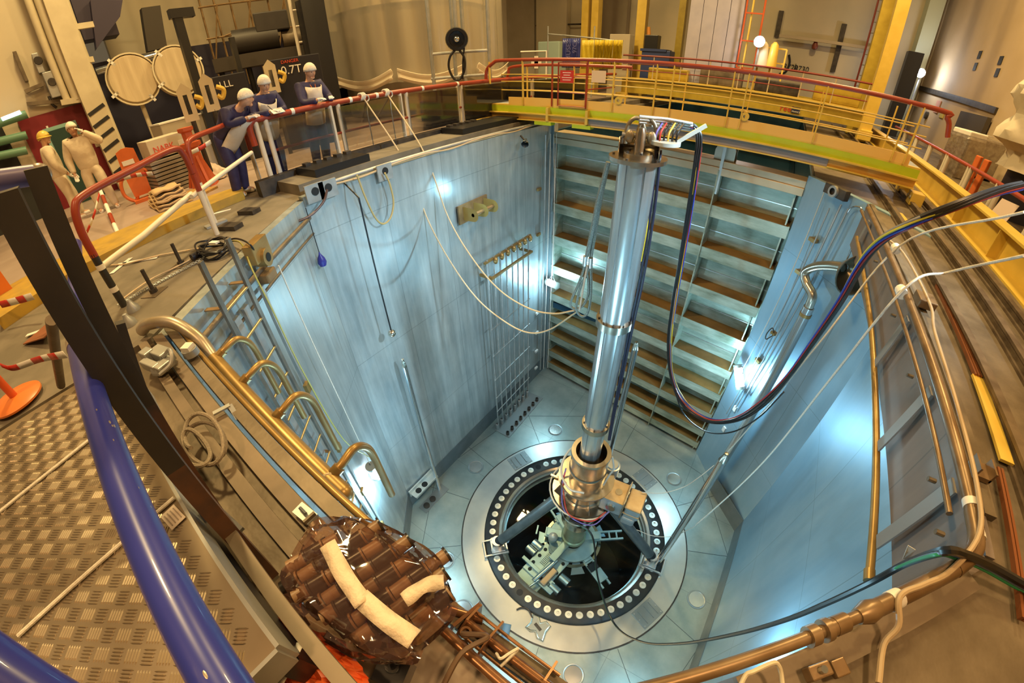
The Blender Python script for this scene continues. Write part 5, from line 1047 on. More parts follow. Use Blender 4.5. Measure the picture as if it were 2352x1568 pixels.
for i, (x, y) in enumerate(((308, 712), (300, 745), (235, 792))):
    p = az(x, y, 8.45); t = thing('anchor_cap', ['farthest', 'middle', 'nearest'][i] + ' of three conical anchor caps on the left deck', 'cap', p, 'anchor caps on the left deck')
    MB().lathe([(.065, 0), (.06, .04), (.03, .08), (.02, .11), (0, .115)], p, n=14).done('cone', GALV, t)
for i, (x, y) in enumerate(((572, 485), (530, 520))):
    tag(MB().box(az(x, y, 8.48), (.3, .16, .06), rz=.4).done('deck_block', DARK), ('farther' if i == 0 else 'nearer') + ' flat dark block on the deck by the hoop barrier feet', 'block')
for i, q in enumerate(((505, 487), (90, 760))): 
    tag(MB().box(az(*q, 8.60 if i == 0 else 8.47), (.05, .30, .006), rz=-.5).done('tape_strip', WHITE), 'short white tape strip on the yellow kerb' if i == 0 else 'white tape strip on the deck at the left edge', 'tape')
# ---------------------------------------------------------------- people
def skin(nm, chains, m, parent, sub=1, root=0):
    """chains: lists of (point, radius); points shared by value join up"""
    vs, rs, es, idx = [], [], [], {}
    def vi(p, r):
        k = tuple(round(c, 4) for c in p)
        if k not in idx: idx[k] = len(vs); vs.append(p); rs.append(r)
        return idx[k]
    for ch in chains:
        ii = [vi(p, r) for p, r in ch]; es += list(zip(ii[:-1], ii[1:]))
    me = bpy.data.meshes.new(nm); me.from_pydata([tuple(v) for v in vs], es, []); me.update(); me.materials.append(m)
    o = bpy.data.objects.new(nm, me); C.objects.link(o); o.parent = parent
    md = o.modifiers.new('skin', 'SKIN'); md.use_smooth_shade = True
    if not me.skin_vertices: 
        bpy.context.view_layer.objects.active = o
        me.attributes.new('skin', 'FLOAT', 'POINT') if False else None
    for i, sv in enumerate(me.skin_vertices[0].data): sv.radius = (rs[i], rs[i]) if not isinstance(rs[i], tuple) else rs[i]; sv.use_root = (i == root)
    s2 = o.modifiers.new('sub', 'SUBSURF'); s2.levels = sub; s2.render_levels = sub
    return o
FLESH = mat('skin_tone', (.62, .36, .22), .5, 0, (.56, .30, .18), 6)
GLOVE = mat('glove_white', (.85, .82, .76), .6)
def mixp(a, b_, t): return tuple(a[i] + (b_[i] - a[i]) * t for i in range(3))
def person(label, base, rz, J, coat, trousers, bib=None, cap=None, hood=None, phone=False, gear=None):
    """J: joints in metres, x to the person's right, y ahead, z up"""
    P = thing('person', label, 'person', base); P.rotation_euler = (0, 0, rz)
    hip, chest, neck, head = J['hip'], J['chest'], J['neck'], J['head']
    body = [[(hip, .13), (mixp(hip, chest, .5), .125), (chest, .14), (neck, .052), (mixp(neck, head, .45), .06), (head, .092), (tuple(Vector(head) + (Vector(head) - Vector(neck)).normalized() * .10), .075)]]
    for s in 'LR':
        sh, el, wr = J['sh' + s], J['el' + s], J['wr' + s]; hp_, kn, an, toe = J['hp' + s], J['kn' + s], J['an' + s], J['to' + s]
        body.append([(chest, .14), (sh, .062), (el, .042), (wr, .030)]); body.append([(hip, .13), (hp_, .085), (kn, .058), (an, .042), (toe, .035)])
        d = (Vector(wr) - Vector(el)).normalized(); sd = d.cross(UP).normalized() if abs(d.z) < .95 else Vector((1, 0, 0)); pm = Vector(wr) + d * .075
        hand = [[(wr, .030), (tuple(pm), .034)]]
        curl = Vector((0, 0, -1)) if abs(d.z) < .8 else Vector((0, 1, 0))
        for k, (o_, l) in enumerate(((-.030, .075), (-.010, .085), (.010, .08), (.030, .065))):
            a = pm + sd * o_ + d * .02; hand.append([(tuple(pm), .034), (tuple(a), .011), (tuple(a + d * l * .55 + curl * .012), .0095), (tuple(a + d * l * .8 + curl * .04), .008)])
        th_ = Vector(wr) + d * .03 - sd * .035; hand.append([(wr, .030), (tuple(th_), .013), (tuple(th_ + d * .04 - sd * .018 + curl * .01), .010), (tuple(th_ + d * .065 - sd * .012 + curl * .025), .009)])
        body += [hand[0]]
        skin('glove', hand, GLOVE, P, 1)['label'] = 'white glove'
    skin('body', body, FLESH, P, 1)
    cc = [[(mixp(hip, chest, -.38), (.20, .16)), (mixp(hip, chest, .2), (.22, .17)), (mixp(hip, chest, .6), (.235, .18)), (chest, (.24, .19)), (mixp(chest, neck, .8), .085)]]
    tt = [[(mixp(hip, chest, .15), (.20, .155)), (mixp(hip, chest, -.1), (.21, .165))]]
    for s in 'LR':
        cc.append([(chest, (.24, .19)), (J['sh' + s], .115), (mixp(J['sh' + s], J['el' + s], .5), .095), (J['el' + s], .088), (mixp(J['el' + s], J['wr' + s], .5), .072), (mixp(J['el' + s], J['wr' + s], 1.0), .052)])
        tt.append([(mixp(hip, chest, -.1), (.21, .165)), (J['hp' + s], .135), (mixp(J['hp' + s], J['kn' + s], .5), .118), (J['kn' + s], .10), (mixp(J['kn' + s], J['an' + s], .6), .09), (mixp(J['kn' + s], J['an' + s], 1.08), .08)])
        d = (Vector(J['to' + s]) - Vector(J['an' + s])); skin('shoe', [[(tuple(Vector(J['an' + s]) - d * .25 + Vector((0, 0, -.02))), .05), (tuple(Vector(J['an' + s]) + d * .4 + Vector((0, 0, -.03))), .052), (J['to' + s], .042)]], BLACKC if coat is not trousers else WHITE, P, 1)
    skin('jacket', cc, coat, P, 2); skin('trousers', tt, trousers, P, 2)
    # face, turned along the head's own forward
    hv = Vector(head); fy = Vector(J.get('look', (0, 1, 0))).normalized(); fx = fy.cross(UP).normalized(); fz = fx.cross(fy); M = Matrix((fx, fy, fz)).transposed()
    off = Vector(base); f = lambda x, y, z: off + hv + M @ Vector((x, y, z))
    mb = MB(); mb.ball(f(0, .018, .035), .1, (.80, .98, 1.18), 16, 12, M); mb.ball(f(0, .112, .015), .02, (.7, .9, 1.3), 8, 6, M)
    for s in (-1, 1): mb.ball(f(s * .083, 0, .02), .026, (.4, .8, 1.2), 8, 6, M)
    mb.ball(f(0, .075, -.06), .04, (1, .8, .7), 10, 6, M); mb.done('head', FLESH, P)
    for s in (-1, 1): MB().ball(f(s * .032, .103, .04), .011, (1.2, .6, .7), 8, 6, M).done('eye', INK, P)
    MB().ball(f(0, .106, -.035), .016, (1.5, .4, .35), 8, 6, M).done('mouth', mat('lip', (.4, .15, .12), .5), P)
    if cap:
        mb = MB(); n = 18; rows = []
        for j in range(7):
            rows.append([f(math.sin(t) * .098 * math.cos(q), .010 + math.sin(t) * .118 * math.sin(q), .04 + .128 * math.cos(t)) for q in [2 * PI * i / n for i in range(n + 1)] for t in [PI * (.52 - .10 * math.sin(q)) * j / 6]])
        mb.strip(rows).done('cap', cap, P, solid=.012)
        if hood == 'helmet': MB().lathe([(.1, 0), (.135, -.012), (.135, -.002), (.1, .012)], f(0, .02, .05), tuple(fz), 24).done('helmet_brim', cap, P)
    if bib:
        ch = Vector(chest); hi = Vector(hip); ax_ = (ch - hi).normalized(); fw = Vector((0, 1, 0)) - ax_ * ax_.y; fw.normalize(); rows = []
        for j in range(6):
            t = -.35 + 1.55 * j / 5; w_ = .19 if j < 4 else .15; rows.append([off + hi + ax_ * (ch - hi).length * t + fw * (.262 * math.cos(a) + .012) + Vector((1, 0, 0)) * math.sin(a) * w_ * 1.15 for a in [-1.1 + 2.2 * i / 8 for i in range(9)]])
        MB().strip(rows).done('apron', bib, P, solid=.012)
    if phone: MB().box(off + Vector(J['wrR']) + Vector((-.03, .02, .08)), (.03, .07, .14)).done('phone', BLACKC, P)
    if gear: gear(P, off, J)
    return P
NAVY = mat('coat_navy', (.020, .016, .065), .6, 0, (.035, .03, .10), 6, .3, 10); BIB = mat('apron_white', (.82, .76, .64), .6, 0, (.72, .66, .54), 5, .2)
CAPW = mat('cap_white', (.84, .78, .66), .7, 0, (.72, .66, .54), 16, .4); COV = mat('coverall_cream', (.78, .68, .50), .7, 0, (.66, .56, .40), 5, .5, 8)
def lean(b, reach=.42, wz=1.10, spread=.12, headlook=(0, 1, -.5)):
    """standing with the trunk bent forward by b radians, forearms on the rail"""
    hip = (0, 0, .98); ch = (0, .42 * math.sin(b), .98 + .42 * math.cos(b)); nk = (0, .58 * math.sin(b) + .01, .98 + .56 * math.cos(b)); hd = (0, .70 * math.sin(b) + .05, .98 + .70 * math.cos(b) - .01)
    J = dict(hip=hip, chest=ch, neck=nk, head=hd, look=headlook)
    for s, k in (('L', -1), ('R', 1)):
        J['sh' + s] = (k * .19, ch[1] + .03, ch[2] + .05); J['el' + s] = (k * .26, reach - .16, max(wz + .02, ch[2] - .24)); J['wr' + s] = (k * spread, reach + .08, wz + .06)
        J['hp' + s] = (k * .10, 0, .92); J['kn' + s] = (k * .11, .05, .50); J['an' + s] = (k * .11, -.02, .09); J['to' + s] = (k * .12, .15, .05)
    return J
WX = -7.16
def clip(P, off, J):
    c = off + Vector((0, .62, 1.19)); M = Matrix.Rotation(-.5, 3, 'X'); MB().box(c, (.2, .14, .008), M=M).done('paper', WHITE, P)
    MB().cyl(c + Vector((.06, -.02, .02)), c + Vector((.10, -.08, .10)), .006).done('pen', INK, P)
def lany(P, off, J):
    nk = Vector(J['neck']); ch = Vector(J['chest']); MB().tube([off + nk + Vector((-.06, .06, -.02)), off + ch + Vector((0, .22, -.12)), off + nk + Vector((.06, .06, -.02))], .008, 6).done('lanyard', mat('lanyard', (.7, .2, .05), .5), P)
    MB().box(off + ch + Vector((0, .23, -.2)), (.06, .01, .09)).done('badge', mat('badge', (.75, .6, .15), .5), P)
J1 = lean(.85, .50, 1.12, .10, (-.8, .6, -.25)); J2 = lean(.50, .46, 1.13, .08, (.1, 1, -.45)); J3 = lean(.26, .44, 1.14, .13, (-.1, 1, -.35))
person('worker in a navy coat and white cap leaning lowest over the rail, leftmost of three', (WX + .05, 2.34, 8.45), -PI / 2 + .55, J1, NAVY, NAVY, BIB, CAPW)
person('worker in navy coat and white apron writing on paper at the rail, middle of three', (WX, 3.06, 8.45), -PI / 2, J2, NAVY, NAVY, BIB, CAPW, gear=clip)
person('worker in navy coat with orange lanyard and white apron, most upright at the rail', (WX, 3.98, 8.47), -PI / 2, J3, NAVY, NAVY, BIB, CAPW, gear=lany)
def stand(armR, armL, look=(0, 1, 0)):
    J = dict(hip=(0, 0, .95), chest=(0, .02, 1.34), neck=(0, .02, 1.5), head=(0, .05, 1.62), look=look)
    for s, k in (('L', -1), ('R', 1)):
        J['sh' + s] = (k * .2, .02, 1.42); J['hp' + s] = (k * .1, 0, .9); J['kn' + s] = (k * .13, .03 if k > 0 else .1, .5); J['an' + s] = (k * .15, -.03 if k > 0 else .06, .09); J['to' + s] = (k * .17, .13 if k > 0 else .24, .05)
    J['elR'], J['wrR'] = armR; J['elL'], J['wrL'] = armL; return J
person('worker in cream coverall holding a phone to the ear by the red door', (-10.45, .62, 8.45), -PI / 2 - .1, stand(((-.38, .06, 1.36), (-.14, .12, 1.6)), ((.30, .02, 1.14), (.30, .12, .88))) if 0 else stand(((.30, .0, 1.14), (.30, .08, .88)), ((-.40, .10, 1.30), (-.15, .14, 1.56))), COV, COV, None, CAPW, gear=lambda P, off, J: MB().box(off + Vector((-.12, .1, 1.62)), (.03, .07, .14)).done('phone', BLACKC, P))
person('worker in cream coverall and yellow helmet seen from the side at the left', (-10.9, .05, 8.45), 0.0, stand(((.27, .02, 1.14), (.24, .16, .92)), ((-.27, .02, 1.14), (-.24, .16, .92)), (.3, 1, -.1)), COV, COV, None, YEL, 'helmet')
# ---------------------------------------------------------------- left end of the hall
XW = -13.19
WL = lambda x, y: ax(x, y, XW)
def wbox(nm, x0, y0, x1, y1, dep, m, par=None, off=0.0, bev=0.0):
    """box on the left wall, between two image corners read on the wall plane"""
    a, b_ = ax(x0, y0, XW + off), ax(x1, y1, XW + off); return MB().b(XW + off, XW + off + dep, a.y, b_.y, a.z, b_.z).done(nm, m, par, bev)
d = struct(MB().b(XW + .0, XW + .05, -.22, 1.22, 8.45, 10.62).done('door_2', mat('door_red', (.20, .012, .02), .5)))
MB().b(XW + .05, XW + .10, .18, .92, 8.45, 10.30).done('door_frame', mat('door_teal', (.28, .52, .46), .5), d)
MB().b(XW + .09, XW + .12, .26, .84, 8.45, 10.22).done('door_panel', mat('door_dark', (.02, .06, .05), .4), d)
for i, (x, y) in enumerate(((116, 308), (136, 338))): tag(wbox('wall_paper', x - 11, y - 18, x + 11, y + 18, .02, WHITE if i == 0 else mat('paper_green', (.5, .58, .4), .6), None, .06), ('upper white' if i == 0 else 'lower greenish') + ' paper posted on the red door surround', 'paper')
tag(wbox('wall_paper', 205, 303, 230, 335, .02, mat('paper_beige', (.68, .58, .4), .6), None, .06), 'beige paper posted right of the teal door', 'paper')
for nm, x0, y0, x1, y1, dp, m, lb_ in (('switch_box', 72, 128, 104, 168, .25, GALV, 'grey switch box with a round dial on the left wall'), ('control_box', 96, 172, 142, 222, .35, GALV, 'larger grey control box with cables on the left wall'), ('long_box', 38, 120, 58, 190, .2, RIM, 'narrow upright box on the left wall near the dark opening')):
    t = thing(nm, lb_, 'box', WL((x0 + x1) / 2, y1)); b_ = wbox('body', x0, y0, x1, y1, dp, m, t, 0, .01)
    if nm != 'long_box':
        c = WL((x0 + x1) / 2, (y0 + y1) / 2 - 5) + Vector((dp, 0, 0)); MB().lathe([(0, .03), (.08, .03), (.09, 0)], c, (1, 0, 0), 16).done('dial', DARK, t)
tag(MB().tube(smooth([WL(112, 222) + Vector((.1, 0, 0)), WL(120, 240) + Vector((.12, 0, 0)), WL(130, 248) + Vector((.1, 0, 0))], 5), .03, 6).done('box_cable', BLACKC), 'cable loop under the grey control box', 'cable')
for i, ((xa, ya), (xb, yb)) in enumerate((((58, 212), (98, 195)), ((62, 240), (210, 228)))): tag(MB().bar(WL(xa, ya) + Vector((.1, 0, 0)), WL(xb, yb) + Vector((.1, 0, 0)), .12, .08).done('wall_rail', RIM), ('short upper' if i == 0 else 'long lower') + ' bracket rail on the left wall above the door', 'rail')
CRM = mat('cream_paint', (.66, .58, .40), .6, 0, (.58, .5, .34), 3)
for i, (px, w_) in enumerate(((148, .16), (172, .22), (198, .16), (222, .28))):
    p = ax(px, 215, XW + .35); tag(MB().cyl((p.x, p.y, 8.45 if i == 3 else 10.7), (p.x, p.y, 17), w_ / 2, n=14).done('wall_pipe', CRM), ['leftmost', 'second', 'third', 'rightmost, standing on the floor, last'][i] + ' of four cream upright pipes above the red door', 'pipe')
for i, y in enumerate((60, 140, 228)): tag(MB().bar(ax(140, y + 8, XW + .4), ax(215, y - 4, XW + .4), .10, .12).done('pipe_clamp', CRM), ['top', 'middle', 'lowest'][i] + ' level clamp bar tying the cream pipes', 'clamp')
p = ax(252, 330, -12.7); hc = thing('hazard_column', 'cream column with black hazard stripes right of the red door', 'column', (p.x, p.y, 8.45)); MB().b(p.x - .15, p.x + .15, p.y - .22, p.y + .22, 8.45, 18).done('shaft', CRM, hc)
for i in range(6): MB().bar((p.x + .155, p.y - .2, 8.9 + i * .28), (p.x + .155, p.y + .2, 9.05 + i * .28), .08, .01, up=(1, 0, 0)).done('stripe', INK, hc)
# dark opening at the far left with green pipes
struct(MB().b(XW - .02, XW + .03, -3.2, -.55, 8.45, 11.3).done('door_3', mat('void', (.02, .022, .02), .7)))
GRN = mat('pipe_green', (.12, .26, .17), .4)
for i, (y0, y1) in enumerate(((290, 262), (330, 310), (362, 345))): tag(MB().cyl(ax(-20, y0, XW + .3), ax(62, y1, XW + .3), .09, n=12).done('green_pipe', GRN), ['top', 'middle', 'lowest'][i] + ' of three green pipes in the dark opening at the far left', 'pipe')
t = thing('tube_light', 'bright tube light inside the dark opening at the far left', 'lamp', ax(26, 268, XW + .35)); MB().cyl(ax(5, 275, XW + .35), ax(48, 258, XW + .35), .05, n=10).done('tube', emit('tube_glow', (.8, .95, 1), 3), t)
# recess: dark equipment, upper cream wall
struct(MB().b(-16.2, -15.9, 1.9, 11.0, 8.45, 11.7).done('wall_equipment', mat('void_blue', (.015, .013, .035), .6)))
tag(MB().b(-15.6, -14.9, 2.0, 2.9, 12.2, 14.6).done('duct', mat('duct_dark', (.05, .04, .08), .5)), 'dark slanted duct box high above the round covers', 'duct')
tag(MB().slab([ax(208, 0, -14.6), ax(282, 0, -14.6), ax(276, 38, -14.6), ax(222, 112, -14.6)], .4).done('stair_side', MATS['duct_dark']), 'dark wedge shaped stair side at the top left', 'stair')
tag(MB().slab([ax(325, 18, -14.8), ax(368, 12, -14.8), ax(384, 108, -14.8), ax(340, 118, -14.8)], .3).done('wall_box', mat('box_brown', (.045, .035, .025), .6)), 'tall dark brown box on the cream wall above the round covers', 'box')
for i, (px, py, r) in enumerate(((306, 184, .62), (408, 164, .62))):
    D = 13.6; c = ad(px, py, D); t = thing('covered_reel', ('left' if i == 0 else 'right') + ' of two round reels wrapped in beige cloth on a stand', 'reel', c); fd = (EYE - c); fd.z = 0; fd = (fd.normalized() + Vector((.0, .25 if i else .1, .1))).normalized()
    MB().lathe([(0, .16), (r * .9, .16), (r, .1), (r * 1.02, 0), (r, -.15), (r * .7, -.5)], c, fd, 32).done('drum_cover', mat('cloth_beige', (.62, .50, .32), .8, 0, (.50, .39, .24), 2, .5, 6, stretch=(1, 3, .3)), t)
    MB().lathe([(r * .98, .10), (r * 1.04, .10), (r * 1.04, .16), (r * .98, .16)], c, fd, 32).done('hem', MATS['cream_paint'], t)
    a_, b_, _ = frame(fd)
    for k in (.3, 2.2, 3.6, 5.2): q = c + (a_ * math.cos(k) + b_ * math.sin(k)) * r * .97 + fd * .15; MB().bar(q - (a_ * math.cos(k) + b_ * math.sin(k)) * .1, q + (a_ * math.cos(k) + b_ * math.sin(k)) * .1, .07, .02, up=fd).done('tape_tab', WHITE, t)
    MB().cyl((c.x, c.y, 8.45), (c.x, c.y, c.z), .06, n=10).done('stand', CRM, t)
tag(MB().cyl(ad(222, 165, 14.6), ad(380, 122, 14.6), .10, n=14).done('chrome_pipe', CHR), 'shiny level pipe behind the round covers', 'pipe')
t = thing('black_mast', 'thick black upright mast with a bracket at its top, left of the workers', 'mast', ad(482, 288, 11)); a, b_ = ad(482, 288, 11), ad(428, 28, 11)
MB().bar((a.x, a.y, 8.45), (a.x, a.y, b_.z), .17, .17).done('shaft', BLACKC, t); MB().box((a.x, a.y + .1, b_.z), (.2, .5, .18)).done('head', BLACKC, t)
t = thing('black_mast', 'thinner black mast behind the leaning workers', 'mast', ad(562, 205, 12.5)); a, b_ = ad(562, 205, 12.5), ad(534, 85, 12.5)
MB().bar((a.x, a.y, 8.45), (a.x, a.y, b_.z), .12, .12).done('shaft', BLACKC, t)
# scaffold above the machinery
sc = thing('scaffold', 'brown tube scaffold above the dark machinery, upper left', 'scaffold', ad(580, 120, 16)); 
for px in (488, 520, 556, 596, 640, 676):
    p = ad(px, 120, 15.5 + .3 * (px % 3)); MB().cyl((p.x, p.y, 10.2), (p.x, p.y, 15), .035, n=6).done('standard', RUST, sc)
for z in (10.9, 11.7, 12.6, 13.5): MB().cyl((*ad(482, 120, 15.6).xy, z), (*ad(690, 120, 15.8).xy, z), .03, n=6).done('ledger', RUST, sc)
for i in range(5): a, b_ = ad(488 + i * 38, 120, 15.5), ad(526 + i * 38, 120, 15.5); MB().cyl((a.x, a.y, 10.9 + (i % 2) * .8), (b_.x, b_.y, 12.6 - (i % 2) * .8), .025, n=6).done('brace', RUST, sc)
t = thing('dark_winch', 'dark motor winch on a dark bed under the scaffold', 'machine', ad(600, 140, 13.8)); a, b_ = ad(490, 138, 13.8), ad(700, 118, 13.8); dd = (b_ - a); dd.z = 0; L_ = dd.length; rz = math.atan2(dd.y, dd.x); c = (a + b_) / 2
IR = mat('winch_grey', (.05, .045, .04), .5, .3)
MB().box((c.x, c.y, c.z - .1), (L_, .8, .35), rz=rz).done('bed', mat('box_brown', (.1, .08, .06), .6), t); dn = dd.normalized()
MB().cyl(c + UP * .4 - dn * .6, c + UP * .4 + dn * .6, .34, n=18).done('drum', IR, t); MB().box(c + UP * .8 + dn * .5, (.9, .6, .5), rz=rz).done('motor', IR, t, .03); MB().cyl(c + UP * .3 + dn * .7, c + UP * .3 + dn * 1.2, .26, n=18).done('gear', RIM, t)
for f in (-.9, -.3, .3, .9): MB().cyl((c.x + dn.x * L_ / 2 * f, c.y + dn.y * L_ / 2 * f, 8.45), (c.x + dn.x * L_ / 2 * f, c.y + dn.y * L_ / 2 * f, c.z - .2), .08, n=8).done('leg', BLACKC, t)
# black load boxes with lettering
for i, (x0, x1, yt, yb, D, lb_) in enumerate(((478, 570, 172, 222, 11.5, 'left of the two black equipment boxes behind the workers'), (632, 742, 130, 205, 11.5, 'right of the two black equipment boxes, lettered 0.7T'))):
    a, b_ = ad(x0, yb, D), ad(x1, yb - 20, D); zt = ad((x0 + x1) / 2, yt, D).z; dd = b_ - a; dd.z = 0; rz = math.atan2(dd.y, dd.x); c = (a + b_) / 2; t = thing('equipment_box', lb_, 'box', c)
    MB().box((c.x, c.y, (8.45 + zt) / 2), (dd.length, .9, zt - 8.45), rz=rz).done('body', mat('box_black', (.012, .012, .02), .5), t, .02)
    fn = Vector((dd.y, -dd.x, 0)).normalized(); fn = fn if fn.dot(EYE - c) > 0 else -fn; R_ = face(fn); q = Vector((c.x, c.y, 0)) + fn * .46
    if i: text('lettering', '0.7T', q + UP * (zt - .28) + R_ @ Vector((-.1, 0, 0)), R_, .26, WHITE, t); text('lettering', 'DANGER', q + UP * (zt - .09) + R_ @ Vector((-.1, 0, 0)), R_, .10, mat('ink_red', (.7, .08, .03), .5), t)
    else: text('lettering', 'LLL', q + UP * (zt - .2), R_, .2, WHITE, t)
for i, (px, py) in enumerate(((430, 238), (480, 215), (624, 178))):
    c = ad(px, py, 9.6 if i < 2 else 10.6); R_ = face(EYE - c); t = thing('slotted_plate', ['left', 'middle', 'right'][i] + ' of three cream plates with a long slot behind the workers', 'plate', c)
    pts = [c + R_ @ Vector((x, y, 0)) for x, y in ((-.13, -.33), (.13, -.33), (.13, .25), (.0, .38), (-.13, .25))]; MB().slab(pts, .05).done('plate', CRM, t); MB().box(c + R_ @ Vector((0, -.02, .035)), (.08, .36, .03), M=R_).done('slot', INK, t); MB().cyl((c.x, c.y, 8.45), (c.x, c.y, c.z - .3), .05, n=8).done('stand', DARK, t)
    tag(MB().tube(smooth([c + R_ @ Vector((.16, .1, .02)), c + R_ @ Vector((.28, .02, .02)), c + R_ @ Vector((.22, -.12, .02)), c + R_ @ Vector((.14, -.06, .02))], 5), .045, 8).done('yellow_hook', YEL), ['leftmost', 'middle', 'rightmost'][i] + ' yellow hook beside a slotted cream plate', 'hook')
t = thing('red_jack', 'dark orange screw jack stand on the floor left of the workers', 'jack', az(445, 365, 8.47)); c = ax(445, 352, -9.0); c.z = 8.47; JR = mat('jack_red', (.50, .10, .03), .45)
MB().lathe([(.28, 0), (.26, .06), (.14, .5), (.12, .75), (.2, .78), (.2, .86), (.1, .88), (.1, 1.05), (.15, 1.08), (.15, 1.14), (0, 1.15)], c, n=6, smooth=False).done('body', JR, t)
for a in (0, 2.1, 4.2): MB().bar(c + Vector((.3 * math.cos(a), .3 * math.sin(a), .03)), c + Vector((.1 * math.cos(a), .1 * math.sin(a), .6)), .05, .05).done('leg', JR, t)
t = thing('slatted_crate', 'grey slatted crate stacked on the floor behind the orange barrier', 'crate', ax(385, 365, -9.8)); c = ax(385, 365, -9.9); c.z = 8.47
for i in range(9): MB().box((c.x, c.y, c.z + .04 + i * .075), (.8, .95, .055), rz=.1).done('slat', mat('slat_grey', (.28, .25, .2), .5), t)
t = thing('white_box', 'white box with red letters standing on the slatted crate', 'box', c + UP * .69); MB().box((c.x, c.y, c.z + .69 + .19), (.6, .75, .36), rz=.1).done('body', mat('box_cream', (.62, .55, .42), .6), t, .01)
text('lettering', 'NABK', (c.x + .31, c.y - .05, c.z + .86), face((1, .1, 0)), .16, mat('ink_red', (.7, .08, .03), .5), t)
tag(MB().box((c.x + .36, c.y + .36, c.z + .72), (.02, .26, .4), rz=.1).done('hung_paper', WHITE), 'white sheet of paper hung on the side of the white box', 'paper')
t = thing('grey_cabinet', 'light grey cabinet behind the white box', 'cabinet', ad(395, 275, 10.8)); c2 = ad(400, 262, 11.2); MB().box((c2.x, c2.y, 9.1), (.7, 1.0, 1.25), rz=.1).done('body', HALLG, t, .02); MB().box((c2.x, c2.y, 9.74), (.72, 1.02, .03), rz=.1).done('top', WHITE, t)
t = thing('orange_barrier', 'bright orange plastic road barrier panel standing on the pink deck', 'barrier', az(330, 462, 8.47)); c = az(335, 458, 8.47); R_ = face(EYE - Vector((c.x, c.y, 10))); P = lambda x, y, z=0: c + R_ @ Vector((x, y, z))
MB().slab([P(-.17, .12), P(.17, .12), P(.19, .6), P(.17, 1.0), P(.05, 1.05), P(-.05, 1.05), P(-.17, 1.0), P(-.19, .6)], .08).done('panel', OR, t)
for s in (-1, 1): MB().tube(smooth([P(s * .15, .6, .04), P(s * .30, .45, .04), P(s * .33, .2, .04), P(s * .18, .05, .04), P(s * .08, .2, .04)], 5), .035, 8).done('side_loop', OR, t)
MB().box(P(-.02, .78, .09), (.22, .09, .01), M=R_).done('white_band', WHITE, t); MB().box(P(0, .03, .04), (.42, .06, .3), M=R_).done('foot', OR, t)
t = thing('folded_tarp', 'pile of folded tan tarpaulin on the deck beside the white tube', 'tarp', az(385, 470, 8.47)); c = az(392, 468, 8.47)
for i in range(6): 
    rows = []
    for j in range(7): rows.append([Vector((c.x + (-.45 + .9 * k / 12) * (1 - .05 * i), c.y + (-.3 + .6 * j / 6) * (1 - .05 * i), c.z + .03 + i * .05 + .02 * math.sin(k * .9 + i * 2) + .015 * math.sin(j * 1.7 + i))) for k in range(13)])
    MB().strip(rows).done('fold', mat('tarp_tan', (.60, .42, .22), .7, 0, (.5, .34, .17), 3), t, solid=.035)
t = thing('pink_bag', 'crumpled pinkish plastic bag on the deck by the hoop barrier', 'bag', az(480, 415, 8.47)); c = az(478, 410, 8.47); mb = MB(); rows = []
for j in range(9):
    a = PI * j / 16; rows.append([c + Vector((.62 * math.cos(a) * math.cos(b) * (1 + .1 * math.sin(5 * b + j)), .40 * math.cos(a) * math.sin(b) * (1 + .12 * math.sin(4 * b + 2 * j)), .02 + .30 * math.sin(a) * (1 + .15 * math.sin(3 * b)))) for b in [2 * PI * i / 20 for i in range(21)]])
mb.strip(rows).done('sheet', mat('bag_pink', (.68, .5, .4), .35, 0, (.78, .66, .56), 4, .5, 9), t)
tag(MB().box(az(455, 440, 8.49), (.7, .35, .04), rz=.5).done('plank', mat('plank', (.42, .25, .08), .6)), 'short brown plank lying on the deck in front of the pink bag', 'plank')
# sheeted tower, frame tubes, hoist
D = 14.5; cc_ = ad(948, 110, D + 3.2); t = thing('sheeted_tower', 'tall round tower wrapped in translucent cream sheeting behind the left handrail', 'tower', (cc_.x, cc_.y, 8.45))
R0 = (ad(1186, 100, D + 1) - ad(712, 100, D + 1)).length / 2
def sheet_rows(a0, a1, r, zs, n_, amp, hem=0):
    rows = []
    for j, z in enumerate(zs): rows.append([Vector((cc_.x + (r + amp * math.sin(i * .9 + j * .2) * (1 - .3 * (j / len(zs)))) * math.cos(a), cc_.y + (r + amp * math.sin(i * .9 + j * .2)) * math.sin(a), z + (hem * abs(math.sin(a * 5)) if j == 0 else 0))) for i, a in enumerate([a0 + (a1 - a0) * i / n_ for i in range(n_ + 1)])])
    return rows
af = math.atan2(-cc_.y, -cc_.x); SHT = clear('cream_sheeting', (.86, .78, .62), .03, .3, 1.35, ((.85, .78, .62), .34))
MB().strip(sheet_rows(af - 1.75, af + 1.75, R0, [9.35, 10, 11, 12.5, 14, 17], 90, .11, .25)).done('sheeting', SHT, t)
MB().cyl((cc_.x, cc_.y, 8.45), (cc_.x, cc_.y, 17), R0 * .8, n=40).done('core', mat('core_tan', (.26, .23, .18), .6, 0, (.42, .37, .29), .8, stretch=(1, 1, .2)), t); MB().lathe([(R0 * .84, 12.0), (R0 * .86, 12.0), (R0 * .86, 12.5), (R0 * .84, 12.5)], (cc_.x, cc_.y, 0), n=48).done('band', WHITE, t)
for k in range(3):
    a = af + (-.5, .15, .9)[k]; q = Vector((cc_.x + (R0 + .12) * math.cos(a), cc_.y + (R0 + .12) * math.sin(a), 9.7)); tn = Vector((-math.sin(a), math.cos(a), 0)); rows = []
    for j in range(5): rows.append([q + tn * (-1.1 + 2.2 * i / 14) + UP * (-.28 * math.sin(PI * i / 14) + .08 * j) + Vector((math.cos(a), math.sin(a), 0)) * .06 * math.sin(j * 2) for i in range(15)])
    MB().strip(rows).done('gathered_hem', mat('sheet_cream', (.72, .62, .46), .7), t, solid=.02)
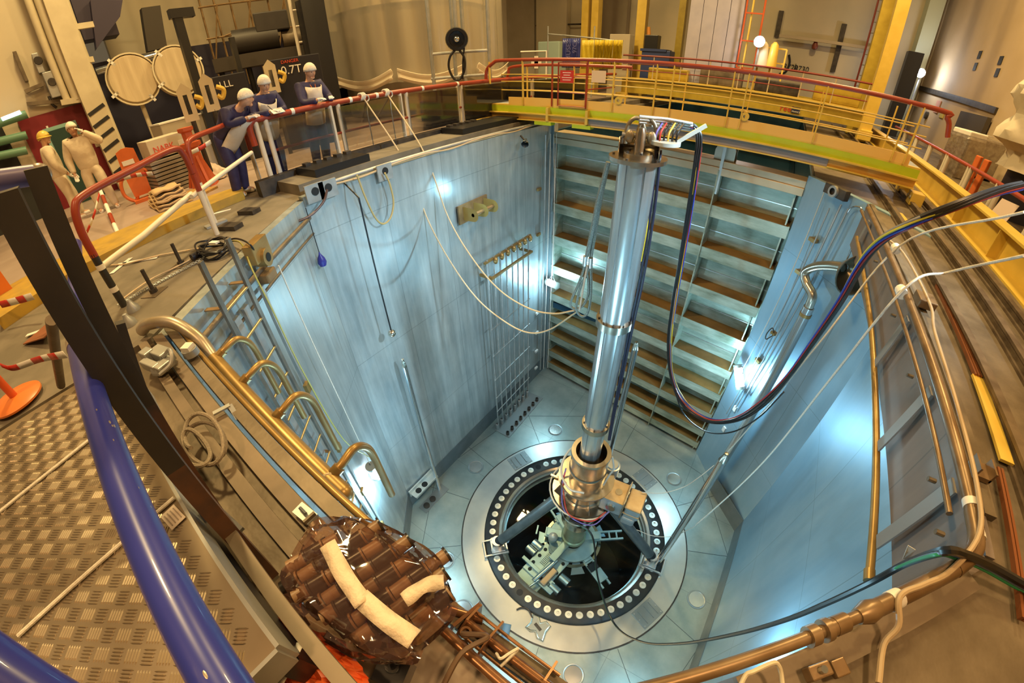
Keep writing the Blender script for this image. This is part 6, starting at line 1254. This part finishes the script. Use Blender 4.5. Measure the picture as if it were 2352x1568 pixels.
t = thing('tube_gantry', 'grey tube frame standing before the sheeted tower', 'frame', ad(1050, 185, 12)); D = 12
for px, ht in ((988, 13.5), (1040, 13.5), (1062, 13.0), (1118, 11.6)): p = ad(px + 8, 180, D); MB().cyl((p.x, p.y, 8.45), (p.x, p.y, ht), .05, n=8).done('upright', GALV, t)
for y in (122, 178): MB().cyl(ad(990, y + 3, D), ad(1120, y - 6, D), .04, n=8).done('cross_tube', GALV, t)
t = thing('hook_block', 'round dark hook block with bright fittings hanging before the sheeted tower', 'hoist', ad(1048, 90, 11.6)); c = ad(1049, 90, 11.6); fd = (EYE - c).normalized()
MB().lathe([(.08, -.1), (.27, -.08), (.29, .02), (.27, .1), (.2, .1), (.19, .0), (0, -.02)], c, fd, 28).done('housing', BLACKC, t); MB().ball(c + fd * .06, .09, n=10, m=6).done('sheave', CHR, t)
MB().cyl(c + UP * .25, Vector((c.x, c.y, 15)), .05, n=8).done('rod', GALV, t)
lp2 = [ad(x, y, 11.6) for x, y in ((1048, 112), (1034, 130), (1031, 155), (1042, 180), (1056, 182), (1067, 160), (1066, 132), (1054, 114))]
MB().tube(smooth(lp2, 6), .03, 8).done('cable_loop', BLACKC, t)
tag(MB().tube([ad(1063, 182, 11.6), ad(1063, 140, 11.6), ad(1068, 95, 11.6)], .02, 6).done('hoist_cable', BLACKC), 'black cable rising beside the hook block', 'cable')
t = thing('white_ladder', 'white ladder standing left of the sheeted tower', 'ladder', ad(700, 150, 13)); a, b_ = ad(694, 150, 13), ad(712, 148, 13); b_ = a + (b_ - a) * 1.6
for p in (a, b_): MB().cyl((p.x, p.y, 8.45), (p.x, p.y, 15), .05, n=8).done('stile', PW, t)
for i in range(12): MB().cyl((a.x, a.y, 10.2 + i * .4), (b_.x, b_.y, 10.2 + i * .4), .03, n=6).done('rung', PW, t)
tag(MB().bar((*ad(738, 150, 13).xy, 8.45), (*ad(738, 150, 13).xy, 12), .7, .3).done('dark_column', BLACKC), 'black column between the white ladder and the sheeted tower', 'column')
tag(MB().box(ad(575, 505, 6.2) if 0 else Vector((-9.2, 9.0, 8.75)), (.5, .5, .6)).done('blue_winch', mat('winch_blue', (.04, .06, .2), .4), None, .05), 'dark blue winch behind the left clear screens', 'winch')
# ---------------------------------------------------------------- near platform, rails and clutter
ALU = mat('tread_alloy', (.33, .26, .18), .33, .75, (.44, .36, .26), 3)
ZP_ = 8.95
pt = thing('tread_platform', 'raised platform of patterned tread plate at the lower left, under the blue rail', 'platform', (-1.5, -.8, ZP_ - .1))
X0, X1, Y0, Y1 = -2.42, -.57, -1.45, -.235
mb = MB(); mb.b(X0, X1, Y0, Y1, ZP_ - .012, ZP_); q = .052; ca, sa = math.cos(PI / 4), math.sin(PI / 4)
def bump(cx_, cy_, ang, l, w_):
    c_, s_ = math.cos(ang), math.sin(ang); P = lambda u, v, z: (cx_ + c_ * u - s_ * v, cy_ + s_ * u + c_ * v, ZP_ + z)
    mb.add([P(-l, 0, 0), P(-l * .6, w_, 0), P(l * .6, w_, 0), P(l, 0, 0), P(l * .6, -w_, 0), P(-l * .6, -w_, 0), P(-l * .65, 0, .0032), P(l * .65, 0, .0032)], [(0, 6, 1), (1, 6, 7, 2), (2, 7, 3), (3, 7, 4), (4, 7, 6, 5), (5, 6, 0)])
for i in range(-30, 60):
    for j in range(-45, 45):
        u, v = i * q, j * q; cx_, cy_ = -1.4 + ca * u - sa * v, -.8 + sa * u + ca * v
        if not (X0 + .03 < cx_ < X1 - .03 and Y0 + .03 < cy_ < Y1 - .03) or cx_ < -1.9 and cy_ < -1.2: continue
        a = PI / 4 + (PI / 2 if (i + j) % 2 else 0); nx, ny = -math.sin(a), math.cos(a)
        for k in range(5): o_ = (k - 2) * .0092; bump(cx_ + nx * o_, cy_ + ny * o_, a, .021, .0030)
mb.done('tread_plate', ALU, pt)
MB().b(X0, X1, Y1, Y1 + .012, ZP_ - .12, ZP_).done('edge_angle', GALV, pt); MB().b(X1, X1 + .012, Y0, Y1, ZP_ - .12, ZP_).done('edge_angle', GALV, pt); MB().b(X0, X1, Y1 - .06, Y1, ZP_ - .28, ZP_ - .14).done('under_beam', BLACKC, pt); MB().b(X0 + .05, X1 - .05, Y0, Y1 - .1, ZP_ - .2, ZP_ - .014).done('under_frame', DARK, pt)
for x in (X0 + .1, -1.5, X1 - .1):
    for y in (Y0 + .1, Y1 - .12): MB().b(x - .03, x + .03, y - .03, y + .03, 8.4, ZP_ - .2).done('foot', BLACKC, pt)
tag(MB().tube([az(-10, 1183, ZP_ + .008), az(130, 1070, ZP_ + .008), az(262, 965, ZP_ + .008)], .007, 7).done('plate_rope', ROPEW), 'upper of two white ropes lying on the tread plate', 'rope')
tag(MB().tube([az(42, 1460, ZP_ + .008), az(160, 1352, ZP_ + .008), az(270, 1255, ZP_ + .008), az(400, 1143, ZP_ + .008)], .007, 7).done('plate_rope', ROPEW), 'lower of two white ropes lying on the tread plate', 'rope')
c = az(397, 1187, ZP_ + .006); t = thing('plate_notice', 'small printed label stuck on the tread plate edge', 'label', c); M_ = Matrix.Rotation(.15, 3, 'Z'); MB().box(c, (.085, .055, .002), M=M_).done('card', mat('label_grey', (.55, .48, .4), .5), t)
for r in range(4): MB().box(c + M_ @ Vector((0, .018 - .012 * r, .002)), (.06, .004, .001), M=M_).done('writing', mat('label_ink', (.3, .25, .2), .6), t)
BLUE = mat('rail_blue', (.022, .030, .26), .32, 0, (.03, .04, .32), 3, coat=.2)
CHIP = mat('chipped_steel', (.55, .48, .38), .35, .6, (.3, .25, .2), 20)
bz = 9.5
bA, bB, bC = az(174, 560, bz + .02), az(182, 800, bz), az(505, 1568, bz)
bd = (bC - bB).normalized()
br_ = thing('blue_rail', 'thick chipped blue pipe rail crossing the lower left foreground', 'rail', (-1, -.15, 9.4))
MB().cyl(bB, bC + bd * .3, .031, n=24).done('pipe', BLUE, br_); MB().cyl(bB + bd * .005, bB - bd * .05, .0325, n=24).done('bare_joint', CHIP, br_); MB().cyl(bB - bd * .05, bA, .029, n=20).done('far_pipe', BLUE, br_); MB().ball(bA, .03, n=14).done('end_cap', CHIP, br_)
random.seed(11); mb = None
for k in range(16):
    t_ = random.random(); a = random.uniform(-.4, 1.5); pp = bB.lerp(bC, t_); s_ = Vector((0, 1, 0)) * math.cos(a) + UP * math.sin(a); s_ = (s_ - bd * s_.dot(bd)).normalized()
    MB().ball(pp + s_ * .0306, random.uniform(.002, .0045), (1.8, .6, .12), 7, 4, Matrix((bd, s_.cross(bd), s_)).transposed()).done('chip', CHIP, br_)
e0, e1 = al(-80, 1490, .62), al(330, 1735, .62)
b2 = thing('blue_rail', 'second blue pipe rail cutting across the bottom left corner', 'rail', e0); MB().cyl(e0, e1, .030, n=20).done('pipe', BLUE, b2)
b3_ = thing('blue_rail', 'short blue tube tied across the black posts at the left edge', 'rail', al(40, 410, 1.3)); MB().cyl(al(-30, 418, 1.3), al(92, 400, 1.3), .024, n=16).done('tube', mat('rail_lilac', (.14, .13, .30), .4), b3_); MB().ball(al(92, 400, 1.3), .026, n=12).done('end_cap', CHIP, b3_)
# black frame posts
def post_px(a, b_, D, w_, lb_, lower=None):
    p, q_ = ad(*a, D), ad(*b_, D); q2 = Vector((q_.x, q_.y, q_.z)); dd = (q2 - p).normalized(); t = thing('frame_post', lb_, 'post', (q2.x, q2.y, 8.4), 'black frame posts'); e = q2 + dd * max(0, (q2.z - 8.45) / -dd.z if dd.z else 0)
    MB().bar(p, q2, w_, w_ * .8, up=(0, 1, 0)).done('shaft', mat('post_black', (.022, .020, .018), .42, 0, (.035, .03, .025), 6), t)
    MB().bar(q2, e, w_, w_ * .8, up=(0, 1, 0)).done('lower_end', mat('post_rusty', (.05, .035, .03), .5, .2, (.16, .07, .03), 7), t); return t
post_px((6, 440), (396, 1065), 1.12, .072, 'thick black square post nearest the blue rail, leaning across it')
post_px((82, 385), (335, 925), 1.22, .058, 'thick black square post right of the nearest one, parallel to it')
post_px((275, 740), (330, 900), 1.5, .035, 'short grey ended bar between the black posts and the rim')
tag(MB().bar(ad(25, 455, 1.9), ad(66, 520, 1.9), .10, .02, up=(0, 1, 0)).done('white_board', WHITE), 'pale flat board between the black posts at the left edge', 'board')
tag(MB().bar(ad(276, 860, 1.45), ad(352, 1010, 1.35), .022, .06, up=(0, 1, 0)).done('white_angle', WHITE), 'slim white angle bar beside the lower black post', 'bar')
tag(MB().bar(az(340, 905, 8.75), az(480, 1180, 8.72), .035, .06).done('channel_bar', GALV), 'greyish channel bar below the black posts along the rim', 'bar')
tag(MB().bar(az(470, 1150, 8.82), az(548, 1225, 8.78), .05, .02).done('folded_foil', CHR), 'shiny foil wrapped end of the flat bar near the tread plate', 'foil')
tag(MB().bar(az(500, 1180, 8.80), az(810, 1590, 8.85), .045, .014).done('flat_bar', mat('flat_steel', (.20, .165, .12), .42, .4, (.27, .22, .16), 4)), 'long flat steel bar running from the rim under the plastic bundle', 'bar')
# orange post on a round foot, red plate and tubes at the left edge
c = az(40, 918, 8.48); t = thing('orange_post', 'orange plastic barrier post on a round foot at the left edge', 'post', c); OP = mat('orange_foot', (.75, .20, .04), .35); rr_ = .155 * c.length / 9.2
MB().lathe([(0, .04), (.05, .045), (.17, .03), (.20, .015), (.20, 0), (0, 0)], c, n=32).done('foot', OP, t); MB().cyl(c + UP * .03, c + UP * .95, .03, n=14).done('stem', mat('orange_stem', (.68, .12, .03), .4), t)
tag(MB().slab([az(52, 790, 8.47), az(112, 738, 8.47), az(122, 752, 8.60), az(100, 775, 8.55)], .01).done('rust_plate', mat('rust_red', (.30, .10, .04), .7, 0, (.22, .08, .03), 8)), 'rusty red three cornered plate on the deck near the orange post', 'plate')
tag(MB().cyl(az(140, 885, 8.5), ad(118, 735, 2.6), .03, n=10).done('scaffold_tube', RIM), 'short upright scaffold tube beside the red plate', 'tube')
tag(MB().box(az(-28, 640, 8.8), (.25, .3, .6), rz=.3).done('orange_box', OP), 'orange plastic box half out of view at the left edge', 'box')
# near rim: ledges and recessed channel
mb = MB(); mb.b(-3.62, .05, .13, .20, 8.38, 8.47); o = struct(mb.done('trim_4', RIM)); mb = MB(); mb.b(-3.6, .05, .02, .10, 8.39, 8.455); struct(mb.done('trim_5', mat('rim_dust', (.24, .185, .125), .55, .15, (.17, .13, .09), 3, .2))); mb = MB(); mb.b(-3.6, .05, -.10, -.03, 8.39, 8.46); struct(mb.done('trim_6', MATS['rim_dust']))
tag(MB().cyl((-3.55, .225, 8.44), (-.9, .225, 8.44), .02, n=10).done('edge_pipe', BRONZE), 'bronze pipe lying along the near left pool edge', 'pipe')
t = thing('rim_clamp', 'U shaped steel clamp hooked over the near left rim', 'clamp', az(500, 935, 8.47)); MB().bar(az(490, 950, 8.49), az(528, 930, 8.49), .03, .012).done('strap', GALV, t); MB().bar(az(528, 930, 8.49), az(548, 962, 8.44), .03, .012).done('leg', GALV, t)
t = thing('rope_coil', 'coil of grey braided rope dropped in the near rim channel', 'rope', az(470, 1030, 8.5)); c = az(468, 1028, 8.5); random.seed(5); BR = mat('braided_rope', (.34, .28, .2), .7, 0, (.25, .2, .15), 90, .4)
pts = []; 
for k in range(46):
    a = k * .62; r = .10 + .05 * math.sin(k * .37); pts.append(c + Vector((r * 1.7 * math.cos(a) + .05 * math.sin(k * .21), r * .75 * math.sin(a) + .02 * math.cos(k * .3), .02 + .0016 * k + .02 * math.sin(k * .9))))
MB().tube(smooth(pts[:30], 4), .012, 7).done('loops', BR, t)
t = thing('pipe_clamp', 'cluster of worn clamp jaws holding the thick bronze pipe to the rim', 'clamp', az(370, 815, 8.48)); c = az(372, 815, 8.52)
for dx, dy, s_ in ((0, 0, (.18, .1, .1)), (.06, -.1, (.2, .06, .07)), (.16, -.02, (.08, .14, .06)), (-.08, -.08, (.1, .08, .12))): MB().box(c + Vector((dx, dy, 0)), s_, rz=.3).done('jaw', GALV, t, .008)
MB().lathe([(0, .05), (.06, .05), (.07, .02), (.07, 0)], az(372, 850, 8.48), n=6, smooth=False).done('hand_nut', GALV, t); MB().tube(smooth([c + Vector((.1, 0, .03)), c + Vector((.2, .06, .1)), c + Vector((.26, .02, .04)), c + Vector((.24, -.08, 0))], 5), .014, 8).done('hook', GALV, t)
c = az(441, 813, 8.5); t = thing('square_plug', 'pale square ended plug on the near left rim', 'plug', c); MB().lathe([(0, .05), (.055, .05), (.06, 0)], c, n=18).done('collar', GALV, t); MB().box(c + UP * .065, (.07, .07, .03), rz=.6).done('head', WHITE, t)
c = az(702, 1180, 8.48); t = thing('rim_latch', 'small steel latch with a bright pin on the near rim', 'latch', c); MB().box(c, (.11, .06, .02), rz=.1).done('plate', GALV, t); MB().box(c + Vector((.045, 0, .015)), (.012, .06, .03)).done('stop', RIM, t); MB().cyl(c + Vector((-.03, 0, .02)), c + Vector((.02, .0, .025)), .008).done('pin', CHR, t)
# plastic wrapped bundle of rollers
ca_ = az(835, 1340, 8.72); bu = thing('wrapped_bundle', 'bundle of brown rollers wrapped in clear plastic with strips of cream tape', 'bundle', ca_)
u_ = Vector((1, .18, 0)).normalized(); v_ = Vector((-.18, 1, 0)); BM_ = Matrix((u_, v_, (0, 0, 1))).transposed()
RO = mat('roller_brown', (.30, .19, .11), .4, 0, (.24, .13, .06), 7); RO2 = mat('roller_black', (.02, .016, .015), .3); random.seed(21)
for i in range(8):
    d = (v_ * .9 + u_ * .42 + UP * random.uniform(-.06, .06)).normalized(); o_ = ca_ + u_ * (-.215 + .061 * i) + UP * random.uniform(-.012, .012); s0 = -.17 if 0 < i < 7 else -.10
    k = i
    while s0 < (.16 if 0 < i < 7 else .09):
        l_ = random.uniform(.045, .07); br = k % 2 == 0; ro = MB().cyl(o_ + d * s0, o_ + d * (s0 + l_), .024 if br else .028, n=14).done('roller', RO if br else RO2, bu)
        MB().cyl(o_ + d * (s0 + l_), o_ + d * (s0 + l_ + .007), .030, n=14).done('end_ring', RO2 if br else RO, ro); s0 += l_ + .010; k += 1
MB().ball(ca_ - UP * .06, .2, (1.2, .8, .12), 20, 8, BM_).done('inner_liner', mat('liner_dark', (.05, .03, .025), .4), bu); WRAP = clear('plastic_wrap', (.90, .80, .74), .07, .06, 1.45, ((.62, .30, .22), .06), .30, 5); rows = []
for j in range(17):
    a = -PI / 2 + PI * j / 16
    rows.append([ca_ + u_ * .285 * math.copysign(abs(math.cos(a)) ** .6, math.cos(a)) * math.copysign(abs(math.cos(b)) ** .7, math.cos(b)) * (1 + .07 * math.sin(3 * b + 2 * j) + .05 * math.sin(7 * b)) + v_ * .185 * math.cos(a) ** .6 * math.copysign(abs(math.sin(b)) ** .7, math.sin(b)) * (1 + .08 * math.sin(4 * b + j)) + UP * (.055 * math.sin(a) + .014 * math.sin(5 * b + 3 * j) * math.cos(a)) for b in [2 * PI * i / 48 for i in range(49)]])
MB().strip(rows).done('plastic', WRAP, bu)
def lay(px, z, w_, m, nm, par):
    P = smooth([az(x, y, z) for x, y in px], 5); rows = [[], [], []]
    for i, p in enumerate(P):
        d = (P[min(i + 1, len(P) - 1)] - P[max(i - 1, 0)]).normalized(); s_ = d.cross(UP).normalized() * w_ / 2; wv = UP * .006 * math.sin(i * 1.1); rows[0].append(p - s_ + wv); rows[1].append(p + UP * .004 - wv * .5); rows[2].append(p + s_ - wv)
    return MB().strip(rows).done(nm, m, par, solid=.002)
TAPEC = mat('tape_cream', (.78, .66, .50), .5, 0, (.70, .58, .43), 14, .3)
lay([(752, 1248), (790, 1320), (835, 1385)], 8.815, .055, TAPEC, 'tape', bu); lay([(828, 1372), (890, 1425), (952, 1468)], 8.815, .058, TAPEC, 'tape', bu); lay([(928, 1378), (975, 1345), (1020, 1335)], 8.81, .045, TAPEC, 'tape', bu)
t = thing('orange_bag', 'crumpled orange plastic bag beneath the flat bar at the bottom', 'bag', az(690, 1500, 8.68)); 
def crumple(px4, z, amp, m, nm, par, n_=14):
    P = [az(x, y, z) for x, y in px4]; rows = []
    for j in range(n_):
        t_ = j / (n_ - 1); a, b_ = P[0].lerp(P[3], t_), P[1].lerp(P[2], t_); rows.append([a.lerp(b_, i / (n_ - 1)) + UP * amp * (math.sin(i * 1.9 + j * .7) + .7 * math.sin(j * 2.3 - i)) + u_ * amp * .5 * math.sin(i + 2 * j) for i in range(n_)])
    return MB().strip(rows, False).done(nm, m, par, solid=.003)
crumple([(600, 1400), (790, 1470), (860, 1580), (630, 1600)], 8.66, .012, mat('bag_orange', (.72, .13, .03), .3, 0, (.6, .09, .02), 5), 'sheet', t)
lay([(690, 1478), (665, 1530), (630, 1590)], 8.74, .026, WHITE, 'white_strap', t)
# copper coloured pipe frame reaching over the pool at the bottom
COP = mat('copper_paint', (.22, .10, .045), .3, .6, (.30, .15, .07), 6); cf = thing('pipe_cradle', 'copper coloured pipe frame with plates reaching over the pool at the bottom', 'frame', az(1100, 1480, 8.5))
pA, pB = az(985, 1415, 8.56), az(1190, 1600, 8.56); MB().cyl(pA, pB, .018, n=16).done('pipe', COP, cf)
qA, qB = az(1078, 1432, 8.50), az(1268, 1580, 8.50); MB().cyl(qA, qB, .016, n=16).done('pipe', COP, cf)
dq_ = (qB - qA).normalized(); sq = dq_.cross(UP).normalized()
for o_ in (-.045, .045): MB().cyl(qA + sq * o_ + UP * .01, qB + sq * o_ + UP * .01, .006, n=8).done('tie_rod', COP, cf)
for t_ in (0, .28, .92): p = qA.lerp(qB, t_); MB().slab([p + sq * .06 - UP * .05, p + sq * .075 + UP * .02, p + UP * .05, p - sq * .075 + UP * .02, p - sq * .06 - UP * .05], .008).done('end_plate', COP, cf)
rA = az(1020, 1395, 8.48); MB().cyl(rA, rA + Vector((.14, .05, 0)), .016, n=12).done('stub', COP, cf); p = rA + Vector((.07, .03, 0)); MB().slab([p + Vector((.01, .07, -.03)), p + Vector((.03, .05, .05)), p + Vector((.0, -.06, .04)), p + Vector((-.02, -.08, -.05))], .012).done('fork_plate', COP, cf)
MB().lathe([(.012, -.005), (.02, -.005), (.02, .005), (.012, .005)], az(1070, 1452, 8.56), (0, .2, 1), 14).done('ring', COP, cf)
tag(MB().slab([az(985, 1440, 8.47), az(1070, 1470, 8.47), az(1170, 1590, 8.47), az(880, 1600, 8.47)], .01).done('steel_sheet', mat('dusty_sheet', (.38, .32, .26), .4, .3, (.24, .17, .12), 5)), 'dusty steel sheet under the copper pipes at the bottom edge', 'sheet')
tag(MB().box(az(905, 1545, 8.56), (.10, .09, .08), rz=.3).done('hook_box', BLACKC), 'black box with a ring under the wrapped bundle', 'box'); tag(MB().lathe([(.014, -.004), (.022, -.004), (.022, .004), (.014, .004)], az(900, 1530, 8.62), (0, .4, 1), 16).done('ring_eye', CHR), 'bright ring on the black box', 'ring')
tag(MB().tube(smooth([az(1060, 1455, 8.60), az(1120, 1462, 8.62), az(1060, 1500, 8.64), az(1010, 1590, 8.62)], 6), .009, 8).done('brown_cable', mat('cable_brown', (.12, .07, .04), .45)), 'brown cable draped over the copper pipes', 'cable')
tag(MB().tube(smooth([az(1140, 1500, 8.55), az(1150, 1512, 8.57), az(1170, 1500, 8.57), az(1190, 1490, 8.55), az(1150, 1530, 8.53)], 6), .005, 6).done('tie_rope', ROPEW), 'white rope tied round the lower copper pipe', 'rope')
tag(lay([(1166, 1432), (1160, 1465), (1168, 1500)], .03, .17, mat('tape_blue', (.20, .36, .52), .5), 'tape_strip', None), 'pale blue tape strip on the pool floor beside the butterfly frame', 'tape')
# near right deck: clamp, tube handle, raised ledges, rail clutter
t = thing('tube_loop', 'bent cream tube handle at the bottom edge right of the pool', 'handle', az(1745, 1560, 8.5)); MB().tube(smooth([az(1690, 1600, 8.52), az(1712, 1552, 8.54), az(1730, 1542, 8.55), az(1775, 1522, 8.55), az(1788, 1528, 8.54), az(1795, 1550, 8.52), az(1800, 1600, 8.5)], 5), .008, 8).done('tube', mat('tube_cream', (.66, .58, .42), .4), t)
t = thing('bolt_clamp', 'brown clamp with a bright bolt on the near right rim', 'clamp', az(1880, 1540, 8.46)); c = az(1878, 1542, 8.47); MB().box(c, (.09, .05, .05), rz=.7).done('body', RP, t, .006); MB().cyl(c + UP * .02, c + UP * .045, .014, n=8).done('bolt', CHR, t); MB().box(c + Vector((.08, .05, -.01)), (.06, .06, .03), rz=.7).done('jaw', RP, t, .005)
mb = MB(); A_, B_ = az(2230, 1330, 8.42), az(1700, 1590, 8.42); mb.bar(A_, B_, .10, .03); struct(mb.done('trim_7', MATS['rim_dust']))
mb = MB(); mb.b(1.63, 1.70, 1.75, 7.6, 8.40, 8.44); struct(mb.done('trim_8', RIM))
tag(MB().bar(az(2062, 488, 8.44), az(2085, 516, 8.44), .14, .02).done('yellow_plate', YEL), 'small yellow plate on the right deck near the bridge wheel', 'plate')
a, b_ = az(2245, 865, 8.43), az(2312, 1062, 8.43); tag(MB().bar(a, b_, .09, .02).done('yellow_plate', YEL), 'long yellow plate lying on the right deck beside the copper bars', 'plate')
for i in range(3):
    o_ = Vector((.022 * i, 0, 0)); tag(MB().bar(az(2150, 655, 8.44) + o_, az(2240, 862, 8.44) + o_, .016, .03).done('copper_bar', mat('copper_red', (.28, .10, .04), .4, .5)), 'thin copper red bar on the right deck', 'bar', 'bundle of three copper red bars on the right deck')
for i in range(2):
    o_ = Vector((.022 * i, 0, 0)); tag(MB().bar(az(2290, 1075, 8.44) + o_, az(2345, 1420, 8.44) + o_, .016, .03).done('copper_bar', MATS['copper_red']), 'thin copper red bar continuing at the right edge of the view', 'bar', 'two copper red bars at the right edge')
t = thing('channel_block', 'small brown channel block standing on the right deck by the thick pipe', 'block', az(2250, 1085, 8.44)); c = az(2250, 1082, 8.46); MB().box(c, (.10, .12, .03)).done('web', RP, t); MB().box(c + Vector((-.045, 0, .03)), (.012, .12, .07)).done('flange', RP, t); MB().box(c + Vector((.045, 0, .03)), (.012, .12, .07)).done('flange', RP, t)
tag(MB().bar(az(2240, 815, 8.43), az(2272, 868, 8.43), .10, .02).done('rust_plate', mat('rust_red', (.3, .1, .04), .7)), 'rust coloured plate on the right deck above the long yellow plate', 'plate')
c = az(2125, 690, 8.5); t = thing('pipe_saddle', 'brown saddle block under the right rim hose', 'saddle', c); MB().box(c, (.16, .22, .08)).done('body', RP, t, .01)
tag(MB().bar(ax(2290, 690, 3.05), ax(2352, 780, 3.05), .3, .03, up=(1, 0, 0)).done('dark_guard', DARK), 'dark guard plate standing against the yellow beam', 'plate')
bpy.context.view_layer.update()
